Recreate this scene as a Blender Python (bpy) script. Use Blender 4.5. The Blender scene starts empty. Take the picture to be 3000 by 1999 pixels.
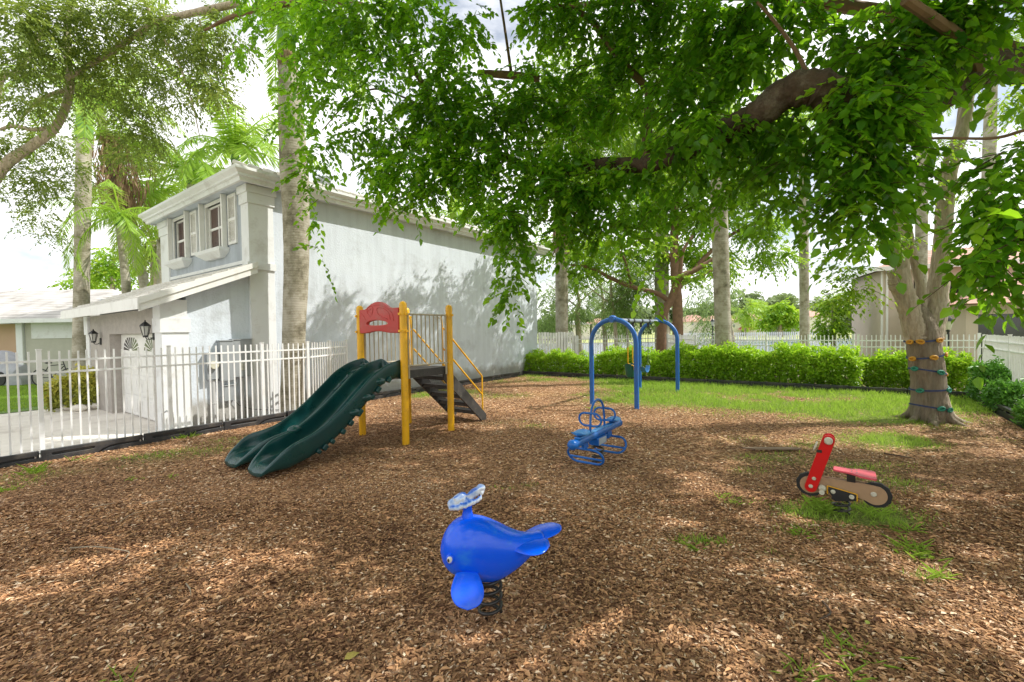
import bpy, math, random
import numpy as np
from mathutils import Vector, Matrix
from mathutils.geometry import tessellate_polygon
random.seed(7); rng = np.random.default_rng(7)
sc = bpy.context.scene; COL = sc.collection
PI = math.pi
# ------------------------------------------------------------------ camera
FPX = 1300.0; CAMH = 1.9; PITCH = math.radians(1.30); ROLL = math.radians(0.93)
cam_d = bpy.data.cameras.new('camera'); cam = bpy.data.objects.new('camera', cam_d); COL.objects.link(cam)
CR = Matrix.Rotation(PI/2-PITCH, 4, 'X') @ Matrix.Rotation(-ROLL, 4, 'Z')
cam.matrix_world = Matrix.Translation((0, 0, CAMH)) @ CR
cam_d.sensor_width = 36; cam_d.lens = FPX*36/3000; cam_d.clip_end = 3000; cam_d.clip_start = 0.05
sc.camera = cam
def ray(px, py): return CR.to_3x3() @ Vector(((px-1500)/FPX, -(py-999.5)/FPX, -1))
def G(px, py, z=0.0):
    d = ray(px, py); return Vector((0, 0, CAMH)) + d*((z-CAMH)/d.z)
def P(px, py, Y):
    d = ray(px, py); return Vector((0, 0, CAMH)) + d*(Y/d.y)
# ------------------------------------------------------------------ materials
def nt(name):
    m = bpy.data.materials.new(name); m.use_nodes = True
    t = m.node_tree; t.nodes.clear(); return m, t, t.nodes, t.links
def ramp(n, pts):
    r = n.new('ShaderNodeValToRGB'); e = r.color_ramp.elements
    while len(e) < len(pts): e.new(0.5)
    for i, (p, c) in enumerate(pts): e[i].position = p; e[i].color = (*c, 1)
    return r
def surf(name, c1, c2=None, scale=3.0, rough=0.6, bump=0.0, bscale=40.0, metal=0.0, c3=None, c3scale=0.8, c3amt=0.5, stretch=(1,1,1), spec=0.5, detail=6, coat=0.0, bdist=0.02):
    m, t, n, l = nt(name)
    out = n.new('ShaderNodeOutputMaterial'); b = n.new('ShaderNodeBsdfPrincipled'); l.new(b.outputs[0], out.inputs[0])
    b.inputs['Roughness'].default_value = rough; b.inputs['Metallic'].default_value = metal
    b.inputs['Specular IOR Level'].default_value = spec; b.inputs['Coat Weight'].default_value = coat
    tc = n.new('ShaderNodeTexCoord'); mp = n.new('ShaderNodeMapping'); mp.inputs['Scale'].default_value = stretch
    l.new(tc.outputs['Object'], mp.inputs[0])
    c2 = c2 or tuple(x*0.8 for x in c1)
    no = n.new('ShaderNodeTexNoise'); no.inputs['Scale'].default_value = scale; no.inputs['Detail'].default_value = detail; no.inputs['Roughness'].default_value = 0.65
    l.new(mp.outputs[0], no.inputs['Vector'])
    r = ramp(n, [(0.3, c1), (0.7, c2)]); l.new(no.outputs[0], r.inputs[0]); col = r.outputs[0]
    if c3:
        n3 = n.new('ShaderNodeTexNoise'); n3.inputs['Scale'].default_value = c3scale; n3.inputs['Detail'].default_value = 8; n3.inputs['Roughness'].default_value = 0.7
        l.new(mp.outputs[0], n3.inputs['Vector'])
        r3 = ramp(n, [(0.52, (0,0,0)), (0.66, (c3amt,)*3)]); l.new(n3.outputs[0], r3.inputs[0])
        mx = n.new('ShaderNodeMix'); mx.data_type = 'RGBA'; l.new(r3.outputs[0], mx.inputs['Factor'])
        l.new(col, mx.inputs['A']); mx.inputs['B'].default_value = (*c3, 1); col = mx.outputs['Result']
    l.new(col, b.inputs['Base Color'])
    rr = n.new('ShaderNodeMapRange'); rr.inputs['To Min'].default_value = max(0.03, rough-0.08); rr.inputs['To Max'].default_value = min(1, rough+0.12)
    l.new(no.outputs[0], rr.inputs[0]); l.new(rr.outputs[0], b.inputs['Roughness'])
    if bump:
        nb = n.new('ShaderNodeTexNoise'); nb.inputs['Scale'].default_value = bscale; nb.inputs['Detail'].default_value = 5
        l.new(mp.outputs[0], nb.inputs['Vector'])
        bp = n.new('ShaderNodeBump'); bp.inputs['Strength'].default_value = bump; bp.inputs['Distance'].default_value = bdist
        l.new(nb.outputs[0], bp.inputs['Height']); l.new(bp.outputs[0], b.inputs['Normal'])
    return m
def leafmat(name, dark, light, trans, tamt=0.45, rough=0.45, yellow=None, spec=0.4):
    m, t, n, l = nt(name)
    out = n.new('ShaderNodeOutputMaterial'); b = n.new('ShaderNodeBsdfPrincipled')
    at = n.new('ShaderNodeAttribute'); at.attribute_name = 'rnd'
    pts = [(0.0, dark), (0.8, light)] + ([(0.97, yellow)] if yellow else [])
    r = ramp(n, pts); l.new(at.outputs['Fac'], r.inputs[0]); l.new(r.outputs[0], b.inputs['Base Color'])
    b.inputs['Roughness'].default_value = rough; b.inputs['Specular IOR Level'].default_value = spec
    if tamt > 0:
        tr = n.new('ShaderNodeBsdfTranslucent')
        r2 = ramp(n, [(0.0, tuple(x*0.7 for x in trans)), (1.0, trans)]); l.new(at.outputs['Fac'], r2.inputs[0]); l.new(r2.outputs[0], tr.inputs[0])
        mx = n.new('ShaderNodeMixShader'); mx.inputs[0].default_value = tamt
        l.new(b.outputs[0], mx.inputs[1]); l.new(tr.outputs[0], mx.inputs[2]); l.new(mx.outputs[0], out.inputs[0])
    else: l.new(b.outputs[0], out.inputs[0])
    return m
# ------------------------------------------------------------------ mesh helpers
FR = {}            # thing/part -> world matrix of its thing
def link_mesh(name, me, mat, parent=None, smooth=False):
    o = bpy.data.objects.new(name, me); COL.objects.link(o)
    if mat: me.materials.append(mat)
    if parent is not None: o.parent = parent; FR[o] = FR[parent]
    if smooth: me.polygons.foreach_set('use_smooth', [True]*len(me.polygons))
    return o
def props(o, label=None, cat=None, group=None, kind=None):
    if label: o['label'] = label
    if cat: o['category'] = cat
    if group: o['group'] = group
    if kind: o['kind'] = kind
    return o
def thing(name, label, cat, loc, rz=0.0, group=None):
    o = bpy.data.objects.new(name, None); COL.objects.link(o); o.empty_display_size = 0.2
    M = Matrix.Translation(Vector(loc)) @ Matrix.Rotation(rz, 4, 'Z'); o.matrix_world = M; FR[o] = M
    return props(o, label, cat, group)
def dup(root, loc, rz=None, label=None):
    r = root.copy(); COL.objects.link(r)
    r.location = loc
    if rz is not None: r.rotation_euler = (0, 0, rz)
    if label: r['label'] = label
    for ch in list(root.children):
        c = ch.copy(); COL.objects.link(c); c.parent = r
        for g in list(ch.children):
            d = g.copy(); COL.objects.link(d); d.parent = c
    return r
class MB:
    def __init__(s, M=None): s.v = []; s.f = []; s.M = M or Matrix.Identity(4)
    def add(s, vs, fs, M=None):
        k = len(s.v); T = s.M @ M if M is not None else s.M
        s.v += [T @ Vector(p) for p in vs]; s.f += [tuple(i+k for i in f) for f in fs]; return s
    def box(s, x0, x1, y0, y1, z0, z1, M=None):
        v = [(x0,y0,z0),(x1,y0,z0),(x1,y1,z0),(x0,y1,z0),(x0,y0,z1),(x1,y0,z1),(x1,y1,z1),(x0,y1,z1)]
        return s.add(v, [(0,3,2,1),(4,5,6,7),(0,1,5,4),(1,2,6,5),(2,3,7,6),(3,0,4,7)], M)
    def tube(s, pts, r, n=8, closed=False, M=None, cap=True):
        pts = [Vector(p) for p in pts]; N = len(pts)
        rs = list(r) if hasattr(r, '__len__') else [r]*N
        vs, fs = [], []; up = None
        for i, p in enumerate(pts):
            if closed: d = (pts[(i+1)%N]-pts[i-1])
            else: d = pts[min(i+1, N-1)]-pts[max(i-1, 0)]
            d.normalize()
            if up is None:
                up = Vector((0,0,1)) if abs(d.z) < 0.9 else Vector((1,0,0))
            up = (up - d*up.dot(d)); up.normalize(); sd = d.cross(up)
            for k in range(n):
                a = 2*PI*k/n; vs.append(p + (up*math.cos(a)+sd*math.sin(a))*rs[i])
        m = N if closed else N-1
        for i in range(m):
            j = (i+1) % N
            for k in range(n):
                k2 = (k+1) % n; fs.append((i*n+k, i*n+k2, j*n+k2, j*n+k))
        if not closed and cap: fs.append(tuple(range(n))[::-1]); fs.append(tuple((N-1)*n+k for k in range(n)))
        return s.add(vs, fs, M)
    def cyl(s, p, r, h, n=20, M=None): return s.tube([p, (p[0], p[1], p[2]+h)], r, n, M=M)
    def lathe(s, prof, c=(0,0,0), n=20, M=None):
        vs, fs = [], []
        for (r, z) in prof:
            for k in range(n): a = 2*PI*k/n; vs.append((c[0]+r*math.cos(a), c[1]+r*math.sin(a), c[2]+z))
        for i in range(len(prof)-1):
            for k in range(n): k2 = (k+1)%n; fs.append((i*n+k, i*n+k2, (i+1)*n+k2, (i+1)*n+k))
        fs.append(tuple(range(n))[::-1]); fs.append(tuple((len(prof)-1)*n+k for k in range(n)))
        return s.add(vs, fs, M)
    def ell(s, c, r, n=14, M=None):
        prof = [(math.sin(PI*i/(n//2+2)), -math.cos(PI*i/(n//2+2))) for i in range(1, n//2+2)]
        T = Matrix.Translation(c) @ Matrix.Diagonal((r[0], r[1], r[2], 1))
        return s.lathe(prof, n=n, M=(M @ T if M is not None else T))
    def prism(s, outer, h0, h1, holes=(), M=None):
        """outline in local xy, extruded along z"""
        loops = [list(outer)] + [list(h) for h in holes]; flat = [p for lp in loops for p in lp]
        tris = tessellate_polygon([[Vector((p[0], p[1], 0)) for p in lp] for lp in loops])
        n = len(flat); vs = [(p[0], p[1], h0) for p in flat] + [(p[0], p[1], h1) for p in flat]
        fs = []
        for a, b, c in tris: fs.append((a, b, c)); fs.append((c+n, b+n, a+n))
        k = 0
        for lp in loops:
            m = len(lp)
            for i in range(m): a, b = k+i, k+(i+1) % m; fs.append((a, b, b+n, a+n))
            k += m
        return s.add(vs, fs, M)
    def loft(s, rings, M=None, cap=True):
        n = len(rings[0]); vs = [p for r in rings for p in r]; fs = []
        for i in range(len(rings)-1):
            for k in range(n): k2 = (k+1)%n; fs.append((i*n+k, i*n+k2, (i+1)*n+k2, (i+1)*n+k))
        if cap: fs.append(tuple(range(n))[::-1]); fs.append(tuple((len(rings)-1)*n+k for k in range(n)))
        return s.add(vs, fs, M)
    def build(s, name, mat, parent=None, smooth=False, bevel=0.0, seg=2, sub=0, label=None, cat=None, group=None, kind=None, fix=True, remesh=0):
        if parent is not None: inv = FR[parent].inverted()
        else:
            xs = [p.x for p in s.v]; ys = [p.y for p in s.v]; zs = [p.z for p in s.v]
            loc = Vector(((min(xs)+max(xs))/2, (min(ys)+max(ys))/2, min(zs))); inv = Matrix.Translation(-loc)
        me = bpy.data.meshes.new(name); me.from_pydata([inv @ p for p in s.v], [], s.f)
        if fix:
            import bmesh
            bm = bmesh.new(); bm.from_mesh(me); bmesh.ops.recalc_face_normals(bm, faces=bm.faces); bm.to_mesh(me); bm.free()
        me.update()
        o = link_mesh(name, me, mat, parent, smooth)
        if parent is None: o.location = loc; FR[o] = Matrix.Translation(loc)
        if remesh:
            md = o.modifiers.new('r', 'REMESH'); md.mode = 'VOXEL'; md.voxel_size = remesh; md.use_smooth_shade = True
            md = o.modifiers.new('s', 'SMOOTH'); md.factor = 0.5; md.iterations = 6
        if bevel:
            md = o.modifiers.new('b', 'BEVEL'); md.width = bevel; md.segments = seg; md.limit_method = 'ANGLE'; md.angle_limit = math.radians(40); md.harden_normals = False
        if sub:
            md = o.modifiers.new('u', 'SUBSURF'); md.levels = sub; md.render_levels = sub
        if smooth and not sub and not remesh:
            for e in me.edges: pass
            try: me.set_sharp_from_angle(angle=math.radians(42))
            except Exception: pass
        return props(o, label, cat, group, kind)
def np_mesh(name, V, Fq, rnd, mat, parent=None, loc=None, label=None, cat=None, group=None, kind=None, smooth=False):
    """V (n,3) world coordinates, Fq (m,k) int faces, rnd (m,)"""
    V = np.asarray(V, np.float32)
    if parent is not None:
        inv = np.array(FR[parent].inverted()); V = V @ inv[:3, :3].T + inv[:3, 3]
    elif loc is not None: V = V - np.array(loc)
    me = bpy.data.meshes.new(name); k = Fq.shape[1]; m = len(Fq)
    me.vertices.add(len(V)); me.vertices.foreach_set('co', V.astype(np.float32).ravel())
    me.loops.add(m*k); me.loops.foreach_set('vertex_index', Fq.astype(np.int32).ravel())
    me.polygons.add(m); me.polygons.foreach_set('loop_start', np.arange(0, m*k, k, dtype=np.int32))
    a = me.attributes.new('rnd', 'FLOAT', 'FACE'); a.data.foreach_set('value', np.asarray(rnd, np.float32))
    me.update(calc_edges=True); me.validate()
    o = link_mesh(name, me, mat, parent, smooth)
    if parent is None:
        if loc is not None: o.location = loc
        FR[o] = Matrix.Translation(loc or (0, 0, 0))
    return props(o, label, cat, group, kind)
def norm(a): return a/np.maximum(np.linalg.norm(a, axis=-1, keepdims=True), 1e-9)
def leaf_geo(C, D, N, L, W, droop=0.12, fold=0.12, rnd=None):
    """pointed leaf blades folded along the midrib; returns V,F,rnd"""
    n = len(C); D = norm(D); N = norm(N - D*np.sum(N*D, 1, keepdims=True)); S = np.cross(D, N)
    L = np.broadcast_to(np.asarray(L, float), (n,))[:, None]; W = np.broadcast_to(np.asarray(W, float), (n,))[:, None]
    b = C; l1 = C + D*L*0.28 + S*W*0.5 + N*W*fold; l2 = C + D*L*0.68 + S*W*0.36 + N*(W*fold - L*droop*0.5)
    tip = C + D*L - N*L*droop
    r2 = C + D*L*0.68 - S*W*0.36 + N*(W*fold - L*droop*0.5); r1 = C + D*L*0.28 - S*W*0.5 + N*W*fold
    V = np.stack([b, l1, l2, tip, r2, r1], 1).reshape(-1, 3)
    k = np.arange(n)[:, None]*6
    Fq = np.concatenate([k+np.array([[0, 1, 2, 3]]), k+np.array([[0, 3, 4, 5]])], 0)
    r = rng.random(n) if rnd is None else rnd
    return V, Fq, np.concatenate([r, r])
def diamond_geo(C, D, N, L, W, rnd=None):
    n = len(C); D = norm(D); N = norm(N - D*np.sum(N*D, 1, keepdims=True)); S = np.cross(D, N)
    L = np.broadcast_to(np.asarray(L, float), (n,))[:, None]; W = np.broadcast_to(np.asarray(W, float), (n,))[:, None]
    V = np.stack([C, C+D*L*0.45+S*W*0.5, C+D*L, C+D*L*0.45-S*W*0.5], 1).reshape(-1, 3)
    Fq = np.arange(n)[:, None]*4 + np.array([[0, 1, 2, 3]])
    r = rng.random(n) if rnd is None else rnd
    return V, Fq, r
def merge(parts):
    Vs, Fs, Rs, k = [], [], [], 0
    for V, Fq, r in parts: Vs.append(V); Fs.append(Fq+k); Rs.append(r); k += len(V)
    return np.concatenate(Vs), np.concatenate(Fs), np.concatenate(Rs)
def rdir(n): return norm(rng.normal(size=(n, 3)))
def sprays(clumps, per=9, slen=0.4, L=0.09, W=0.055, droop=0.25, hang=0.5, shell=0.55, twigs=True, prune=None):
    """clumps: (center, (rx,ry,rz), nsprays). returns leaves parts + twig parts"""
    S, D, RB = [], [], []
    for c, r, n in clumps:
        n = int(n); d = rdir(n); rad = (shell + (1-shell)*rng.random(n)[:, None]) * (rng.random(n)[:, None]**0.25)
        p = np.array(c) + d*rad*np.array(r); S.append(p)
        dd = norm(d*np.array([1, 1, 0.6]) + rdir(n)*0.6 + np.array([0, 0, -hang])); D.append(dd)
        RB.append(np.clip(rng.normal(0.45, 0.20)+0.28*d[:, 2]+0.1*rng.normal(size=n), 0, 1))  # upper side of each clump coloured lighter, daylight put into the leaf colour
    S = np.concatenate(S); D = np.concatenate(D); RB = np.concatenate(RB)
    if prune is not None: kp = ~(prune(S[:, 0]+D[:, 0]*slen*0.5, S[:, 1]+D[:, 1]*slen*0.5, S[:, 2]-0.1) & (rng.random(len(S)) < 0.97)); S = S[kp]; D = D[kp]; RB = RB[kp]
    n = len(S)
    side = norm(np.cross(D, np.array([0, 0, 1.0])) + 1e-6); sl = slen*(0.6+0.7*rng.random(n))
    C, DD, NN, RR = [], [], [], []
    for k in range(per):
        t = (k+0.6)/per
        q = S + D*(sl*t)[:, None]; q[:, 2] -= droop*sl*t*t
        sg = -1 if k % 2 else 1
        d = D*0.7 + side*sg*(0.9 if k < per-1 else 0.0) + rng.normal(size=(n, 3))*0.25 + np.array([0, 0, -0.35])
        C.append(q); DD.append(d); NN.append(np.array([0, 0, 1.0]) + rng.normal(size=(n, 3))*0.45 + side*sg*0.2); RR.append(np.clip(RB+rng.normal(size=n)*0.20, 0, 1))
    C = np.concatenate(C); DD = np.concatenate(DD); NN = np.concatenate(NN); RR = np.concatenate(RR)
    sz = 0.55+0.85*rng.random(len(C))
    lv = leaf_geo(C, DD, NN, L*sz, W*sz, rnd=RR)
    tw = None
    if twigs:
        e = S + D*sl[:, None]; e[:, 2] -= droop*sl; m_ = S + D*(sl*0.5)[:, None]; m_[:, 2] -= droop*sl*0.25
        w = np.array([0, 0, 0.004]); w2 = side*0.004
        V = np.stack([S-w, S+w, m_+w, m_-w, e], 1).reshape(-1, 3); k = np.arange(n)[:, None]*5
        Fq = np.concatenate([k+np.array([[0, 1, 2, 3]]), k+np.array([[3, 2, 4, 4]])[:, [0, 1, 2, 2]]], 0) if False else k+np.array([[0, 1, 2, 3]])
        V2 = np.stack([m_-w, m_+w, e+w*0.5, e-w*0.5], 1).reshape(-1, 3); k2 = np.arange(n)[:, None]*4
        tw = merge([(V, Fq, np.full(n, 0.5)), (V2, k2+np.array([[0, 1, 2, 3]]), np.full(n, 0.5))])
    return lv, tw
# ------------------------------------------------------------------ world and sun
SUN_EL = math.radians(48); SUN_AZ = math.atan2(0.10, 1.0)       # measured from +X towards +Y
w = bpy.data.worlds.new('World'); sc.world = w; w.use_nodes = True
t = w.node_tree; n = t.nodes; l = t.links; n.clear()
out = n.new('ShaderNodeOutputWorld'); bg = n.new('ShaderNodeBackground'); l.new(bg.outputs[0], out.inputs[0])
sky = n.new('ShaderNodeTexSky'); sky.sky_type = 'NISHITA'; sky.sun_disc = False
sky.sun_elevation = SUN_EL; sky.sun_rotation = PI/2 - SUN_AZ; sky.air_density = 1.2; sky.dust_density = 1.0
tc = n.new('ShaderNodeTexCoord'); mp = n.new('ShaderNodeMapping'); mp.inputs['Scale'].default_value = (1, 1, 2.2); l.new(tc.outputs['Generated'], mp.inputs[0])
no = n.new('ShaderNodeTexNoise'); no.inputs['Scale'].default_value = 2.6; no.inputs['Detail'].default_value = 9; no.inputs['Roughness'].default_value = 0.58; l.new(mp.outputs[0], no.inputs['Vector'])
cl = ramp(n, [(0.36, (0.25, 0.25, 0.25)), (0.50, (1, 1, 1))]); l.new(no.outputs[0], cl.inputs[0])
no2 = n.new('ShaderNodeTexNoise'); no2.inputs['Scale'].default_value = 5; no2.inputs['Detail'].default_value = 6; l.new(mp.outputs[0], no2.inputs['Vector'])
cc = ramp(n, [(0.3, (10.0, 10.1, 10.4)), (0.58, (13.2, 13.2, 13.2))]); l.new(no2.outputs[0], cc.inputs[0])
mx = n.new('ShaderNodeMix'); mx.data_type = 'RGBA'; l.new(cl.outputs[0], mx.inputs['Factor']); l.new(sky.outputs[0], mx.inputs['A']); l.new(cc.outputs[0], mx.inputs['B'])
l.new(mx.outputs['Result'], bg.inputs['Color']); bg.inputs['Strength'].default_value = 0.125
sd = bpy.data.lights.new('sun', 'SUN'); sun = bpy.data.objects.new('sun', sd); COL.objects.link(sun)
sd.energy = 5.0; sd.angle = math.radians(0.55); sd.color = (1.0, 0.965, 0.90)
sdir = Vector((math.cos(SUN_EL)*math.cos(SUN_AZ), math.cos(SUN_EL)*math.sin(SUN_AZ), math.sin(SUN_EL)))
sun.rotation_euler = sdir.to_track_quat('Z', 'Y').to_euler(); sun.location = (20, 0, 30)
sc.view_settings.view_transform = 'Standard'; sc.view_settings.look = 'None'; sc.view_settings.exposure = 0
sc.cycles.use_denoising = True
try: sc.cycles.denoiser = 'OPENIMAGEDENOISE'
except Exception: pass
sc.cycles.max_bounces = 8; sc.cycles.transparent_max_bounces = 8; sc.cycles.sample_clamp_indirect = 4
# ------------------------------------------------------------------ house frame (also the frame of the playground plot)
HA = math.radians(53.98); HC = Vector((-6.064, 10.394, 0)); HM = Matrix.Translation(HC) @ Matrix.Rotation(HA, 4, 'Z')
U = Vector((math.cos(HA), math.sin(HA), 0)); Vv = Vector((-U.y, U.x, 0))
def hw(x, y, z=0): return HM @ Vector((x, y, z))
def at_px(o, d, px, py=1150):
    """parameter along the line o + d*t (ground plan) seen in column px"""
    r = ray(px, py); o = Vector(o); # solve o + d t = s r (xy)
    det = d.x*(-r.y) + r.x*d.y
    return ((-o.x)*(-r.y) - (-r.x)*(-o.y))/det
M = {}
M['mulchbase'] = None
M['white'] = surf('white_paint', (0.84, 0.83, 0.80), (0.77, 0.76, 0.73), scale=2, rough=0.5, c3=(0.42, 0.39, 0.34), c3scale=3, c3amt=0.25)
M['whitemetal'] = surf('white_enamel', (0.86, 0.86, 0.85), (0.80, 0.80, 0.79), scale=3, rough=0.35, c3=(0.55, 0.52, 0.46), c3scale=5, c3amt=0.35)
M['stuccog'] = surf('shaded_front_stucco', (0.47, 0.51, 0.57), (0.41, 0.45, 0.50), scale=1.5, rough=0.9, bump=0.5, bscale=14)  # darker copy of the side wall's stucco; the front's shade is in the colour
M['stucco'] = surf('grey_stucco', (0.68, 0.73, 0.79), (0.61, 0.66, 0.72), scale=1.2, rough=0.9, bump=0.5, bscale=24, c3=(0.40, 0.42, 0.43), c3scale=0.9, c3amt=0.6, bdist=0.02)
def weather(m, amt=0.35):
    t = m.node_tree; n = t.nodes; l = t.links; b = [x for x in n if x.type == 'BSDF_PRINCIPLED'][0]; src = b.inputs['Base Color'].links[0].from_socket
    tc = n.new('ShaderNodeTexCoord'); mp = n.new('ShaderNodeMapping'); mp.inputs['Scale'].default_value = (3.5, 3.5, 0.22); l.new(tc.outputs['Object'], mp.inputs[0])
    s = n.new('ShaderNodeTexNoise'); s.inputs['Scale'].default_value = 1.6; s.inputs['Detail'].default_value = 8; s.inputs['Roughness'].default_value = 0.7; l.new(mp.outputs[0], s.inputs[0])
    r = ramp(n, [(0.42, (1, 1, 1)), (0.72, (1-amt, 1-amt*1.02, 1-amt*1.05))]); l.new(s.outputs[0], r.inputs[0])
    sp = n.new('ShaderNodeSeparateXYZ'); l.new(tc.outputs['Object'], sp.inputs[0]); nz = n.new('ShaderNodeTexNoise'); nz.inputs['Scale'].default_value = 2.5; nz.inputs['Detail'].default_value = 6; l.new(tc.outputs['Object'], nz.inputs[0])
    ma = n.new('ShaderNodeMath'); ma.operation = 'MULTIPLY_ADD'; l.new(nz.outputs[0], ma.inputs[0]); ma.inputs[1].default_value = -0.7; l.new(sp.outputs[2], ma.inputs[2])
    r2 = ramp(n, [(0.0, (0.62, 0.56, 0.48)), (0.25, (1, 1, 1))]); l.new(ma.outputs[0], r2.inputs[0])
    a = n.new('ShaderNodeMix'); a.data_type = 'RGBA'; a.blend_type = 'MULTIPLY'; a.inputs['Factor'].default_value = 1; l.new(src, a.inputs['A']); l.new(r.outputs[0], a.inputs['B'])
    c = n.new('ShaderNodeMix'); c.data_type = 'RGBA'; c.blend_type = 'MULTIPLY'; c.inputs['Factor'].default_value = 1; l.new(a.outputs['Result'], c.inputs['A']); l.new(r2.outputs[0], c.inputs['B']); l.new(c.outputs['Result'], b.inputs['Base Color'])
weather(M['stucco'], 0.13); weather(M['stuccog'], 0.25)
M['stuccof'] = surf('beige_grey_stucco', (0.46, 0.42, 0.38), (0.36, 0.33, 0.30), scale=6, rough=0.9, bump=0.9, bscale=11, bdist=0.03)
M['trim'] = surf('trim_paint', (0.80, 0.81, 0.81), (0.73, 0.74, 0.74), scale=1.5, rough=0.7, bump=0.1, bscale=50, c3=(0.42, 0.38, 0.33), c3scale=2.2, c3amt=0.35)
M['rooft'] = surf('white_roof_tile', (0.74, 0.72, 0.68), (0.60, 0.56, 0.50), scale=5, rough=0.8, bump=0.3, bscale=20, c3=(0.35, 0.30, 0.24), c3scale=4, c3amt=0.5)
M['glass'] = surf('dark_glass', (0.03, 0.035, 0.04), (0.05, 0.05, 0.055), scale=2, rough=0.06, spec=0.9)
M['redglass'] = surf('curtained_glass', (0.10, 0.035, 0.025), (0.05, 0.03, 0.03), scale=2, rough=0.1, spec=0.8)
M['blackmetal'] = surf('black_metal', (0.015, 0.015, 0.016), (0.03, 0.03, 0.03), scale=8, rough=0.4)
M['plastic'] = surf('black_timber_plastic', (0.022, 0.023, 0.026), (0.045, 0.045, 0.047), scale=3, rough=0.42, bump=0.15, bscale=60, c3=(0.12, 0.10, 0.08), c3scale=3, c3amt=0.5)
M['galv'] = surf('grey_box_paint', (0.34, 0.36, 0.37), (0.28, 0.30, 0.31), scale=3, rough=0.5)
M['pvc'] = surf('grey_pipe', (0.55, 0.55, 0.54), (0.45, 0.45, 0.44), scale=3, rough=0.5)
M['yellow'] = surf('yellow_paint', (0.92, 0.50, 0.012), (0.84, 0.43, 0.012), scale=4, rough=0.33, c3=(0.45, 0.22, 0.05), c3scale=6, c3amt=0.35)
M['tan'] = surf('tan_paint', (0.50, 0.44, 0.32), (0.42, 0.36, 0.26), scale=6, rough=0.4, c3=(0.25, 0.2, 0.13), c3scale=7, c3amt=0.4)
M['redp'] = surf('faded_red_plastic', (0.55, 0.035, 0.03), (0.48, 0.06, 0.05), scale=4, rough=0.42, bump=0.1, bscale=60, c3=(0.40, 0.13, 0.10), c3scale=5, c3amt=0.6)
M['green'] = surf('dark_green_plastic', (0.003, 0.055, 0.052), (0.004, 0.040, 0.042), scale=2.5, rough=0.27, c3=(0.02, 0.09, 0.075), c3scale=3, c3amt=0.35, coat=0.1)
M['deck'] = surf('dark_deck', (0.035, 0.033, 0.032), (0.06, 0.055, 0.05), scale=9, rough=0.6, c3=(0.16, 0.13, 0.10), c3scale=8, c3amt=0.4)
M['blue'] = surf('blue_paint', (0.018, 0.13, 0.48), (0.025, 0.15, 0.50), scale=3, rough=0.36, c3=(0.10, 0.13, 0.22), c3scale=2.5, c3amt=0.45)
M['blue2'] = surf('bright_blue_paint', (0.004, 0.13, 0.50), (0.006, 0.11, 0.42), scale=3, rough=0.30, c3=(0.03, 0.2, 0.5), c3scale=6, c3amt=0.4)
M['blue2l'] = surf('pale_blue_wear', (0.01, 0.18, 0.60), (0.10, 0.32, 0.62), scale=9, rough=0.35)
M['silver'] = surf('worn_blue_steel', (0.22, 0.27, 0.36), (0.36, 0.40, 0.46), scale=4, rough=0.35, metal=0.3)
M['steel'] = surf('galvanised_steel', (0.45, 0.45, 0.44), (0.35, 0.35, 0.34), scale=12, rough=0.35, metal=0.7)
M['spring'] = surf('black_spring_coating', (0.012, 0.012, 0.013), (0.03, 0.028, 0.025), scale=14, rough=0.3, c3=(0.10, 0.07, 0.05), c3scale=9, c3amt=0.4)
M['whale'] = surf('glossy_blue_plastic', (0.001, 0.09, 0.85), (0.001, 0.12, 0.92), scale=1.6, rough=0.18, c3=(0.03, 0.24, 0.78), c3scale=4, c3amt=0.55, coat=0.1)
M['redb'] = surf('bright_red_board', (0.66, 0.004, 0.006), (0.60, 0.006, 0.008), scale=4, rough=0.28)
M['seatred'] = surf('faded_red_board', (0.66, 0.06, 0.09), (0.60, 0.10, 0.13), scale=7, rough=0.4)
M['tanb'] = surf('tan_board', (0.42, 0.27, 0.15), (0.36, 0.23, 0.13), scale=5, rough=0.45, c3=(0.15, 0.10, 0.06), c3scale=6, c3amt=0.4)
M['cream'] = surf('cream_cap', (0.62, 0.60, 0.48), (0.5, 0.48, 0.38), scale=9, rough=0.4)
M['concrete'] = surf('pale_driveway', (0.84, 0.79, 0.71), (0.72, 0.67, 0.59), scale=1.5, rough=0.9, bump=0.3, bscale=30, c3=(0.28, 0.22, 0.17), c3scale=1.2, c3amt=0.35)
M['bark'] = surf('grey_bark', (0.60, 0.50, 0.38), (0.34, 0.27, 0.20), scale=7, rough=0.95, bump=1.0, bscale=9, stretch=(2.2, 2.2, 0.5), bdist=0.06, c3=(0.34, 0.30, 0.24), c3scale=3, c3amt=0.5)
M['barkd'] = surf('dark_branch_bark', (0.12, 0.075, 0.05), (0.055, 0.035, 0.025), scale=9, rough=0.95, bump=1.0, bscale=16, bdist=0.04, c3=(0.22, 0.18, 0.14), c3scale=5, c3amt=0.6)
M['barkr'] = surf('reddish_bark', (0.26, 0.15, 0.09), (0.15, 0.085, 0.05), scale=5, rough=0.8, bump=0.5, bscale=14)
M['straw'] = leafmat('dry_frond', (0.16, 0.09, 0.05), (0.38, 0.26, 0.16), (0.3, 0.2, 0.1), 0.2, 0.9)
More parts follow.
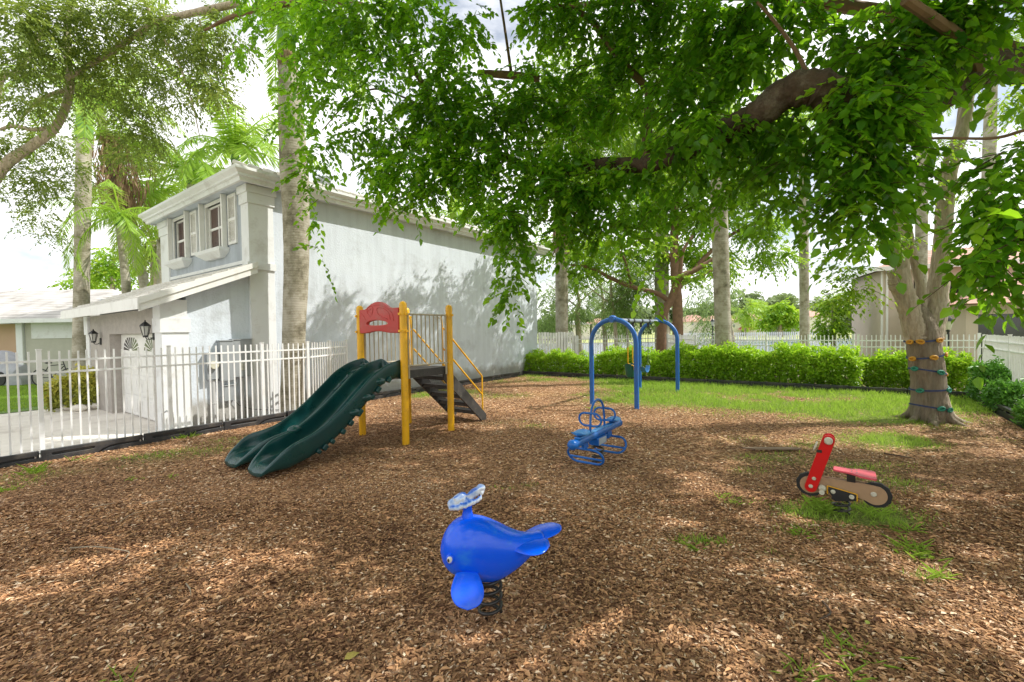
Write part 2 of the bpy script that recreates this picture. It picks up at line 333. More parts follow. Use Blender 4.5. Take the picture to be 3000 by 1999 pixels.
def palmbark():
    m, t, n, l = nt('palm_trunk'); out = n.new('ShaderNodeOutputMaterial'); b = n.new('ShaderNodeBsdfPrincipled'); l.new(b.outputs[0], out.inputs[0]); b.inputs['Roughness'].default_value = 0.85
    tc = n.new('ShaderNodeTexCoord'); mp = n.new('ShaderNodeMapping'); mp.inputs['Scale'].default_value = (0.35, 0.35, 1.6); l.new(tc.outputs['Object'], mp.inputs[0])
    wv = n.new('ShaderNodeTexWave'); wv.bands_direction = 'Z'; wv.inputs['Scale'].default_value = 3.4; wv.inputs['Distortion'].default_value = 5.0; wv.inputs['Detail'].default_value = 4; wv.inputs['Detail Scale'].default_value = 1.2; l.new(mp.outputs[0], wv.inputs[0])
    no = n.new('ShaderNodeTexNoise'); no.inputs['Scale'].default_value = 2.2; no.inputs['Detail'].default_value = 9; no.inputs['Roughness'].default_value = 0.72; l.new(tc.outputs['Object'], no.inputs[0])
    r = ramp(n, [(0.34, (0.13, 0.115, 0.075)), (0.44, (0.29, 0.26, 0.185)), (0.56, (0.46, 0.42, 0.34)), (0.8, (0.58, 0.54, 0.46))]); l.new(no.outputs[0], r.inputs[0])
    r2 = ramp(n, [(0.0, (0.87, 0.85, 0.83)), (0.25, (1, 1, 1)), (1.0, (1, 1, 1))]); l.new(wv.outputs[0], r2.inputs[0])
    mx = n.new('ShaderNodeMix'); mx.data_type = 'RGBA'; mx.blend_type = 'MULTIPLY'; mx.inputs['Factor'].default_value = 1; l.new(r.outputs[0], mx.inputs['A']); l.new(r2.outputs[0], mx.inputs['B']); l.new(mx.outputs['Result'], b.inputs['Base Color'])
    bp = n.new('ShaderNodeBump'); bp.inputs['Strength'].default_value = 0.18; bp.inputs['Distance'].default_value = 0.015; l.new(wv.outputs[0], bp.inputs['Height']); l.new(bp.outputs[0], b.inputs['Normal'])
    return m
M['palm'] = palmbark()
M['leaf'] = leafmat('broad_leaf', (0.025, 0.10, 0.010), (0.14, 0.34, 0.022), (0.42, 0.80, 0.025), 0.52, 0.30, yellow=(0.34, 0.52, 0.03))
M['leafo'] = leafmat('oak_leaf', (0.05, 0.09, 0.02), (0.23, 0.32, 0.07), (0.50, 0.64, 0.10), 0.42, 0.5, yellow=(0.40, 0.42, 0.08))
M['leafy'] = leafmat('bright_leaf', (0.09, 0.22, 0.015), (0.28, 0.48, 0.03), (0.52, 0.78, 0.05), 0.42, 0.45, yellow=(0.42, 0.50, 0.06))
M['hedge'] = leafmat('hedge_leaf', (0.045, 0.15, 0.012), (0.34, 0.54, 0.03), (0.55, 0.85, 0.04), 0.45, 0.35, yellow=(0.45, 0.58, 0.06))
M['hedges'] = leafmat('shade_shrub_leaf', (0.03, 0.11, 0.02), (0.13, 0.32, 0.05), (0.25, 0.55, 0.06), 0.35, 0.35)
M['feather'] = leafmat('feathery_leaf', (0.10, 0.18, 0.05), (0.28, 0.42, 0.13), (0.48, 0.64, 0.18), 0.45, 0.6)
M['fartree'] = leafmat('distant_leaf', (0.12, 0.17, 0.08), (0.28, 0.36, 0.16), (0.38, 0.48, 0.2), 0.3, 0.7)
M['frond'] = leafmat('palm_frond', (0.10, 0.22, 0.025), (0.36, 0.55, 0.07), (0.62, 0.86, 0.09), 0.42, 0.4, yellow=(0.40, 0.48, 0.10))
M['croton'] = leafmat('yellow_shrub_leaf', (0.16, 0.20, 0.03), (0.55, 0.55, 0.08), (0.5, 0.5, 0.08), 0.3, 0.5, yellow=(0.7, 0.62, 0.12))
M['grass'] = leafmat('grass_blade', (0.13, 0.25, 0.03), (0.38, 0.55, 0.08), (0.52, 0.75, 0.09), 0.45, 0.6, yellow=(0.36, 0.38, 0.12))
M['litter'] = leafmat('dry_leaf_chip', (0.10, 0.044, 0.022), (0.69, 0.385, 0.19), (0.2, 0.1, 0.05), 0.0, 0.75, yellow=(0.88, 0.68, 0.48), spec=0.25)
M['twig'] = surf('dry_twig', (0.35, 0.30, 0.22), (0.22, 0.17, 0.11), scale=12, rough=0.9)
M['twigd'] = surf('green_brown_twig', (0.10, 0.06, 0.035), (0.06, 0.035, 0.02), scale=12, rough=0.9)
# ------------------------------------------------------------------ value noise for the layout of mulch and grass
NG = rng.random((256, 256))
def vnoise(x, y, s):
    x = np.asarray(x)*s+37.3; y = np.asarray(y)*s+11.7; xi = np.floor(x).astype(int); yi = np.floor(y).astype(int); fx = x-xi; fy = y-yi
    fx = fx*fx*(3-2*fx); fy = fy*fy*(3-2*fy); g = lambda a, b: NG[a % 256, b % 256]
    return (g(xi, yi)*(1-fx)+g(xi+1, yi)*fx)*(1-fy)+(g(xi, yi+1)*(1-fx)+g(xi+1, yi+1)*fx)*fy
def fbm(x, y, s): return 0.5*vnoise(x, y, s)+0.3*vnoise(x, y, s*2.1)+0.2*vnoise(x, y, s*4.7)
# grass patches: px, py in the photo's ground, radii across/deep (m), weight
GP = [(250,1385,1.0,.28,.55),(450,1340,.9,.3,.5),(620,1320,.7,.35,.5),(60,1420,.5,.25,.8),(530,1275,.3,.2,.7),(700,1290,.5,.3,.45),
      (1540,1115,1.5,.6,1.1),(1330,1150,1.1,.6,.7),(1220,1160,.7,.5,.7),(1480,1160,.9,.5,.5),(1330,1205,.5,.3,.4),
      (1800,1165,1.2,.9,.8),(1960,1160,1.3,1.3,1.15),(2130,1165,1.6,1.3,1.15),(2300,1190,1.9,1.2,1.6),(2480,1200,1.6,1.3,1.6),(2620,1230,1.0,.9,1.0),(2560,1280,.7,.5,.8),(2820,1205,.9,.45,1.2),
      (2330,1290,1.1,.35,1.0),(2450,1310,.8,.3,1.1),(2560,1370,.7,.25,.9),(2250,1340,.5,.3,.6),(2400,1500,.45,.22,1.2),(2540,1500,.5,.22,1.1),(2620,1540,.35,.15,.9),(2350,1555,.4,.15,.7),(2600,1420,.6,.3,.6),
      (2030,1590,.16,.08,1.3),(2110,1590,.12,.08,1.0),(2270,1625,.12,.05,.9),(2680,1620,.2,.12,1.1),(2740,1690,.2,.05,1.1),(2150,1470,.25,.1,.6),(2200,1380,.35,.15,.5),(1480,1430,.14,.07,.9),(1560,1425,.14,.07,.9),(2650,1300,.5,.4,.7),(2900,1290,.4,.2,.4),(1470,1235,.6,.2,.35),(340,1985,.1,.03,1.2),(1570,1250,.4,.2,.4)]
GPW = [(G(a, b), r1, r2, wt) for a, b, r1, r2, wt in GP]
def gdens(x, y):
    d = np.zeros_like(x)
    for p, r1, r2, wt in GPW: d += wt*np.exp(-(((x-p.x)/r1)**2 + ((y-p.y)/r2)**2))
    # far strip in front of the border
    hx = (x-HC.x)*U.x+(y-HC.y)*U.y; hy = (x-HC.x)*Vv.x+(y-HC.y)*Vv.y
    d += 1.7*np.clip((hx-7.9)/1.6, 0, 1)*np.clip((-hy-3.6)/2.0, 0, 1) + 0.5*np.clip((hx-9.8)/0.8, 0, 1)
    d = d*np.clip(fbm(x, y, 0.9)*2.6-0.5, 0.0, 1.6)
    return np.clip(d, 0, 1.3)
PX0, PX1, PY0, PY1 = -9.5, 10.95, -13.75, -1.1      # plot limits in the house frame
def in_plot(x, y, m=0.0):
    hx = (x-HC.x)*U.x+(y-HC.y)*U.y; hy = (x-HC.x)*Vv.x+(y-HC.y)*Vv.y
    return (hx > PX0) & (hx < PX1-m) & (hy > PY0+m) & ((hy < PY1-m) | ((hx > 1.3+m) & (hy < -0.33-m)))
# ground sheets
def ground_mat():
    m, t, n, l = nt('mulch_ground'); out = n.new('ShaderNodeOutputMaterial'); b = n.new('ShaderNodeBsdfPrincipled'); l.new(b.outputs[0], out.inputs[0]); b.inputs['Roughness'].default_value = 0.95; b.inputs['Specular IOR Level'].default_value = 0.15
    tc = n.new('ShaderNodeTexCoord'); vo = n.new('ShaderNodeTexVoronoi'); vo.inputs['Scale'].default_value = 30; vo.inputs['Randomness'].default_value = 1
    nz = n.new('ShaderNodeTexNoise'); nz.inputs['Scale'].default_value = 20; nz.inputs['Detail'].default_value = 3; l.new(tc.outputs['Object'], nz.inputs[0])
    ad = n.new('ShaderNodeMixRGB'); ad.blend_type = 'ADD'; ad.inputs[0].default_value = 0.06; l.new(tc.outputs['Object'], ad.inputs[1]); l.new(nz.outputs['Color'], ad.inputs[2]); l.new(ad.outputs[0], vo.inputs[0])
    sp = n.new('ShaderNodeSeparateColor'); l.new(vo.outputs['Color'], sp.inputs[0])
    r = ramp(n, [(0.0, (0.095, 0.045, 0.024)), (0.45, (0.31, 0.165, 0.088)), (0.85, (0.56, 0.35, 0.20)), (1.0, (0.75, 0.55, 0.38))]); l.new(sp.outputs[0], r.inputs[0])
    big = n.new('ShaderNodeTexNoise'); big.inputs['Scale'].default_value = 0.6; big.inputs['Detail'].default_value = 6; l.new(tc.outputs['Object'], big.inputs[0])
    r2 = ramp(n, [(0.35, (0.75, 0.72, 0.70)), (0.65, (1.15, 1.08, 1.0))]); l.new(big.outputs[0], r2.inputs[0])
    mm = n.new('ShaderNodeMix'); mm.data_type = 'RGBA'; mm.blend_type = 'MULTIPLY'; mm.inputs['Factor'].default_value = 1; l.new(r.outputs[0], mm.inputs['A']); l.new(r2.outputs[0], mm.inputs['B'])
    at = n.new('ShaderNodeAttribute'); at.attribute_name = 'grass'
    gm = n.new('ShaderNodeMath'); gm.operation = 'MULTIPLY'; l.new(at.outputs['Fac'], gm.inputs[0]); gm.inputs[1].default_value = 0.9
    gn = n.new('ShaderNodeTexNoise'); gn.inputs['Scale'].default_value = 35; gn.inputs['Detail'].default_value = 4; l.new(tc.outputs['Object'], gn.inputs[0])
    gr = ramp(n, [(0.35, (0.10, 0.16, 0.03)), (0.65, (0.26, 0.33, 0.07))]); l.new(gn.outputs[0], gr.inputs[0])
    mx = n.new('ShaderNodeMix'); mx.data_type = 'RGBA'; l.new(gm.outputs[0], mx.inputs['Factor']); l.new(mm.outputs['Result'], mx.inputs['A']); l.new(gr.outputs[0], mx.inputs['B']); l.new(mx.outputs['Result'], b.inputs['Base Color'])
    bp = n.new('ShaderNodeBump'); bp.inputs['Strength'].default_value = 0.9; bp.inputs['Distance'].default_value = 0.03; l.new(vo.outputs['Distance'], bp.inputs['Height']); l.new(bp.outputs[0], b.inputs['Normal'])
    return m
WORN = [(G(a_, b_), r_) for a_, b_, r_ in ((700,1395,.45),(860,1425,.45),(1440,1800,.30),(1755,1355,.45),(2464,1500,.32),(1850,1130,.9),(1430,1235,.5),(1140,1290,.6),(1300,1500,.5),(2050,1330,.6))]
def worn(x, y):
    w_ = np.zeros(np.shape(x))
    for p_, r_ in WORN: w_ = np.maximum(w_, np.exp(-(((x-p_.x)**2+(y-p_.y)**2)/(r_*r_))))
    return w_
def relief(x, y): return -0.035*worn(x, y) + 0.035*(fbm(x, y, 0.7)-0.5) + 0.012*(vnoise(x, y, 4.0)-0.5)
def plot_sheet():
    s = 0.16; xs = np.arange(PX0, PX1+0.001+s, s); ys = np.arange(PY0, -0.25+s, s); nx, ny = len(xs), len(ys)
    X, Y = np.meshgrid(xs, ys, indexing='ij'); wx = HC.x+X*U.x+Y*Vv.x; wy = HC.y+X*U.y+Y*Vv.y
    V = np.stack([wx, wy, relief(wx, wy)], -1).reshape(-1, 3)
    i, j = np.meshgrid(np.arange(nx-1), np.arange(ny-1), indexing='ij'); ok = (Y[:-1, :-1] < PY1-s*0.5) | (X[:-1, :-1] > 1.2)
    k = (i*ny+j)[ok]; Fq = np.stack([k, k+ny, k+ny+1, k+1], 1)
    o = np_mesh('playground_ground', V, Fq, np.zeros(len(Fq)), ground_mat(), kind='structure', smooth=True)
    a = o.data.attributes.new('grass', 'FLOAT', 'POINT'); a.data.foreach_set('value', np.clip(gdens(V[:, 0], V[:, 1]), 0, 1).astype(np.float32))
plot_sheet()
def sheet(name, pts, z, mat):
    mb = MB(); mb.add([(p[0], p[1], z) for p in pts], [tuple(range(len(pts)))]); return mb.build(name, mat, kind='structure', fix=False)
M['lawn'] = surf('lawn', (0.10, 0.19, 0.03), (0.17, 0.27, 0.05), scale=3, rough=0.95, bump=0.6, bscale=60, c3=(0.28, 0.28, 0.12), c3scale=0.4, c3amt=0.4)
M['terrain'] = surf('terrain_grass', (0.16, 0.21, 0.06), (0.24, 0.27, 0.10), scale=0.4, rough=0.95, bump=0.3, bscale=8, c3=(0.30, 0.27, 0.17), c3scale=0.1, c3amt=0.5)
M['dirt'] = surf('bare_soil', (0.20, 0.13, 0.08), (0.13, 0.08, 0.05), scale=6, rough=0.95, bump=0.6, bscale=40)
sheet('terrain', [(-900, -300), (900, -300), (900, 1500), (-900, 1500)], -0.09, M['terrain'])
sheet('planting_bed', [hw(10.9, 0.3), hw(16, 0.3), hw(16, -16), hw(-6, -16), hw(-6, -13.7), hw(10.9, -13.7)], -0.03, M['dirt'])
sheet('driveway', [hw(-9, -1.05), hw(1.5, -1.05), hw(1.5, 0.2), hw(-1.2, 0.2), hw(-1.2, 6.3), hw(-1.9, 6.5), hw(-8, 13.5), hw(-16, 13.5), hw(-16, -1.05)], -0.05, M['concrete'])
sheet('side_soil', [hw(-1.3, -1.08), hw(1.6, -1.08), hw(1.6, 0.1), hw(-1.3, 0.1)], -0.03, M['dirt'])
sheet('front_lawn', [(-40, 19.5), (-13.5, 19.5), (-11.9, 13.9), (-13.3, 11.5), (-16.5, 10.5), (-40, 10)], -0.035, M['lawn'])
sheet('far_bank', [(-60, 66), (160, 66), (160, 200), (-60, 200)], -0.07, surf('bank_grass', (0.30, 0.36, 0.10), (0.40, 0.42, 0.16), scale=0.5, rough=0.9))
def water_mat():
    m, t, n, l = nt('lake_water'); out = n.new('ShaderNodeOutputMaterial'); b = n.new('ShaderNodeBsdfPrincipled'); l.new(b.outputs[0], out.inputs[0])
    b.inputs['Base Color'].default_value = (0.10, 0.16, 0.22, 1); b.inputs['Roughness'].default_value = 0.12; b.inputs['Specular IOR Level'].default_value = 0.8
    tc = n.new('ShaderNodeTexCoord'); mp = n.new('ShaderNodeMapping'); mp.inputs['Scale'].default_value = (1, 2.5, 1); l.new(tc.outputs['Object'], mp.inputs[0])
    no = n.new('ShaderNodeTexNoise'); no.inputs['Scale'].default_value = 1.6; no.inputs['Detail'].default_value = 4; l.new(mp.outputs[0], no.inputs[0])
    bp = n.new('ShaderNodeBump'); bp.inputs['Strength'].default_value = 0.5; bp.inputs['Distance'].default_value = 0.1; l.new(no.outputs[0], bp.inputs['Height']); l.new(bp.outputs[0], b.inputs['Normal']); return m
sheet('lake', [(-10, 30), (22, 30), (60, 40), (90, 66.5), (-40, 66.5), (-25, 40)], -0.06, water_mat())
# ------------------------------------------------------------------ leaf litter (uncountable)
def litter():
    parts = []
    def scatter(n, y0, y1, L0, L1, asp, near):
        # uniform in area over the trapezoid that can be seen, plus a margin
        y = np.sqrt(rng.random(n)*(y1*y1-y0*y0)+y0*y0); x = (rng.random(n)*2-1)*(1.22*y+0.9)
        ok = in_plot(x, y, 0.05); g = gdens(x, y); ok &= rng.random(n) > g*0.75; ok &= rng.random(n) > 0.62*np.clip(worn(x, y)*1.3*(0.4+1.2*vnoise(x, y, 3.0)), 0, 1)*(1.0 if L1 > 0.045 else 0.5); x = x[ok]; y = y[ok]; n = len(x)
        z = relief(x, y)+rng.random(n)*0.012+0.003; C = np.stack([x, y, z], 1)
        a = rng.random(n)*2*PI; tl = rng.normal(size=n)*0.17
        D = np.stack([np.cos(a), np.sin(a), np.abs(tl)*0.8], 1); N = np.stack([rng.normal(size=n)*0.24, rng.normal(size=n)*0.24, np.ones(n)], 1)
        L = (L0+(L1-L0)*rng.random(n)**1.8); W = L*(asp[0]+(asp[1]-asp[0])*rng.random(n))
        base = fbm(x, y, 1.3)
        r = np.clip(rng.beta(1.2, 1.9, n)*1.05+(base-0.5)*0.5+np.where(rng.random(n) < 0.04, 0.4, 0), 0, 1)
        if near: V, Fq, rr = leaf_geo(C, D, N, L, W, droop=0.18, fold=0.25, rnd=r)
        else: V, Fq, rr = diamond_geo(C, D, N, L, W, rnd=r)
        V[:, 2] = np.maximum(V[:, 2], 0.0*V[:, 2]-0.02); return V, Fq, rr
    parts = [merge([scatter(62000, 1.7, 5.0, 0.026, 0.066, (0.24, 0.46), True)]),
             scatter(230000, 1.7, 6.0, 0.012, 0.042, (0.2, 0.55), False), scatter(210000, 5.0, 10.5, 0.022, 0.062, (0.25, 0.5), False), scatter(70000, 10, 20, 0.045, 0.09, (0.3, 0.5), False)]
    V, Fq, r = merge(parts); np_mesh('leaf_litter', V, Fq, r, M['litter'], kind='stuff', cat='litter', label='brown dry leaves and bark chips covering the playground floor')
litter()
# ------------------------------------------------------------------ grass growing through the mulch
def grass():
    out = []
    for (n, y0, y1, w0, h0, h1) in ((330000, 1.7, 9.0, 0.0055, 0.035, 0.09), (620000, 9.0, 19.5, 0.010, 0.05, 0.13)):
        y = np.sqrt(rng.random(n)*(y1*y1-y0*y0)+y0*y0); x = (rng.random(n)*2-1)*(1.22*y+0.9)
        g = gdens(x, y); ok = in_plot(x, y, 0.03) & (rng.random(n) < np.clip(g-0.12, 0, 1)*0.75*np.clip(fbm(x, y, 6)*3-0.9, 0, 1)); x = x[ok]; y = y[ok]; g = g[ok]; n = len(x)
        C = np.stack([x, y, relief(x, y)-0.005], 1); D = np.stack([rng.normal(size=n)*0.5, rng.normal(size=n)*0.5, np.ones(n)], 1)
        L = (h0+(h1-h0)*rng.random(n))*(0.6+0.6*g); N = np.stack([rng.normal(size=n), rng.normal(size=n), rng.random(n)*0.4], 1)
        out.append(diamond_geo(C, D, N, L, w0*(0.7+0.8*rng.random(n)), rnd=np.clip(rng.normal(0.5, 0.25, n), 0, 1)))
    # leafy clumps of coarse grass in the foreground and along the left fence
    for px, py, k, h in [(2035,1610,20,.10),(2010,1590,12,.08),(2110,1600,16,.1),(2335,1975,16,.09),(2360,1990,10,.08),(2500,1990,12,.10),(2475,1905,16,.1),(2540,1925,16,.1),(2680,1610,26,.13),(2710,1640,20,.12),(2740,1690,18,.1),(2640,1555,22,.12),(2420,1500,60,.13),(2560,1510,46,.12),(2390,1480,40,.12),(2350,1570,24,.1),
                         (110,1385,22,.16),(90,1390,20,.15),(535,1285,30,.13),(560,1280,18,.12),(270,1325,10,.14),(225,1350,10,.12),(1740,1200,14,.15),(1810,1180,20,.16),(760,1305,10,.08),(20,1440,30,.1),(360,1995,14,.08),(2120,1455,16,.08),(2160,1480,14,.08),(400,1405,14,.06),(500,1400,12,.07)]:
        c = G(px, py); a = rng.random(k)*2*PI; C = np.stack([c.x+rng.normal(size=k)*0.06, c.y+rng.normal(size=k)*0.04, np.full(k, 0.0)], 1)
        D = np.stack([np.cos(a)*0.8, np.sin(a)*0.8, 0.5+rng.random(k)], 1)
        out.append(leaf_geo(C, D, np.stack([-np.cos(a)*.5, -np.sin(a)*.5, np.ones(k)], 1), h*(0.6+0.8*rng.random(k)), 0.0065, droop=0.35, rnd=0.4+0.5*rng.random(k)))
    V, Fq, r = merge(out); np_mesh('grass', V, Fq, r, M['grass'], kind='stuff', cat='grass', label='patches of short green grass growing through the mulch')
    # lawn outside the fence
    n = 60000; x = -13.5-rng.random(n)*14; y = 10.7+rng.random(n)*8.5; ok = (y > 10.7+(x+13.5)*-0.02) ; x = x[ok]; y = y[ok]; n = len(x)
    V, Fq, r = diamond_geo(np.stack([x, y, np.full(n, -0.04)], 1), np.stack([rng.normal(size=n)*.4, rng.normal(size=n)*.4, np.ones(n)], 1), rng.normal(size=(n, 3)), 0.07, 0.02)
    np_mesh('lawn_grass', V, Fq, r*0.7, M['grass'], kind='stuff', cat='grass', label='mown green front lawn beyond the white fence at left')
grass()
# ------------------------------------------------------------------ black plastic border timbers
def make_timber():
    t_ = thing('border_timber', 'x', 'border', (0, 0, 0))
    Lh = 1.25; mb = MB()
    mb.box(0, Lh, 0.045, 0.10, -0.06, 0.175)
    fx = Matrix.Rotation(PI/2, 4, 'X')     # prism in xz, extruded along -y
    slot = [(0.14 + 0.03*math.cos(a), 0.105+0.022*math.sin(a)) for a in np.linspace(PI/2, 1.5*PI, 6)] + [(0.58+0.03*math.cos(a), 0.105+0.022*math.sin(a)) for a in np.linspace(-PI/2, PI/2, 6)]
    slot = slot[::-1]
    o = [(0.0, -0.06), (0.60, -0.06), (0.64, 0.0), (0.70, 0.055), (0.80, 0.092), (0.94, 0.105), (Lh-0.02, 0.105), (Lh-0.02, 0.182), (0.0, 0.182)]
    mb.prism(o, 0.0, 0.052, holes=[slot], M=fx @ Matrix.Translation((0, 0, -0.052)))
    o2 = [(0.66, -0.06), (0.70, 0.02), (0.78, 0.06), (0.92, 0.075), (Lh+0.03, 0.075), (Lh+0.03, -0.06)]
    mb.prism(o2, 0.0, 0.04, M=fx @ Matrix.Translation((0, 0, -0.045)))
    mb.build('beam', M['plastic'], t_, bevel=0.008, seg=2)
    MB().tube([(Lh-0.045, 0.02, -0.05), (Lh-0.045, 0.02, 0.19)], 0.012, 8).build('stake', M['steel'], t_)
    return t_
TB = make_timber(); tb_used = False
def place_timber(x, y, ang, label, group):
    """x,y in the plot frame, ang relative to the plot frame"""
    global tb_used
    p = hw(x, y); z = random.uniform(-0.01, 0.012); rz = HA+ang+random.uniform(-0.01, 0.01)
    if not tb_used: TB.location = (p.x, p.y, z); TB.rotation_euler = (0, 0, rz); TB['label'] = label; o = TB; tb_used = True
    else: o = dup(TB, (p.x, p.y, z), rz, label)
    o['group'] = group; return o
# modules face the playground (front = local -y)
for i in range(9): place_timber(-9.97+i*1.27, -1.13, 0, 'black plastic border timber in the row at the foot of the left white fence', 'border timbers along the left fence')
place_timber(1.45, -1.05, PI/2, 'black plastic border timber turning from the fence to the grey house wall', 'border timber at the turn')
for i in range(7): place_timber(1.5+i*1.27, -0.36, 0, 'black plastic border timber in the row at the foot of the grey house wall', 'border timbers along the house wall')
for i in range(11): place_timber(10.9, -0.1-i*1.25, -PI/2, 'black plastic border timber in the row under the far hedge', 'border timbers under the hedge')
for i in range(10): place_timber(10.8-i*1.27, -13.8, PI, 'black plastic border timber in the row beside the right fence shrubs', 'border timbers along the right fence')
# ------------------------------------------------------------------ white metal picket fences
def fence(label, a, b, posts, ztop=1.70, rails=(1.55, 1.36), sp=0.116, zb=0.0, pw=0.011, skip=None, ph=None, group=None):
    a = Vector(a).to_3d(); b = Vector(b).to_3d(); a.z = b.z = 0; d = (b-a); Lf = d.length; d.normalize(); ang = math.atan2(d.y, d.x)
    f = thing('metal_fence', label, 'fence', (a.x, a.y, 0), ang, group); F = FR[f]
    ps = sorted(posts)
    for s in ps:
        q = MB(F); q.box(s-0.028, s+0.028, -0.028, 0.028, zb-0.08, ztop+(0.02 if ph is None else ph)); q.box(s-0.034, s+0.034, -0.034, 0.034, ztop+(0.02 if ph is None else ph), ztop+0.035+(0 if ph is None else ph)); q.build('post', M['whitemetal'], f)
    segs = []; e = [0.0]+[s for s in ps if 0.05 < s < Lf-0.05]+[Lf]
    for s0, s1 in zip(e[:-1], e[1:]):
        q = MB(F)
        for rz in rails: q.box(s0+0.02, s1-0.02, -0.016, 0.016, rz-0.016, rz+0.016)
        if zb > -0.5: q.box(s0+0.02, s1-0.02, -0.016, 0.016, zb+0.10, zb+0.13)
        nn = int((s1-s0)/sp)
        for i in range(1, nn+1):
            s = s0+(s1-s0)*(i)/(nn+1)+random.gauss(0, 0.0015); e_ = random.gauss(0, 0.004); zt_ = ztop+random.gauss(0, 0.004)
            q.add([(s-pw, -pw, zb+0.04), (s+pw, -pw, zb+0.04), (s+pw, pw, zb+0.04), (s-pw, pw, zb+0.04), (s-pw+e_, -pw, zt_), (s+pw+e_, -pw, zt_), (s+pw+e_, pw, zt_), (s-pw+e_, pw, zt_)], [(0,3,2,1),(4,5,6,7),(0,1,5,4),(1,2,6,5),(2,3,7,6),(3,0,4,7)])
        q.build('picket_panel', M['whitemetal'], f)
    return f
FA = hw(-9.9, -0.98); FB = hw(0.75, -1.02); dF = (FB-FA).normalized()
p1 = at_px(FA, dF, 118); p2 = at_px(FA, dF, 771)
stp = (p2-p1)/2
fence('white metal picket fence in front of the garage at left', FA, FB, [p1-2*stp, p1-stp, p1, p1+stp, p2, (FB-FA).length], )
W1 = hw(2.35, -0.12); fence('short white metal picket fence returning to the house wall behind the slide', FB+Vector((0.02, 0.05, 0)), W1, [0.9, (W1-FB).length-0.03])
A_ = Vector((3.15, 21.7, 0)); B_ = Vector((7.55, 21.5, 0)); C_ = Vector((7.3, 17.6, 0)); D_ = Vector((10.55, 13.55, 0)); E_ = hw(12.55, -14.25); D2 = hw(12.3, -11.4)
fr = (1.43, 1.24)
fence('white metal picket fence by the lake beside the wooden pickets', A_, B_, [0.05, 2.2, 4.35], 1.6, fr)
fence('short white metal picket fence return between the two lake runs', B_, C_, [0.05, 1.9, 3.8], 1.6, fr)
fence('long white metal picket fence above the bright hedge', C_, D_, [0.0, 1.3, 2.6, 3.9, 5.1], 1.6, fr)
fence('white metal picket fence behind the trunk with climbing holds', D_, E_, [0.02, (E_-D_).length/2, (E_-D_).length-0.02], 1.6, fr)
R_ = hw(-5.5, -14.25)
fence('white metal picket fence seen end-on along the right side', E_+Vector((0, -0.05, 0)), R_, [2.4*i for i in range(1, 8)], 1.6, (1.43, 1.24), sp=0.105)
# wooden board fence beside the house corner
bf = thing('wooden_picket_fence', 'weathered white wooden board fence at the far house corner', 'fence', (1.25, 21.2, 0), math.atan2(0.45, 1.75)); F = FR[bf]
q = MB(F)
for i in range(13):
    x = 0.02+i*0.142; q.box(x, x+0.112, 0, 0.02, 0.02, 1.80+random.uniform(-0.02, 0.01)+0.01*math.sin(i))
q.build('board_panel', M['white'], bf)
MB(F).box(0, 1.85, 0.021, 0.06, 1.42, 1.5).box(0, 1.85, 0.021, 0.06, 0.4, 0.48).build('rail', surf('old_wood', (0.30, 0.20, 0.13), (0.2, 0.13, 0.09)), bf)
MB(F).box(1.87, 1.97, -0.02, 0.08, -0.05, 1.62).build('post', M['white'], bf)
# ------------------------------------------------------------------ the two-storey grey house
hs = thing('house', 'grey two-storey stucco house with white trim and a projecting garage', 'house', HC, HA); H_ = FR[hs]
LX, LY, ZE = 12.3, 5.8, 5.46
def hb(name, mat, boxes, bevel=0.0, parent=None, smooth=False):
    q = MB(H_)
    for b_ in boxes: q.box(*b_)
    return q.build(name, mat, parent or hs, bevel=bevel)
# walls as one shell, front (x=0) with openings made of pieces
q = MB(H_)
win = [(1.28, 2.42), (3.68, 4.78)]; wz0, wz1 = 4.10, 5.28
q.box(0.0, 0.2, 0, win[0][0], 3.2, ZE); q.box(0, 0.2, win[0][1], win[1][0], 3.2, ZE); q.box(0, 0.2, win[1][1], LY, 3.2, ZE)
for a, b in win: q.box(0.0, 0.2, a, b, 3.2, wz0); q.box(0.0, 0.2, a, b, wz1, ZE)
q.box(0.0, 0.2, 0, LY, -0.2, 3.2)
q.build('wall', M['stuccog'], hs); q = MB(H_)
q.box(0.2, LX, 0.0, 0.2, -0.2, ZE); q.box(LX-0.2, LX, 0.2, LY, -0.2, ZE); q.box(0.2, LX-0.2, LY-0.2, LY, -0.2, ZE)
q.box(-1.30, 0.0, 0.03, 0.2, -0.2, 2.5)
q.add([(-1.30, 0.03, 2.5), (0, 0.03, 2.5), (0, 0.03, 3.42), (-1.30, 0.03, 2.72), (-1.30, 0.2, 2.5), (0, 0.2, 2.5), (0, 0.2, 3.42), (-1.30, 0.2, 2.72)], [(0, 1, 2, 3), (7, 6, 5, 4), (2, 6, 7, 3), (0, 3, 7, 4), (1, 5, 6, 2)])
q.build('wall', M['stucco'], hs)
# roof: hip
ov = 0.42; zr = ZE+0.13; rs = 0.40
def hip(q, x0, x1, y0, y1, z, sl, th=0.05):
    w_ = (y1-y0)/2; rh = w_*sl; a, b = x0+w_, x1-w_; ym = (y0+y1)/2
    if x1-x0 < y1-y0: w_ = (x1-x0)/2; rh = w_*sl; xm = (x0+x1)/2; R1, R2 = (xm, y0+w_, z+rh), (xm, y1-w_, z+rh)
    else: R1, R2 = (a, ym, z+rh), (b, ym, z+rh)
    c = [(x0, y0, z), (x1, y0, z), (x1, y1, z), (x0, y1, z)]
    if x1-x0 < y1-y0: fs = [(0, 1, 4), (1, 2, 5, 4), (2, 3, 5), (3, 0, 4, 5), (0, 3, 2, 1)]
    else: fs = [(0, 1, 5, 4), (1, 2, 5), (2, 3, 4, 5), (3, 0, 4), (0, 3, 2, 1)]
    q.add(c+[R1, R2], fs)
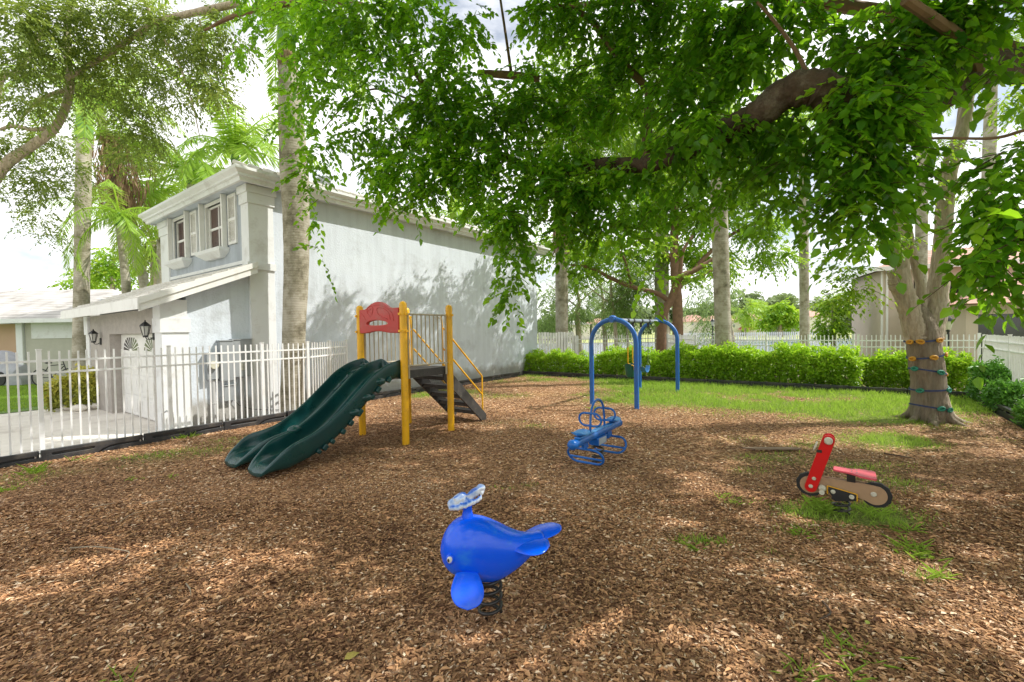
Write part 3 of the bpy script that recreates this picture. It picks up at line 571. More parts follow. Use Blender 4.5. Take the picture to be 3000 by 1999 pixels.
def tile_mat(name, c1, c2, sc_=3.2, dirt=(0.3, 0.26, 0.22)):
    m, t, n, l = nt(name); out = n.new('ShaderNodeOutputMaterial'); b = n.new('ShaderNodeBsdfPrincipled'); l.new(b.outputs[0], out.inputs[0]); b.inputs['Roughness'].default_value = 0.8
    tc = n.new('ShaderNodeTexCoord'); wv = n.new('ShaderNodeTexWave'); wv.bands_direction = 'Z'; wv.wave_profile = 'SAW'; wv.inputs['Scale'].default_value = sc_; wv.inputs['Distortion'].default_value = 0.15; l.new(tc.outputs['Object'], wv.inputs[0])
    no = n.new('ShaderNodeTexNoise'); no.inputs['Scale'].default_value = 1.3; no.inputs['Detail'].default_value = 8; l.new(tc.outputs['Object'], no.inputs[0])
    r = ramp(n, [(0.35, c1), (0.6, c2), (0.75, dirt)]); l.new(no.outputs[0], r.inputs[0])
    r2 = ramp(n, [(0.0, (0.30, 0.28, 0.27)), (0.2, (1, 1, 1)), (1, (0.9, 0.9, 0.9))]); l.new(wv.outputs[0], r2.inputs[0])
    mx = n.new('ShaderNodeMix'); mx.data_type = 'RGBA'; mx.blend_type = 'MULTIPLY'; mx.inputs['Factor'].default_value = 1; l.new(r.outputs[0], mx.inputs['A']); l.new(r2.outputs[0], mx.inputs['B']); l.new(mx.outputs['Result'], b.inputs['Base Color'])
    bp = n.new('ShaderNodeBump'); bp.inputs['Strength'].default_value = 0.6; bp.inputs['Distance'].default_value = 0.03; l.new(wv.outputs[0], bp.inputs['Height']); l.new(bp.outputs[0], b.inputs['Normal']); return m
M['tilew'] = tile_mat('flat_white_roof_tiles', (0.56, 0.54, 0.52), (0.46, 0.44, 0.41), 2.6, (0.25, 0.22, 0.19))
M['tilet'] = tile_mat('terracotta_roof_tiles', (0.52, 0.27, 0.20), (0.60, 0.36, 0.28), 1.6, (0.4, 0.25, 0.2))
q = MB(H_); hip(q, -ov, LX+ov, -ov, LY+ov, zr+0.06, rs); rf = q.build('roof', M['rooft'], hs)
for x, y in ((2.6, 1.15), (5.9, 1.1)):
    q = MB(H_); zz = zr+0.06+(y+ov)*rs; q.tube([(x, y-0.16, zz+0.10), (x, y+0.20, zz+0.16)], [0.14, 0.14], 14); q.box(x-0.15, x+0.15, y-0.12, y+0.22, zz-0.1, zz+0.1)
    q.build('roof_vent', M['galv'], rf)
# tile courses along the eave and ridge
q = MB(H_)
for i in range(int((LX+2*ov)/0.33)):
    x = -ov+i*0.33; q.tube([(x+0.165, -ov-0.02, zr+0.065), (x+0.165, -ov+0.5, zr+0.07+0.5*rs+0.012)], 0.05, 8)
q.build('eave_tile', M['rooft'], rf)
# fascia: moulded board all round
q = MB(H_)
prof = [(-ov+0.10, ZE-0.10), (-ov+0.08, ZE-0.02), (-ov+0.03, ZE+0.0), (-ov+0.03, ZE+0.05), (-ov-0.03, ZE+0.10), (-ov-0.05, ZE+0.12), (-ov-0.05, zr+0.055), (-ov+0.04, zr+0.055), (-ov+0.16, ZE-0.10)]
rings = []
for cx, cy, sx, sy in ((0, 0, 1, 1), (LX, 0, -1, 1), (LX, LY, -1, -1), (0, LY, 1, -1), (0, 0, 1, 1)):
    rings.append([(cx+sx*o_, cy+sy*o_, z) for o_, z in prof])
q.loft(rings, cap=False); q.build('fascia', M['trim'], hs)
q = MB(H_); z_ = ZE-0.06
q.box(-ov+0.12, LX+ov-0.12, -ov+0.12, -0.0, z_, z_+0.03); q.box(-ov+0.12, 0.0, 0.0, LY+ov-0.12, z_, z_+0.03); q.box(LX, LX+ov-0.12, 0, LY+ov-0.12, z_, z_+0.03); q.box(0, LX, LY, LY+ov-0.12, z_, z_+0.03)
q.build('soffit', M['stucco'], hs)
# corner pilasters with capitals
def pilaster(x0, x1, y0, y1, zb, zt, side=None):
    q = MB(H_); q.box(x0, x1, y0, y1, zb, zt-0.42); q.box(x0-0.03, x1+0.03, y0-0.03, y1+0.03, zt-0.42, zt-0.18); q.box(x0-0.06, x1+0.06, y0-0.06, y1+0.06, zt-0.18, zt-0.001)
    return q.build('pilaster', M['trim'], hs, bevel=0.006)
pilaster(-0.05, 0.52, -0.05, 0.33, 0.0-0.1, ZE-0.07); pilaster(-0.05, 0.3, LY-0.62, LY+0.05, 3.0, ZE-0.07)
# string course under the window storey, along the lean-to roof
# windows
for (a, b) in win:
    fr_ = hb('window', M['white'], [(-0.03, 0.05, a-0.06, a, wz0-0.02, wz1+0.08), (-0.03, 0.05, b, b+0.06, wz0-0.02, wz1+0.08), (-0.03, 0.05, a, b, wz1, wz1+0.08), (0.06, 0.11, a, b, wz0, wz0+0.05), (0.06, 0.11, a, b, (wz0+wz1)/2-0.03, (wz0+wz1)/2+0.03), (0.06, 0.11, (a+b)/2-0.02, (a+b)/2+0.02, wz0, wz1), (0.05, 0.11, a, a+0.05, wz0, wz1), (0.05, 0.11, b-0.05, b, wz0, wz1), (0.05, 0.11, a, b, wz1-0.05, wz1)])
    hb('pane', M['redglass'], [(0.085, 0.095, a+0.05, b-0.05, wz0+0.05, wz1-0.05)], parent=fr_)
    q = MB(H_)   # accordion shutter housings standing off the wall
    for y0 in (a-0.15, b+0.08):
        q = MB(H_)
        q.box(-0.145, -0.0305, y0, y0+0.07, wz0-0.06, wz1+0.10)
        for k in range(6): q.box(-0.09, -0.075, y0-0.005, y0+0.075, wz0+0.05+k*0.22, wz0+0.065+k*0.22)
        q.build('storm_shutter', M['white'], fr_, bevel=0.006)
    q = MB(H_); y0, y1 = a-0.66, a-0.22   # louvred shutter flat on the wall
    q.box(-0.045, 0.0, y0, y0+0.05, wz0+0.03, wz1+0.05); q.box(-0.045, 0.0, y1-0.05, y1, wz0+0.03, wz1+0.05)
    for zz in (wz0+0.03, (wz0+wz1)/2+0.0, wz1-0.02): q.box(-0.045, 0.0, y0+0.05, y1-0.05, zz, zz+0.07)
    for k in range(26):
        zz = wz0+0.11+k*0.043; q.add([(-0.012, y0+0.05, zz+0.03), (-0.04, y0+0.05, zz), (-0.04, y1-0.05, zz), (-0.012, y1-0.05, zz+0.03)], [(0, 1, 2, 3)])
    q.box(-0.010, 0.0, y0+0.05, y1-0.05, wz0+0.03, wz1+0.05); q.build('louvred_shutter', M['white'], hs)
    q = MB(H_); rr = [[(-0.26, a-0.2, wz0-0.02), (-0.26, b+0.18, wz0-0.02), (-0.0, b+0.18, wz0-0.02), (0, a-0.2, wz0-0.02)], [(-0.24, a-0.18, wz0-0.10), (-0.24, b+0.16, wz0-0.10), (0, b+0.16, wz0-0.10), (0, a-0.18, wz0-0.10)], [(-0.10, a+0.1, wz0-0.24), (-0.10, b-0.1, wz0-0.24), (0, b-0.1, wz0-0.24), (0, a+0.1, wz0-0.24)]]
    q.loft(rr); q.build('window_sill', M['trim'], hs, bevel=0.008)
# garage: projecting 1.7 m, lean-to roof
GX = -1.72; GY = 6.25; dz0, dz1 = -0.03, 1.98; dy0, dy1 = 0.62, 3.95
hb('garage_wall', M['stuccof'], [(GX, GX+0.28, 0.40, dy0, -0.1, 2.5), (GX, GX+0.28, dy1, GY-0.35, -0.1, 2.5), (GX, GX+0.28, dy0, dy1, dz1, 2.5)])
hb('garage_wall', M['stucco'], [(GX+0.28, 0.0, GY-0.25, GY-0.05, -0.1, 3.0)])
pil = MB(H_); pil.box(GX-0.03, GX+0.44, -0.02, 0.40, -0.1, 1.98).box(GX-0.06, GX+0.47, -0.05, 0.43, 1.98, 2.28).box(GX-0.05, GX+0.42, -0.03, 0.41, 2.28, 2.66)
pil.build('pilaster', M['trim'], hs, bevel=0.006)
pil = MB(H_); pil.box(GX-0.03, GX+0.3, GY-0.35, GY, -0.1, 1.98).box(GX-0.06, GX+0.33, GY-0.38, GY+0.03, 1.98, 2.5); pil.build('pilaster', M['trim'], hs, bevel=0.006)
gd = hb('garage_door', M['white'], [(GX+0.24, GX+0.28, dy0+0.001, dy1-0.001, dz0, dz1-0.002)]); q = MB(H_)
for r_ in range(4):
    z0 = dz0+0.02+r_*(dz1-dz0-0.02)/4; z1 = z0+(dz1-dz0-0.02)/4-0.02
    q.box(GX+0.222, GX+0.241, dy0+0.02, dy1-0.02, z0, z1)
    if r_ < 3:
        for k in range(8):
            ya = dy0+0.08+k*0.408; q.box(GX+0.212, GX+0.223, ya, ya+0.33, z0+0.08, z1-0.08)
q.build('panel', M['white'], gd, bevel=0.006)
for k in range(2):      # sunburst lights in the top row
    for side in (0, 1):
        yc = dy0+0.40+k*1.65+0.82*0.5+0.0; 
    yc = dy0+0.86+k*1.62; zb = dz1-0.42; n_ = 5; qg = MB(H_); qf = MB(H_)
    for i in range(n_*2):
        a0 = PI*i/(n_*2)+0.05; a1 = PI*(i+1)/(n_*2)-0.05; r0, r1 = 0.10, 0.62
        pts = []
        for (rr_, aa) in ((r0, a0), (r1, a0), (r1, a1), (r0, a1)):
            yy = yc+rr_*math.cos(aa); zz = zb+min(rr_*math.sin(aa)*0.62, 0.33); pts.append((yy, zz))
        qg.add([(GX+0.2205, y_, z_) for y_, z_ in pts], [(0, 1, 2, 3)])
    qg.build('window_pane', M['glass'], gd)
# lean-to roof slab with barge board
za, zb_ = 3.52, 2.60; x0, x1 = -0.001, GX-0.42; y0, y1 = -0.30, GY+0.28
q = MB(H_); q.add([(x0, y0, za), (x1, y0, zb_), (x1, y1, zb_), (x0, y1, za), (x0, y0, za+0.06), (x1, y0, zb_+0.06), (x1, y1, zb_+0.06), (x0, y1, za+0.06)], [(0, 1, 2, 3), (7, 6, 5, 4), (0, 4, 5, 1), (1, 5, 6, 2), (2, 6, 7, 3), (3, 7, 4, 0)])
gr_ = q.build('garage_roof', M['rooft'], hs)
q = MB(H_); sl = (za-zb_)/(x0-x1)
for i in range(7):
    xx = x1-0.02+i*0.31; zz = zb_+0.06+(xx-x1)*sl; q.box(xx, xx+0.33, y0-0.02, y1+0.02, zz+0.002, zz+0.02+0.012*(i % 2)); 
q.build('roof_tile', M['rooft'], gr_)
q = MB(H_)
for yy0, yy1, o1, o2 in ((y0-0.03, y0+0.02, -0.20, 0.045), (y0-0.06, y0-0.031, -0.06, 0.06)):
    q.add([(x0, yy0, za+o1), (x1-0.03, yy0, zb_+o1-0.01), (x1-0.03, yy0, zb_+o2-0.01), (x0, yy0, za+o2), (x0, yy1, za+o1), (x1-0.03, yy1, zb_+o1-0.01), (x1-0.03, yy1, zb_+o2-0.01), (x0, yy1, za+o2)], [(0, 1, 2, 3), (7, 6, 5, 4), (3, 2, 6, 7), (0, 4, 5, 1), (1, 5, 6, 2), (0, 3, 7, 4)])
q.box(x1-0.06, x1-0.031, y0-0.06, y1, zb_-0.17, zb_+0.045)
q.build('barge_board', M['white'], hs)
q = MB(H_); q.add([(x0-0.01, y0+0.03, za-0.10), (x1, y0+0.03, zb_-0.10), (x1, y1, zb_-0.10), (x0-0.01, y1, za-0.10)], [(0, 1, 2, 3)]); q.build('soffit', M['stucco'], hs)
hb('flashing', M['trim'], [(-0.03, -0.002, 0.34, LY-0.6, za+0.08, za+0.16)])
hb('wall_band', M['trim'], [(-0.10, 0.54, -0.09, -0.051, za-0.08, za+0.08)])
# wall lanterns beside the garage door
def lantern(p, rz, label):
    t_ = thing('wall_lantern', label, 'lantern', p, rz, 'wall lanterns of the garage'); F = FR[t_]
    MB(F).box(-0.03, 0.0, -0.04, 0.04, -0.09, 0.09).tube([(-0.02, 0, -0.03), (-0.07, 0, -0.07), (-0.13, 0, -0.07), (-0.15, 0, -0.03)], 0.010, 8).build('bracket', M['blackmetal'], t_)
    c = (-0.15, 0, 0)
    MB(F).lathe([(0.045, -0.03), (0.05, 0.0), (0.045, 0.01)], c, 6).build('lower_ring', M['blackmetal'], t_)
    MB(F).lathe([(0.105, 0.20), (0.09, 0.225), (0.03, 0.285), (0.012, 0.30), (0.012, 0.33)], c, 6).build('cap', M['blackmetal'], t_)
    q = MB(F)
    for k in range(6): a = 2*PI*k/6; q.tube([(c[0]+0.048*math.cos(a), 0.048*math.sin(a), 0.01), (c[0]+0.088*math.cos(a), 0.088*math.sin(a), 0.20)], 0.006, 4)
    q.build('frame', M['blackmetal'], t_)
    MB(F).lathe([(0.04, 0.01), (0.078, 0.20)], c, 6).build('glass', surf('lantern_glass', (0.55, 0.55, 0.50), (0.45, 0.44, 0.4), rough=0.15), t_)
lantern(hw(GX, 0.51, 1.92), HA, 'black lantern on the garage wall next to the corner pillar'); lantern(hw(GX, 4.75, 1.80), HA, 'black lantern on the garage wall beside the palm trunk')
# electrical boxes on the side wall of the garage
def ebox(name, label, x0, x1, z0, z1, d, extra=None, cat='utility box'):
    t_ = thing(name, label, cat, hw((x0+x1)/2, 0.03, z0), HA, None); F = FR[t_]; w_ = (x1-x0)/2
    MB(F).box(-w_, w_, -d, 0.0, 0, z1-z0).box(-w_-0.01, w_+0.01, -d-0.012, -d, 0.0, z1-z0).build('cabinet', M['galv'], t_, bevel=0.005)
    MB(F).box(-w_-0.02, w_+0.02, -d-0.03, 0.0, z1-z0+0.001, z1-z0+0.02).build('rain_cap', M['galv'], t_)
    if extra == 'louvre':
        q = MB(F)
        for k in range(6): q.box(-0.06, 0.08, -d-0.02, -d-0.0125, 0.15+k*0.03, 0.165+k*0.03)
        q.build('vent', M['cream'], t_)
    if extra == 'meter':
        q = MB(F); q.tube([(0, -d-0.012, (z1-z0)*0.55), (0, -d-0.09, (z1-z0)*0.55)], [0.09, 0.08], 16); q.build('meter_dial', M['cream'], t_)
    return t_
ebox('meter_box', 'grey electric meter box with a round dial on the garage side wall', -0.98, -0.76, 0.95, 1.52, 0.12, 'meter')
ebox('switch_box', 'narrow tall grey box between the meter and the breaker cabinet', -0.74, -0.50, 0.90, 1.78, 0.16)
ebox('breaker_cabinet', 'wide grey breaker cabinet with a louvred vent on the garage side wall', -0.48, -0.08, 0.96, 1.80, 0.12, 'louvre')
ebox('phone_box', 'small pale box low on the wall under the grey cabinets', -0.66, -0.44, 0.44, 0.78, 0.10)
for x, lab in ((-0.86, 'thick grey conduit running down the wall below the meter box'), (-0.28, 'grey conduit running down the wall below the breaker cabinet')):
    q = MB(H_); q.tube([(x, -0.03, 0.0), (x, -0.03, 0.93)], 0.038, 12); q.tube([(x-0.07, 0.02, 0.42), (x-0.05, -0.04, 0.42), (x, -0.075, 0.42), (x+0.05, -0.04, 0.42), (x+0.07, 0.02, 0.42)], 0.008, 6); q.build('conduit', M['pvc'], label=lab, cat='pipe', smooth=True)
q = MB(H_); q.tube([(-0.5, -0.03, 0.5), (-0.35, -0.03, 0.3), (-0.1, -0.04, 0.18), (0.3, -0.07, 0.10), (0.7, -0.07, 0.06)], 0.006, 6); q.build('cable', M['blackmetal'], label='thin black cable drooping along the garage side wall', cat='cable')
q = MB(H_); q.tube([(GX-0.12, -0.25, 0), (GX-0.12, -0.25, 0.38), (GX-0.06, -0.27, 0.42), (GX+0.02, -0.29, 0.38), (GX+0.04, -0.29, 0)], 0.022, 10); q.build('water_pipe', M['pvc'], label='pale bent water pipe standing at the garage corner', cat='pipe', smooth=True)
# floodlight on the long wall
px_ = at_px(HC, U, 1277, 890); lt = thing('floodlight', 'small white twin floodlight high on the grey side wall', 'floodlight', hw(px_, 0, 2.42), HA); F = FR[lt]
MB(F).box(-0.05, 0.05, -0.03, 0, -0.05, 0.05).tube([(0, -0.03, 0), (0.0, -0.08, -0.06)], 0.012, 6).build('base', M['white'], lt)
for s_ in (-1, 1):
    q = MB(F); q.tube([(s_*0.03, -0.05, 0), (s_*0.08, -0.16, -0.06 if s_ > 0 else 0.06)], [0.03, 0.055], 14); q.build('lamp_head', M['white'], lt, smooth=True)
q = MB(H_); q.tube([(LX+0.03, -0.06, 0.0), (LX+0.03, -0.06, 5.3)], 0.04, 8)
def arc(c, r, a0, a1, n, f): return [f(c[0]+r*math.cos(a0+(a1-a0)*i/n), c[1]+r*math.sin(a0+(a1-a0)*i/n)) for i in range(n+1)]
def bez(pts, n=40):
    """Catmull-Rom through points"""
    P_ = [Vector(p) for p in pts]; P_ = [2*P_[0]-P_[1]]+P_+[2*P_[-1]-P_[-2]]; out = []
    m = len(P_)-3; per = max(2, n//m)
    for i in range(m):
        a, b, c, d = P_[i:i+4]
        for k in range(per):
            t = k/per; out.append(0.5*((2*b)+(c-a)*t+(2*a-5*b+4*c-d)*t*t+(3*b-a-3*c+d)*t**3))
    out.append(P_[-2]); return out
# ------------------------------------------------------------------ climbing frame with double slide (frame: x away from the slide, y to the left)
SP = Vector((-1.86, 7.62, 0)); ps = thing('play_structure', 'yellow and green play structure with double wave slide, deck and stairs', 'play structure', SP, math.radians(54)); S_ = FR[ps]
DK = 1.22; postxy = [(0, 0, 2.44), (0, DK, 2.42), (DK-0.1, 0, 2.42), (DK-0.1, DK, 2.42)]
for x, y, zt in postxy:
    q = MB(S_); q.tube([(x, y, -0.1), (x, y, zt-0.12)], 0.063, 24, cap=False); q.lathe([(0.066, zt-0.13), (0.066, zt-0.07), (0.060, zt-0.035), (0.042, zt-0.01), (0.015, zt)], (x, y, 0), 24)
    po = q.build('post', M['yellow'], ps, smooth=True)
    q = MB(S_)
    for zc in ((2.22, 1.93) if (x == 0) else (2.22,)):
        q.lathe([(0.068, zc-0.022), (0.074, zc-0.02), (0.074, zc+0.02), (0.068, zc+0.022)], (x, y, 0), 24)
        for s_ in (-1, 1): q.box(x-0.02, x+0.02, y+s_*0.07, y+s_*0.10, zc-0.02, zc+0.02); q.box(x+s_*0.07, x+s_*0.10, y-0.02, y+0.02, zc-0.02, zc+0.02)
    q.build('collar', M['yellow'], po, bevel=0.003)
xe = DK-0.1
# deck
q = MB(S_); q.box(0.02, xe-0.02, 0.03, DK-0.03, 1.215, 1.24); 
q.box(0.02, xe-0.02, 0.03, 0.06, 1.10, 1.214); q.box(0.02, xe-0.02, DK-0.06, DK-0.03, 1.10, 1.214); q.box(0.02, 0.05, 0.06, DK-0.06, 1.10, 1.214); q.box(xe-0.05, xe-0.02, 0.06, DK-0.06, 1.10, 1.214)
for k in range(3): q.box(0.05, xe-0.05, 0.3+k*0.3, 0.33+k*0.3, 1.15, 1.214)
dk = q.build('deck', M['deck'], ps, bevel=0.004)
q = MB(S_)
for k in range(9):
    x = 0.16+k*0.1; q.tube([(x, 0.0285, 1.16), (x, 0.0275, 1.16)], 0.012, 10)
q.build('bolt_hole', M['blackmetal'], dk)
# barriers on both sides
for y in (0.0, DK):
    q = MB(S_); a, b = 0.10, xe-0.10
    for z in (2.22, 1.32): q.tube([(a-0.04, y, z), (b+0.04, y, z)], 0.016, 10)
    for x in (a, b): q.tube([(x, y, 2.22), (x, y, 1.10)], 0.020, 10)
    nb = 9
    for i in range(1, nb): x = a+(b-a)*i/nb; q.tube([(x, y, 2.22), (x, y, 1.32)], 0.0115, 8)
    q.build('barrier', M['tan'], ps, smooth=True)
# red entry panel
o = [(0.065, 1.91), (0.09, 1.895), (0.30, 1.90), (0.48, 1.925), (0.61, 1.935), (0.74, 1.925), (0.92, 1.90), (1.13, 1.895), (1.155, 1.91), (1.165, 2.10), (1.16, 2.32), (1.14, 2.335), (0.98, 2.335), (0.92, 2.35), (0.86, 2.39), (0.78, 2.43), (0.69, 2.455), (0.61, 2.46), (0.53, 2.455), (0.44, 2.43), (0.36, 2.39), (0.30, 2.35), (0.24, 2.335), (0.08, 2.335), (0.06, 2.32), (0.055, 2.1)]
sl_ = [(0.61+0.30*math.cos(a)*(1 if abs(math.cos(a)) < .99 else 1), 2.065+0.055*math.sin(a)*(1.1 if math.sin(a) > 0 else 0.5)) for a in np.linspace(0, 2*PI, 22, endpoint=False)]
PM = Matrix(((0, 0, 1, 0), (1, 0, 0, 0), (0, 1, 0, 0), (0, 0, 0, 1)))       # prism xy -> structure y,z ; thickness -> x
q = MB(S_); q.prism(o, -0.055, 0.015, holes=[sl_[::-1]], M=PM); pn = q.build('entry_panel', M['redp'], ps)
md = pn.modifiers.new('r', 'REMESH'); md.mode = 'VOXEL'; md.voxel_size = 0.011; md.use_smooth_shade = True
bpy.context.view_layer.update(); me_ = bpy.data.meshes.new_from_object(pn.evaluated_get(bpy.context.evaluated_depsgraph_get())); pn.modifiers.clear()
def bulge(y, z): return 0.055*max(0, 1-((y-0.61)/0.56)**2)*max(0, 1-((z-2.16)/0.34)**2)
for v_ in me_.vertices: v_.co.x -= bulge(v_.co.y, v_.co.z)
pn.data = me_; md = pn.modifiers.new('s', 'SMOOTH'); md.factor = 0.5; md.iterations = 4
q = MB(S_)
def em(pts, r=0.008): q.tube([(-0.056-bulge(y, z), y, z) for y, z in pts], r, 8)
em(bez([(0.16, 2.10, 0), (0.20, 2.24, 0), (0.35, 2.34, 0), (0.55, 2.40, 0), (0.70, 2.40, 0)], 20) and [(p.x, p.y) for p in bez([(0.16, 2.10, 0), (0.20, 2.24, 0), (0.35, 2.34, 0), (0.55, 2.40, 0), (0.70, 2.40, 0)], 20)])
em([(p.x, p.y) for p in bez([(0.24, 2.13, 0), (0.28, 2.25, 0), (0.42, 2.33, 0), (0.58, 2.34, 0), (0.52, 2.22, 0), (0.30, 2.14, 0)], 24)])
em([(p.x, p.y) for p in bez([(0.72, 2.22, 0), (0.70, 2.34, 0), (0.78, 2.39, 0), (0.88, 2.34, 0), (0.84, 2.24, 0), (0.74, 2.20, 0)], 24)])
em([(p.x, p.y) for p in bez([(0.75, 2.34, 0), (0.86, 2.29, 0), (0.76, 2.26, 0)], 12)], 0.005)
em([(p.x, p.y) for p in bez([(0.92, 2.14, 0), (1.00, 2.22, 0), (1.10, 2.28, 0)], 12)])
q.build('embossing', M['redp'], pn, smooth=True)
# slide lanes
def interp(tb, s): return float(np.interp(s, [a for a, b in tb], [b for a, b in tb]))
def smooth_tab(tb):
    xs = np.array([a for a, b in tb]); ys = np.array([b for a, b in tb]); xx = np.linspace(xs[0], xs[-1], 120); yy = np.interp(xx, xs, ys)
    k = np.ones(9)/9; yp = np.pad(yy, 4, mode='edge'); yp[:4] = yy[0]*2-yy[4:0:-1]; yp[-4:] = yy[-1]*2-yy[-2:-6:-1]; yy = np.convolve(yp, k, 'valid'); return list(zip(xx, yy))
floor_t = smooth_tab([(-0.02, 1.235), (0.22, 1.215), (0.45, 1.08), (0.7, 0.86), (0.95, 0.635), (1.2, 0.44), (1.45, 0.30), (1.7, 0.205), (1.95, 0.155), (2.2, 0.135), (2.4, 0.13)])
rim_t = smooth_tab([(-0.02, 1.45), (0.3, 1.385), (0.6, 1.235), (0.85, 1.02), (1.15, 0.775), (1.4, 0.60), (1.64, 0.475), (1.85, 0.42), (2.0, 0.385), (2.10, 0.315), (2.2, 0.215), (2.30, 0.15), (2.4, 0.13)])
def lane(y0, div, name, W0=0.275, s0=1.5, right=0):
    q = MB(S_); rings = []
    for s in list(np.linspace(-0.02, 2.1, 44))+[2.16, 2.22, 2.27, 2.31, 2.335, 2.345]:
        zf = interp(floor_t, s); zr_ = max(interp(rim_t, s), zf+0.015); e = max(0, (s-2.2)/0.145); k = max(0, min(1, (s-s0)/0.8)); k = k*k*(3-2*k)
        yc = y0+div*k; W = W0-0.02*k+0.035*math.exp(-((s-2.0)/0.13)**2); W *= (1-0.30*e*e); zf2 = zf-0.075*e*e; zr2 = max(zr_-0.075*e*e, zf2+0.012); ub = (zf2-0.10 if s < 2.1 else zf2-0.085+0.03*e*e)
        if s < 0.2: ub = zf-0.13
        w2 = 0.017+0.012*k; T = min(1, (zr2-zf2)/0.1)
        half = [(W+0.008, ub+0.02), (W+0.012, (zf2+zr2)/2), (W+0.010, zr2-0.022*T), (W+0.002, zr2-0.004), (W-w2*0.8, zr2), (W-w2*1.5, zr2-0.012*T), (W-w2*1.8, zr2-0.05*T), (W-w2*1.95, zf2+0.055*T), (W-w2*2.0-0.035, zf2+0.010*T), (W*0.6, zf2)]
        ring = [(-s, yc+y, z) for y, z in half]+[(-s, yc, zf2-0.002)]+[(-s, yc-y, z) for y, z in half[::-1]]+[(-s, yc-W*0.6, ub), (-s, yc+W*0.6, ub)]
        rings.append(ring)
    q.loft(rings); return q.build(name, M['green'], ps, smooth=True, sub=1)
l1 = lane(0.335, -0.03, 'slide_lane'); l2 = lane(0.885, 0.16, 'slide_lane')
# ridge mouldings and lumps under the right flank
q = MB(S_)
for s, r, dz in ((0.34, 0.045, 0.0), (0.52, 0.035, 0.0)): q = MB(S_); q.ell((-s, 0.64, interp(rim_t, s)+dz-0.02), (0.09, r*0.8, r*0.8), 12); q.build('ridge_moulding', M['green'], ps, smooth=True)
for s in (0.62, 0.78): q = MB(S_); q.tube([(-s, 0.69, interp(rim_t, s)-0.02), (-s-0.03, 0.71, interp(rim_t, s)-0.07), (-s-0.12, 0.70, interp(rim_t, s)-0.12)], [0.03, 0.025, 0.012], 10); q.build('ridge_moulding', M['green'], ps, smooth=True)
q = MB(S_); q.ell((-1.60, 0.635, 0.455), (0.115, 0.085, 0.07), 20); q.build('ridge_moulding', M['green'], ps, smooth=True)
q = MB(S_)
for s, h in ((0.28, 0.09), (0.50, 0.10), (0.62, 0.08), (0.86, 0.11), (1.02, 0.08), (1.16, 0.07), (1.34, 0.06), (1.46, 0.08), (1.56, 0.05)):
    z = interp(floor_t, s)-0.055; Mx = Matrix.Translation((-s, 0.05, z)) @ Matrix.Rotation(0.72, 4, 'Y')
    q = MB(S_); q.box(-0.035, 0.04, -0.02, 0.06, -h*0.6, h*0.5, M=Mx); q.build('flank_rib', M['green'], l1, bevel=0.016, seg=3, smooth=True)
q = MB(S_)
for s, a in ((0.45, 0.5), (0.72, 0.9), (0.95, 0.7)): q = MB(S_); q.ell((-s, 0.055, interp(floor_t, s)+0.03), (0.10, 0.03, 0.06), 14, ); q.build('flank_bulge', M['green'], l1, smooth=True)
MB(S_).box(-0.03, 0.0, 0.04, 1.18, 1.10, 1.236).build('slide_flange', M['green'], ps, bevel=0.008)
q = MB(S_)
for k in range(6): y = 0.335-0.03-0.12+k*0.048; q.tube([(-1.98, y, interp(floor_t, 1.98)+0.001), (-2.19, y, interp(floor_t, 2.19)-0.0005)], 0.0035, 6)
q.build('grip_line', surf('green_shadow', (0.003, 0.025, 0.022)), l1)
# stairs with perforated risers, stringers, handrails
yl, yr_ = 0.17, DK-0.17; run = 1.26; st = thing  # noqa
sx = xe-0.02
for y in (yl-0.02, yr_-0.02):
    q = MB(S_); Mx = Matrix(((1, 0, 0, 0), (0, 0, 1, 0), (0, 1, 0, 0), (0, 0, 0, 1)))
    q.prism([(sx, 1.21), (sx, 0.98), (sx+run-0.13, -0.02), (sx+run+0.02, -0.02), (sx+run+0.02, 0.10), (sx+0.10, 1.21)], y, y+0.04, M=Mx)
    q.build('stair_stringer', M['deck'], ps, bevel=0.003)
for i in range(1, 6):
    z = 1.23-i*0.205; x = sx+0.02+(i-1)*0.235
    q = MB(S_); q.box(x, x+0.26, yl+0.02, yr_-0.02, z-0.03, z); q.box(x, x+0.02, yl+0.02, yr_-0.02, z-0.07, z-0.03); q.build('stair_tread', M['deck'], ps)
    q = MB(S_); z0, z1 = z+0.002, z+0.19; nn = 30
    for k in range(nn+1): y = yl+0.03+(yr_-yl-0.06)*k/nn; q.box(x-0.004, x, y-0.0045, y+0.0045, z0, z1)
    for k in range(8): zz = z0+(z1-z0)*k/7; q.box(x-0.0035, x-0.0005, yl+0.03, yr_-0.03, zz-0.0045, zz+0.0045)
    q.build('perforated_riser', M['blackmetal'], ps)
for y in (yl-0.0, yr_+0.0):
    q = MB(S_)
    for zt in (1.98, 1.58): q.tube([(sx+0.0, y, zt-0.28), (sx-0.005, y, zt-0.06), (sx+0.02, y, zt), (sx+0.07, y, zt-0.035), (sx+1.16, y, zt-1.03), (sx+1.175, y, zt-1.07)], 0.0175, 10)
    q.tube([(sx+1.175, y, 0.93), (sx+1.175, y, -0.05)], 0.0175, 10); q.tube([(sx, y, 1.98), (sx-0.02, y, 2.2), (sx, y, 2.23)], 0.0175, 8); q.tube([(sx, y, 1.95), (sx, y, 1.15)], 0.0175, 8)
    q.build('handrail', M['yellow'], ps, smooth=True)
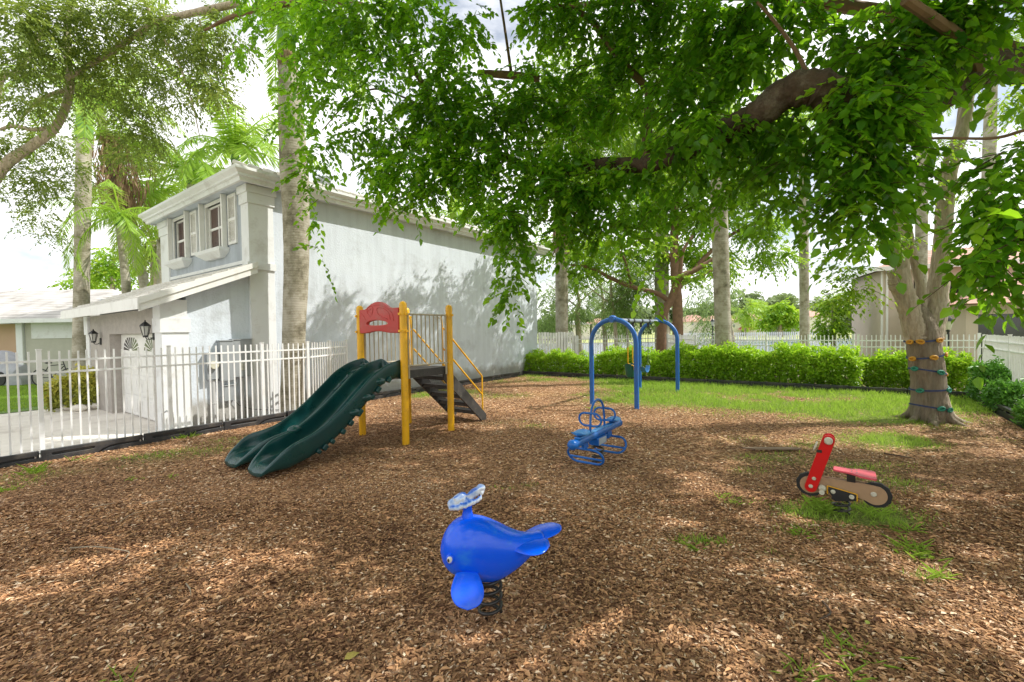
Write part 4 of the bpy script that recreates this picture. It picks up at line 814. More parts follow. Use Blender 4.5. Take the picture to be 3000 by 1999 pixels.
# ------------------------------------------------------------------ arch swing set
ac = Vector((2.47, 10.85, 0)); sw = thing('swing_set', 'blue swing frame of two steel arches joined by a beam', 'swing set', ac+U*1.7, HA); W_ = FR[sw]
for x in (-1.7, 1.7):
    q = MB(W_); R0 = 0.58; zt = 2.14
    pts = [(x, R0, -0.1), (x, R0, 0.6), (x, R0, 1.2)]+[(x, R0*math.cos(a), zt-R0+R0*math.sin(a)) for a in np.linspace(0, PI, 22)]+[(x, -R0, 1.2), (x, -R0, 0.6), (x, -R0, -0.1)]
    q.tube(pts, 0.057, 20); ar = q.build('arch', M['blue'], sw, smooth=True)
    q = MB(W_); q.lathe([(0.085, 0), (0.095, 0.02), (0.07, 0.05), (0.03, 0.065)], (0, 0, 0), 16, M=Matrix.Translation((x, 0, zt+0.035))); q.tube([(x-0.09, 0, zt), (x+0.09, 0, zt)], 0.075, 16); q.build('clamp', M['blue'], ar, smooth=True)
q = MB(W_); q.tube([(-1.62, 0, 2.12), (1.62, 0, 2.12)], 0.053, 20); bm_ = q.build('crossbeam', M['silver'], sw, smooth=True)
hang = [0.92-1.7, 1.33-1.7, 1.95-1.7, 2.55-1.7]
for x in hang:
    q = MB(W_); q.tube([(x-0.035, 0, 2.12), (x+0.035, 0, 2.12)], 0.068, 16); q.box(x-0.012, x+0.012, -0.03, 0.03, 1.99, 2.06); q.tube([(x, -0.03, 1.97), (x, 0.03, 1.97)], 0.025, 8); q.build('hanger', M['blackmetal'], bm_, smooth=True)
def chain(q, p0, p1, step=0.045, r=0.006):
    p0 = Vector(p0); p1 = Vector(p1); d = p1-p0; nn = int(d.length/step); d.normalize()
    for i in range(nn):
        c = p0+d*(step*(i+0.5)); a = Vector((1, 0, 0)) if i % 2 else Vector((0, 1, 0)); h = step*0.62
        q.tube([c-d*h, c-d*h*0.5+a*0.012, c+d*h*0.5+a*0.012, c+d*h, c+d*h*0.5-a*0.012, c-d*h*0.5-a*0.012], r*0.6, 4, closed=True)
# toddler bucket swing
xb = (hang[0]+hang[1])/2; bs = thing('bucket_swing', 'dark green toddler bucket swing with yellow buckles hanging behind the front arch leg', 'swing', W_ @ Vector((xb, 0, 0.7)), HA); F = FR[bs]
MI = W_
for x in hang[:2]: q = MB(MI); chain(q, (x, 0, 1.96), (xb+(x-xb)*0.8, 0, 1.42)); q.build('chain', M['steel'], bs)
q = MB(MI)
for x in hang[:2]: q = MB(MI); xx = xb+(x-xb)*0.8; q.tube([(xx, 0, 1.42), (xb+(x-xb)*0.82, 0, 1.02)], 0.014, 8); q.build('chain_sleeve', M['yellow'], bs)
q = MB(MI); rings = []
for r_, z in ((0.03, 0.62), (0.11, 0.63), (0.15, 0.70), (0.165, 0.82), (0.175, 0.94), (0.165, 0.945), (0.15, 0.82), (0.12, 0.73), (0.02, 0.70)):
    rings.append([(xb+r_*1.05*math.cos(a), r_*0.8*math.sin(a), z+0.05*(abs(math.cos(a))**2)*(1 if z > 0.8 else 0)) for a in np.linspace(0, 2*PI, 20, endpoint=False)])
q.loft(rings); q.build('bucket', surf('green_swing_plastic', (0.008, 0.11, 0.07), rough=0.35), bs, smooth=True)
q = MB(MI)
for s_ in (-1, 1): q.box(xb+s_*0.09-0.04, xb+s_*0.09+0.04, -0.155, -0.135, 0.83, 0.93)
q.tube([(xb-0.17, 0, 1.0), (xb-0.12, -0.12, 0.94), (xb+0.12, -0.12, 0.94), (xb+0.17, 0, 1.0)], 0.014, 8); q.build('buckle', M['yellow'], bs, bevel=0.008)
# belt swing
xb = (hang[2]+hang[3])/2; bl = thing('belt_swing', 'blue belt swing on long chains beside the rear arch', 'swing', W_ @ Vector((xb, 0, 0.6)), HA)
for x in hang[2:]: q = MB(MI); chain(q, (x, 0, 1.96), (xb+(x-xb)*0.85, 0, 0.92)); q.build('chain', M['blackmetal'], bl)
for s_ in (-1, 1): q = MB(MI); x = xb+s_*0.255; q.tube([(x, 0, 0.93), (x, -0.06, 0.82), (x, 0.06, 0.82)], 0.006, 6, closed=True); q.build('triangle_link', M['steel'], bl)
q = MB(MI); top = []; 
for i in range(17):
    t_ = i/16*2-1; x = xb+t_*0.25; z = 0.66+0.17*(abs(t_)**2.2); wd = 0.075-0.02*abs(t_)**4
    top.append([(x, -wd, z), (x, -wd*0.9, z+0.006), (x, wd*0.9, z+0.006), (x, wd, z), (x, wd*0.9, z-0.006), (x, -wd*0.9, z-0.006)])
q.loft(top); q.build('belt_seat', surf('blue_belt', (0.03, 0.17, 0.42), rough=0.4), bl, smooth=True)
# ------------------------------------------------------------------ whale spring rider
WP = Vector((-0.175, 2.93, 0)); wt = thing('whale_rider', 'glossy blue whale spring rider with a white water spout', 'spring rider', WP, math.radians(13)); Q = FR[wt]
q = MB(Q); pts = []; turns = 4.2
for i in range(int(turns*26)+1):
    a = 2*PI*i/26; z = 0.01+0.27*i/(turns*26); pts.append((0.075*math.cos(a), 0.075*math.sin(a), z))
q.tube(pts, 0.0115, 10); q.build('spring', M['spring'], wt, smooth=True)
MB(Q).box(-0.10, 0.10, -0.05, 0.05, 0.255, 0.285).build('spring_plate', M['blackmetal'], wt, bevel=0.004)
sec = [(-.322, .475, .012, .012), (-.315, .475, .055, .05), (-.295, .478, .105, .09), (-.262, .482, .150, .125), (-.215, .487, .182, .150), (-.155, .488, .202, .168), (-.09, .482, .205, .172), (-.02, .468, .196, .168), (.045, .452, .178, .158), (.105, .438, .156, .144), (.16, .430, .132, .128), (.21, .430, .108, .112), (.255, .440, .085, .098), (.295, .458, .062, .088), (.33, .478, .044, .080), (.36, .495, .030, .07), (.375, .505, .012, .05)]
q = MB(Q); rings = []
for x, zc, rz, ry in sec:
    ring = []
    for k in range(28):
        a = 2*PI*k/28; ca, sa = math.cos(a), math.sin(a); sgn = lambda v: (1 if v >= 0 else -1)
        yy = ry*0.93*sgn(ca)*abs(ca)**0.92; zz = rz*sgn(sa)*abs(sa)**(0.95 if sa > 0 else 0.9)
        if sa < 0: yy *= 1-0.12*abs(sa); zz *= 1+0.22*math.exp(-((x-0.02)/0.14)**2)
        ring.append((x, yy, zc+zz))
    rings.append(ring)
q.loft(rings)
q.build('body', M['whale'], wt, smooth=True, sub=1)
# tail: two lobes, raised
def paddle(q, root, ax, side, L_, W_2, th, n=14, tipr=0.9, M=None):
    """rounded flat lobe growing from root along ax, width along side"""
    ax = Vector(ax).normalized(); side = Vector(side).normalized(); nn = ax.cross(side).normalized(); rings = []
    for i in range(n+1):
        t_ = i/n; c = Vector(root)+ax*L_*t_ ; w_ = W_2*(0.62+0.38*math.sin(PI*min(t_, 0.6)/1.2))*math.sqrt(max(0.0, 1-max(0, (t_-0.45)/0.55)**2.4))+0.002; h = th*math.sqrt(max(0.0, 1-t_**3))+0.0015
        rings.append([c+side*w_*math.cos(a)+nn*h*math.sin(a) for a in np.linspace(0, 2*PI, 20, endpoint=False)])
    q.loft(rings)
q = MB(Q); paddle(q, (.17, -.035, .475), (.90, -.42, .04), (.42, .88, .10), .235, .120, .020); paddle(q, (.25, .02, .478), (.93, .16, .15), (-.2, .97, 0), .285, .100, .018)
q.ell((.27, -.005, .480), (.10, .10, .030), 16)
q.build('tail_fluke', M['whale'], wt, smooth=True, sub=1)
q = MB(Q); paddle(q, (.19, .045, .345), (.9, .25, .22), (-.25, .95, 0), .20, .05, .012); q.build('foot_rest', M['whale'], wt, smooth=True)
for s_ in (-1, 1):
    q = MB(Q); paddle(q, (-.165, s_*.125, .385), (-.06, s_*.56, -.60), (1, 0, -.14), .215, .105, .013); q.build('flipper', M['whale'], wt, smooth=True, sub=1)
    q = MB(Q); q.ell((-.268, s_*.112, .472), (.028, .020, .034), 14); ey = q.build('eyelid', M['whale'], wt, smooth=True)
    q = MB(Q); q.ell((-.272, s_*.124, .474), (.018, .012, .022), 12); q.build('eyeball', surf('eye_white', (0.75, 0.75, 0.72), rough=0.3), ey, smooth=True)
    q = MB(Q); q.ell((-.280, s_*.131, .474), (.008, .006, .012), 10); q.build('pupil', M['blackmetal'], ey, smooth=True)
q = MB(Q); q.lathe([(.040, .66), (.036, .70), (.031, .715), (.030, .745), (.036, .765)], (-.14, 0, 0), 18); q.build('spout_neck', M['whale'], wt, smooth=True)
def spoutmat():
    m, t, n, l = nt('spout_paint'); out = n.new('ShaderNodeOutputMaterial'); b = n.new('ShaderNodeBsdfPrincipled'); l.new(b.outputs[0], out.inputs[0]); b.inputs['Roughness'].default_value = 0.3
    g = n.new('ShaderNodeNewGeometry'); sp = n.new('ShaderNodeSeparateXYZ'); l.new(g.outputs['Normal'], sp.inputs[0]); tc = n.new('ShaderNodeTexCoord')
    no = n.new('ShaderNodeTexNoise'); no.inputs['Scale'].default_value = 14; no.inputs['Detail'].default_value = 3; l.new(tc.outputs['Object'], no.inputs[0])
    ad = n.new('ShaderNodeMath'); ad.operation = 'MULTIPLY_ADD'; l.new(sp.outputs[2], ad.inputs[0]); ad.inputs[1].default_value = 0.42; l.new(no.outputs[0], ad.inputs[2])
    r = ramp(n, [(0.50, (0.66, 0.70, 0.74)), (0.70, (0.36, 0.48, 0.72)), (0.92, (0.01, 0.10, 0.50))]); l.new(ad.outputs[0], r.inputs[0]); l.new(r.outputs[0], b.inputs['Base Color']); return m
q = MB(Q); c0 = Vector((-.14, 0, .785))
q.ell(c0, (.05, .045, .035), 12)
def lobe(c, r, ry_=0.0, rz_=0.0): q.ell((0, 0, 0), r, 14, M=Matrix.Translation(c0+Vector(c)) @ Matrix.Rotation(rz_, 4, 'Z') @ Matrix.Rotation(ry_, 4, 'Y'))
lobe((-.060, 0, .022), (.062, .048, .026), -0.55); lobe((-.105, -.004, -.004), (.030, .036, .026), -1.1); lobe((.050, .004, .052), (.062, .044, .024), -0.50); lobe((.095, .004, .082), (.030, .032, .020), 0.3)
for x, y, z, r_ in ((-.112, -.030, -.024, .014), (-.092, -.042, -.020, .015), (-.068, -.046, -.022, .014), (-.045, -.046, -.014, .016), (-.018, -.044, -.014, .015), (.010, -.042, -.004, .015), (.035, -.040, .004, .016), (.062, -.036, .012, .014), (.082, -.030, .022, .013), (.095, -.014, .05, .013), (.105, .0, .060, .012), (-.10, .03, -.02, .015), (-.05, .045, -.01, .018), (0, .045, .0, .018), (.05, .04, .02, .017)): lobe((x, y, z), (r_*1.1, r_*1.2, r_*1.2))
q.tube([c0+Vector((-.09, -.03, .03)), c0+Vector((-.04, -.02, .052)), c0+Vector((-.01, 0, .04))], 0.013, 8); q.tube([c0+Vector((.0, -.02, .04)), c0+Vector((.05, -.03, .072)), c0+Vector((.095, -.022, .088))], 0.012, 8)
q.build('spout', spoutmat(), wt, remesh=0.0055)
# ------------------------------------------------------------------ red motorbike spring rider (x along the bike to the rear)
MPp = G(2464, 1503); mt = thing('motorbike_rider', 'red and tan motorbike shaped spring rider with black wheels', 'spring rider', MPp, math.radians(-37)); Q = FR[mt]
XZ = Matrix(((1, 0, 0, 0), (0, 0, 1, 0), (0, 1, 0, 0), (0, 0, 0, 1)))     # prism xy -> x,z ; thickness -> y
fw, rw = (-.262, .247), (.275, .245)
q = MB(Q); pts = [(0.07*math.cos(2*PI*i/24), 0.07*math.sin(2*PI*i/24), 0.0+0.135*i/60) for i in range(61)]; q.tube(pts, 0.011, 10); q.build('spring', M['spring'], mt, smooth=True)
for (cx, cz) in (fw, rw):
    q = MB(Q); nT = 44; o = []
    for k in range(nT*2):
        a = PI*k/nT; r_ = 0.122 if (k // 4) % 2 == 0 else 0.118; o.append((cx+r_*math.cos(a), cz+r_*math.sin(a)))
    q.prism(o, -0.022, 0.022, M=XZ); q.build('wheel', surf('black_rubber_board', (0.012, 0.012, 0.012), (0.02, 0.02, 0.02), rough=0.6), mt, bevel=0.003)
def circ(cx, cz, r_, n_=36, a0=0, a1=2*PI, end=False): return [(cx+r_*math.cos(a), cz+r_*math.sin(a)) for a in np.linspace(a0, a1, n_, endpoint=end)]
body = circ(rw[0]-0.008, rw[1]+0.0, 0.093, 22, math.radians(-125), math.radians(75), True)+[(0.17, 0.345), (-0.08, 0.343), (-0.18, 0.338)]+circ(fw[0]+0.0, fw[1]-0.0, 0.088, 20, math.radians(65), math.radians(300), True)+[(-0.14, 0.205), (0.13, 0.195), (0.19, 0.18)]
q = MB(Q); q.prism(body, -0.036, -0.023, M=XZ); q.prism(body, 0.023, 0.036, M=XZ); q.build('frame_board', M['tanb'], mt, bevel=0.003)
# fork boards
fa = math.radians(17); 
def capsule(p0, p1, r_):
    d = (Vector(p1)-Vector(p0)); a = math.atan2(d.y, d.x); return [(p0[0]+r_*math.cos(t_), p0[1]+r_*math.sin(t_)) for t_ in np.linspace(a+PI/2, a+1.5*PI, 14)]+[(p1[0]+r_*math.cos(t_), p1[1]+r_*math.sin(t_)) for t_ in np.linspace(a-PI/2, a+PI/2, 14)]
p0 = (fw[0]+0.01, fw[1]-0.015); p1 = (p0[0]+0.150, p0[1]+0.505)
for y0 in (-0.062, 0.040):
    q = MB(Q); q.prism(capsule(p0, p1, 0.053), y0, y0+0.022, M=XZ); q.build('fork_board', M['redb'], mt, bevel=0.005, seg=3)
q = MB(Q); q.box(p0[0]+0.09, p0[0]+0.12, -0.04, 0.04, 0.45, 0.62); 
def bolt(q, x, z, r_, y=-0.062, h=0.012): q.tube([(x, y, z), (x, y-h*0.6, z), (x, y-h, z)], [r_, r_, r_*0.7], 18)
q = MB(Q); q.tube([(p1[0], -0.20, p1[1]), (p1[0], -0.075, p1[1])], 0.0, 6) if False else None
for z_, s_ in ((0, 1),): q.tube([(p1[0], -0.115, p1[1]), (p1[0], 0.115, p1[1])], 0.018, 14)
for yy in (-1, 1): q.lathe([(0.030, 0), (0.037, 0.006), (0.037, 0.03), (0.028, 0.040)], (0, 0, 0), 20, M=Matrix.Translation((p1[0], yy*0.065, p1[1])) @ Matrix.Rotation(PI/2*yy*-1, 4, 'X'))
q.build('handlebar', M['cream'], mt, smooth=True)
q = MB(Q); bolt(q, p0[0]+0.0, p0[1]+0.01, 0.019); bolt(q, p0[0]+0.028, p0[1]+0.095, 0.018); bolt(q, rw[0]-0.02, rw[1]+0.01, 0.024, -0.036, 0.016); q.build('bolt_cap', M['cream'], mt, smooth=True)
q = MB(Q); q.tube([(-0.155, -0.13, 0.22), (-0.155, 0.13, 0.22)], 0.018, 14); q.lathe([(0.033, 0), (0.036, 0.006), (0.03, 0.02)], (0, 0, 0), 16, M=Matrix.Translation((-0.155, -0.04, 0.235)) @ Matrix.Rotation(PI/2, 4, 'X'))
q.tube([(-0.155, -0.145, 0.22), (-0.155, -0.13, 0.22)], 0.024, 16); q.build('foot_peg', M['cream'], mt, smooth=True)
q = MB(Q); Mh = Matrix.Translation((p1[0]-0.108, 0, p1[1]-0.09)) @ Matrix.Rotation(-math.radians(72), 4, 'Y'); q.lathe([(0.012, -0.004), (0.052, -0.002), (0.055, 0.006), (0.050, 0.014), (0.01, 0.014)], (0, 0, 0), 20, M=Mh); q.build('headlight', M['cream'], mt, smooth=True)
q = MB(Q); q.box(p1[0]-0.100, p1[0]-0.055, -0.068, -0.063, p1[1]-0.135, p1[1]-0.105); q.build('headlight_bracket', M['spring'], mt)
# steel box and seat
q = MB(Q); q.prism([(-0.105, 0.225), (-0.10, 0.265), (0.12, 0.228), (0.12, 0.165), (-0.05, 0.125)], -0.060, 0.060, M=XZ); bx_ = q.build('spring_box', M['blackmetal'], mt, bevel=0.004)
q = MB(Q)
for a_, b_ in (((-0.112, 0.19), (-0.112, 0.272)), ((-0.112, 0.272), (0.128, 0.232)), ((0.128, 0.232), (0.128, 0.165))): q.tube([(a_[0], -0.058, a_[1]), (b_[0], -0.058, b_[1])], 0.0045, 6)
q.build('yellow_edge', M['yellow'], bx_); q = MB(Q); bolt(q, -0.065, 0.222, 0.021, -0.060); bolt(q, 0.085, 0.200, 0.022, -0.060, 0.016); q.build('bolt_cap', M['cream'], bx_, smooth=True)
q = MB(Q); q.box(0.045, 0.115, -0.04, 0.04, 0.34, 0.42); q.build('seat_bracket', M['spring'], mt)
seat = [(-0.06, -0.072), (-0.075, -0.06), (-0.075, 0.06), (-0.06, 0.072), (0.06, 0.080), (0.10, 0.10), (0.13, 0.135), (0.25, 0.145), (0.265, 0.13), (0.265, -0.13), (0.25, -0.145), (0.13, -0.135), (0.10, -0.10), (0.06, -0.080)]
Ms = Matrix.Translation((0.01, 0, 0.43)) @ Matrix.Rotation(math.radians(3), 4, 'Y'); q = MB(Q); q.prism(seat, 0, 0.019, M=Ms); se = q.build('seat', M['seatred'], mt, bevel=0.005, seg=3)
q = MB(Q)
for x_ in (0.075, 0.115):
    for y_ in (-0.03, 0.03): q.tube([Ms @ Vector((x_, y_, 0.019)), Ms @ Vector((x_, y_, 0.023))], 0.006, 10)
q.build('screw', M['steel'], se)
# ------------------------------------------------------------------ blue two-seat spring seesaw (x along the beam)
SSp = G(1752, 1358); ss = thing('spring_seesaw', 'blue two-seat spring seesaw with looped handles and foot loops', 'spring rider', SSp, HA); Q = FR[ss]
q = MB(Q); pts = [(0.08*math.cos(2*PI*i/24), 0.08*math.sin(2*PI*i/24), 0.01+0.24*i/84) for i in range(85)]; q.tube(pts, 0.013, 10); q.build('spring', M['spring'], ss, smooth=True)
zb = 0.43; hl = 0.74
q = MB(Q); q.tube([(-hl, 0, zb-0.005), (hl, 0, zb+0.02)], 0.058, 24); be = q.build('beam', M['blue2'], ss, smooth=True)
q = MB(Q); q.ell((-hl-0.005, 0, zb-0.005), (0.068, 0.068, 0.068), 18); q.ell((hl+0.005, 0, zb+0.02), (0.064, 0.064, 0.064), 18); q.build('end_ball', M['blue2'], be, smooth=True)
q = MB(Q); q.box(-hl+0.12, hl-0.12, -0.045, 0.045, zb+0.048, zb+0.068); q.build('top_plate', M['blue2l'], be, bevel=0.006)
q = MB(Q); q.prism([(-0.17, 0.0), (0.17, 0.0), (0.13, -0.11), (-0.13, -0.11)], -0.075, 0.075, M=Matrix.Translation((0, 0, zb-0.035)) @ XZ); bx2 = q.build('mount_box', M['blue2'], ss, bevel=0.006)
q = MB(Q); q.add([(-0.12, -0.077, zb-0.135), (0.12, -0.077, zb-0.135), (0.12, -0.077, zb-0.045), (-0.12, -0.077, zb-0.045)], [(0, 1, 2, 3)]); q.build('data_plate', surf('pale_plate', (0.45, 0.5, 0.55), (0.35, 0.42, 0.5), scale=40, rough=0.3), bx2)
for s_ in (-1, 1):
    x = s_*(hl-0.22); q = MB(Q); zz = zb+0.07
    rings = []
    for i in range(13):
        t_ = i/12*2-1; ww = 0.11*math.sqrt(max(0.02, 1-t_**4)); up = 0.03*t_*t_
        rings.append([(x+t_*0.13, ww*math.cos(a), zz+0.012+up+0.016*math.sin(a)+0.022*abs(math.cos(a))) for a in np.linspace(0, 2*PI, 16, endpoint=False)])
    q.loft(rings); q.build('seat', M['blue2l'], ss, smooth=True)
def stadium(c, hw_, hh, ex, ez, n_=10):
    c = Vector(c); ex = Vector(ex).normalized(); ez = Vector(ez).normalized(); pts = []
    for k in range(n_+1): a = -PI/2+PI*k/n_; pts.append(c+ex*(hw_-hh+hh*math.cos(a))+ez*hh*math.sin(a))
    for k in range(n_+1): a = PI/2+PI*k/n_; pts.append(c+ex*(-(hw_-hh)+hh*math.cos(a))+ez*hh*math.sin(a))
    return pts
q = MB(Q); aw = 0.235; pts = [(-aw, 0, zb+0.05), (-aw*0.97, 0, zb+0.2)]+[(-aw*0.9*math.cos(a), 0, zb+0.27+0.21*math.sin(a)) for a in np.linspace(0.1, PI-0.1, 14)]+[(aw*0.97, 0, zb+0.2), (aw, 0, zb+0.05)]
q.tube(pts, 0.0155, 12); q.build('handle_hoop', M['blue2'], ss, smooth=True)
for s_ in (-1, 1):
    q = MB(Q); q.tube(stadium((s_*(aw+0.0), 0, zb+0.235), 0.165, 0.088, (0, 1, 0), (s_*0.1, 0, 1)), 0.0145, 10, closed=True); q.build('grip_loop', M['blue2'], ss, smooth=True)
    q = MB(Q); cx = s_*0.39; ez = (s_*0.42, 0, 0.8); cc_ = Vector((cx, 0, 0.20)); q.tube(stadium(cc_, 0.26, 0.12, (0, 1, 0), ez), 0.0165, 10, closed=True)
    e_ = Vector(ez).normalized(); q.tube([cc_-e_*0.035+Vector((0, -0.25, 0)), cc_-e_*0.035+Vector((0, 0.25, 0))], 0.0155, 10); q.build('foot_loop', M['blue2'], ss, smooth=True)
    q = MB(Q); q.prism([(cx-0.09, zb-0.02), (cx+0.05, zb-0.02), (cx+0.06, 0.31), (cx-0.06, 0.29)], -0.02, 0.02, M=XZ); q.build('loop_gusset', M['blue2'], ss)
K = 3000/2353.0
def cl(x, y, Y, rx, ry, n, rd=None):
    """one leaf clump standing at depth Y; x,y,rx,ry read off the photograph"""
    c = P(x*K, y*K, Y); a, b = rx*K/FPX*Y, ry*K/FPX*Y
    return ((c.x, c.y, c.z), (a, rd or (a+b)/2, b), n)
def path_tube(q, pts, radii, n=12, rough=0.06):
    pp = bez(pts, max(8, len(pts)*7)); m = len(pp); ri = np.interp(np.linspace(0, 1, m), np.linspace(0, 1, len(radii)), radii)
    rr = [r*(1+rough*random.uniform(-1, 1)) for r in ri]; q.tube(pp, rr, n)
def crown(name, clumps, mat, parent, twigmat=None, **kw):
    clumps = [c for c in clumps if c[2] >= 1]
    (V, Fq, r), tw = sprays(clumps, **kw); o = np_mesh(name, V, Fq, r, mat, parent)
    if tw is not None and twigmat: np_mesh('twigs', tw[0], tw[1], tw[2], twigmat, parent)
    return o
LIT = [(150,1350,1.1,.45),(420,1320,.9,.35),(640,1265,.7,.3),(700,1235,.5,.2),(290,1545,.28,.12),(360,1490,.3,.12),(300,1590,.22,.08),(290,1660,.28,.12),(640,1555,.30,.12),(640,1640,.34,.10),(570,1640,.2,.1),(530,1705,.22,.10),(455,1790,.26,.10),(400,1840,.16,.08),(830,1810,.26,.12),(790,1690,.16,.08),(420,1560,.3,.06),
 (1070,1310,.35,.12),(1180,1390,.35,.13),(1130,1420,.2,.1),(1290,1420,.2,.1),(1440,1245,.6,.22),(1560,1160,.9,.3),(1330,1150,.5,.2),(1480,1330,.3,.15),(1700,1230,.9,.25),(1900,1240,1.1,.3),(2060,1265,.9,.3),(2100,1440,.35,.10),(2060,1360,.4,.12),(2000,1180,1.2,.5),(2250,1190,1.5,.6),(2450,1200,1.2,.6),(2300,1280,1.1,.35),(2500,1270,.6,.45),(2480,1230,.7,.3),
 (2110,1820,.16,.10),(2160,1870,.20,.10),(2210,1930,.16,.08),(2430,1770,.22,.08),(2560,1820,.22,.09),(2650,1870,.24,.09),(2760,1920,.26,.10),(2870,1960,.2,.1),(2600,1620,.22,.09),(2700,1680,.22,.07),(2860,1730,.26,.08),(2960,1780,.24,.08),(1620,1840,.2,.10),(1500,1880,.24,.10),(1440,1900,.2,.1),(1560,1920,.16,.1),(1720,1700,.14,.06),(1560,1700,.14,.06),(1530,1500,.16,.07),(1640,1640,.12,.06),(1240,1400,.14,.06),(2850,1480,.2,.08),(1000,1560,.16,.07),(900,1480,.2,.06),(740,1480,.18,.06),(1180,1640,.14,.06),(1950,1560,.16,.07),(2150,1700,.14,.06),(1850,1800,.12,.06),(1150,1880,.12,.07),(960,1920,.12,.06),(620,1900,.12,.06),(180,1800,.12,.06),(2250,1560,.14,.06),(1300,1330,.2,.07),(1600,1420,.16,.06)]
LITW = [(G(a_, b_), (r1*0.62 if b_ > 1480 and a_ < 1000 else r1*(1.0 if b_ > 1480 else 0.9)), (r2*0.8 if b_ > 1480 and a_ < 1000 else r2*(1.1 if b_ > 1480 else 1))) for a_, b_, r1, r2 in LIT]
def lit_at(x, y, z, grow=0.0):  # true where a leaf would shade a chosen sun spot; such leaves are dropped
    gx = x-z/math.tan(SUN_EL)*math.cos(SUN_AZ); gy = y-z/math.tan(SUN_EL)*math.sin(SUN_AZ); h = np.zeros(np.shape(gx), bool)
    for p_, r1, r2 in LITW: h |= (((gx-p_.x)/(r1+grow))**2+((gy-p_.y)/(r2+grow))**2) < 1
    return h
# ------------------------------------------------------------------ the big shade tree, trunk just out of frame on the right
T0 = Vector((8.6, 3.9, 0)); bt = thing('shade_tree', 'big broad-leaved shade tree spreading its limbs and hanging leaves over the playground', 'tree', T0)
F = FR[bt]; q = MB()
path_tube(q, [(8.6, 3.9, -0.2), (8.5, 3.9, 1.2), (8.0, 4.1, 2.6), (7.3, 4.3, 3.6)], [0.42, 0.36, 0.30, 0.26], 16); q.build('trunk', M['bark'], bt, smooth=True)
def pk(x, y, Y): return P(x*K, y*K, Y)
limb = [Vector((7.3, 4.3, 3.6)), Vector((6.4, 4.4, 4.25)), pk(2353, 152, 4.4), pk(2235, 178, 4.3), pk(2120, 240, 4.2), pk(2010, 262, 4.15), pk(1930, 232, 4.1), pk(1870, 200, 4.1), pk(1800, 218, 4.25), pk(1745, 262, 4.4), pk(1670, 300, 4.7), pk(1580, 345, 5.1), pk(1480, 378, 5.6), pk(1380, 380, 6.0), pk(1250, 396, 6.5), pk(1100, 330, 6.9), pk(960, 250, 7.2)]
q = MB(); path_tube(q, limb, [0.23, 0.19, 0.145, 0.14, 0.14, 0.145, 0.150, 0.150, 0.14, 0.13, 0.115, 0.105, 0.095, 0.07, 0.05, 0.03], 20, 0.10); q.build('limb', M['barkd'], bt, smooth=True)
q = MB()
for pts, rr in [([pk(1490, 205, 6.0), pk(1420, 130, 6.2), pk(1350, 40, 6.4), pk(1270, 10, 6.5)], [.05, .045, .04, .03]), ([pk(1480, 378, 5.6), pk(1490, 280, 5.8), pk(1490, 205, 6.0)], [.06, .06, .05]), ([pk(1240, 182, 6.8), pk(1180, 174, 6.8), pk(1100, 168, 7)], [.055, .06, .05]), ([pk(1175, 170, 6.8), pk(1165, 100, 6.8), pk(1150, 0, 6.8)], [.025, .02, .018]),
                ([pk(1000, 260, 7), pk(975, 200, 7), pk(945, 150, 7), pk(900, 60, 7.2)], [.045, .045, .04, .03]), ([pk(1000, 260, 7), pk(930, 225, 7), pk(860, 205, 7), pk(800, 235, 7), pk(740, 300, 7)], [.02, .016, .014, .012, .008]), ([pk(860, 20, 7.5), pk(740, 0, 7.8), pk(560, 30, 8.2), pk(470, 70, 8.4)], [.05, .06, .045, .02]),
                ([pk(2252, 178, 4.3), pk(2230, 110, 3.9), pk(2160, 55, 3.7), pk(2080, 0, 3.6)], [.06, .05, .045, .04]), ([pk(1870, 205, 4.1), pk(1830, 120, 4.2), pk(1780, 50, 4.3), pk(1740, 5, 4.4)], [.02, .018, .015, .012]), ([pk(2010, 262, 4.15), pk(2060, 160, 4), pk(2100, 60, 4)], [.02, .015, .01]),
                ([pk(2353, 300, 3.6), pk(2280, 318, 3.7), pk(2150, 318, 3.8), pk(2050, 330, 4)], [.014, .012, .010, .006]), ([pk(1420, 400, 6), pk(1350, 440, 6), pk(1310, 520, 6)], [.02, .014, .008]),
                ([Vector((6.4, 4.4, 4.25)), Vector((5.4, 3.6, 5.6)), Vector((3.6, 3.0, 6.4)), Vector((1.2, 2.6, 6.8))], [.14, .11, .08, .05]), ([Vector((6.0, 4.6, 4.3)), Vector((5.2, 6.0, 6.0)), Vector((3.5, 7.2, 7.2)), Vector((0.5, 8.0, 7.6))], [.13, .1, .07, .04])]:
    path_tube(q, pts, rr, 8, 0.05)
q.build('branch', M['barkr'], bt, smooth=True)
L = []
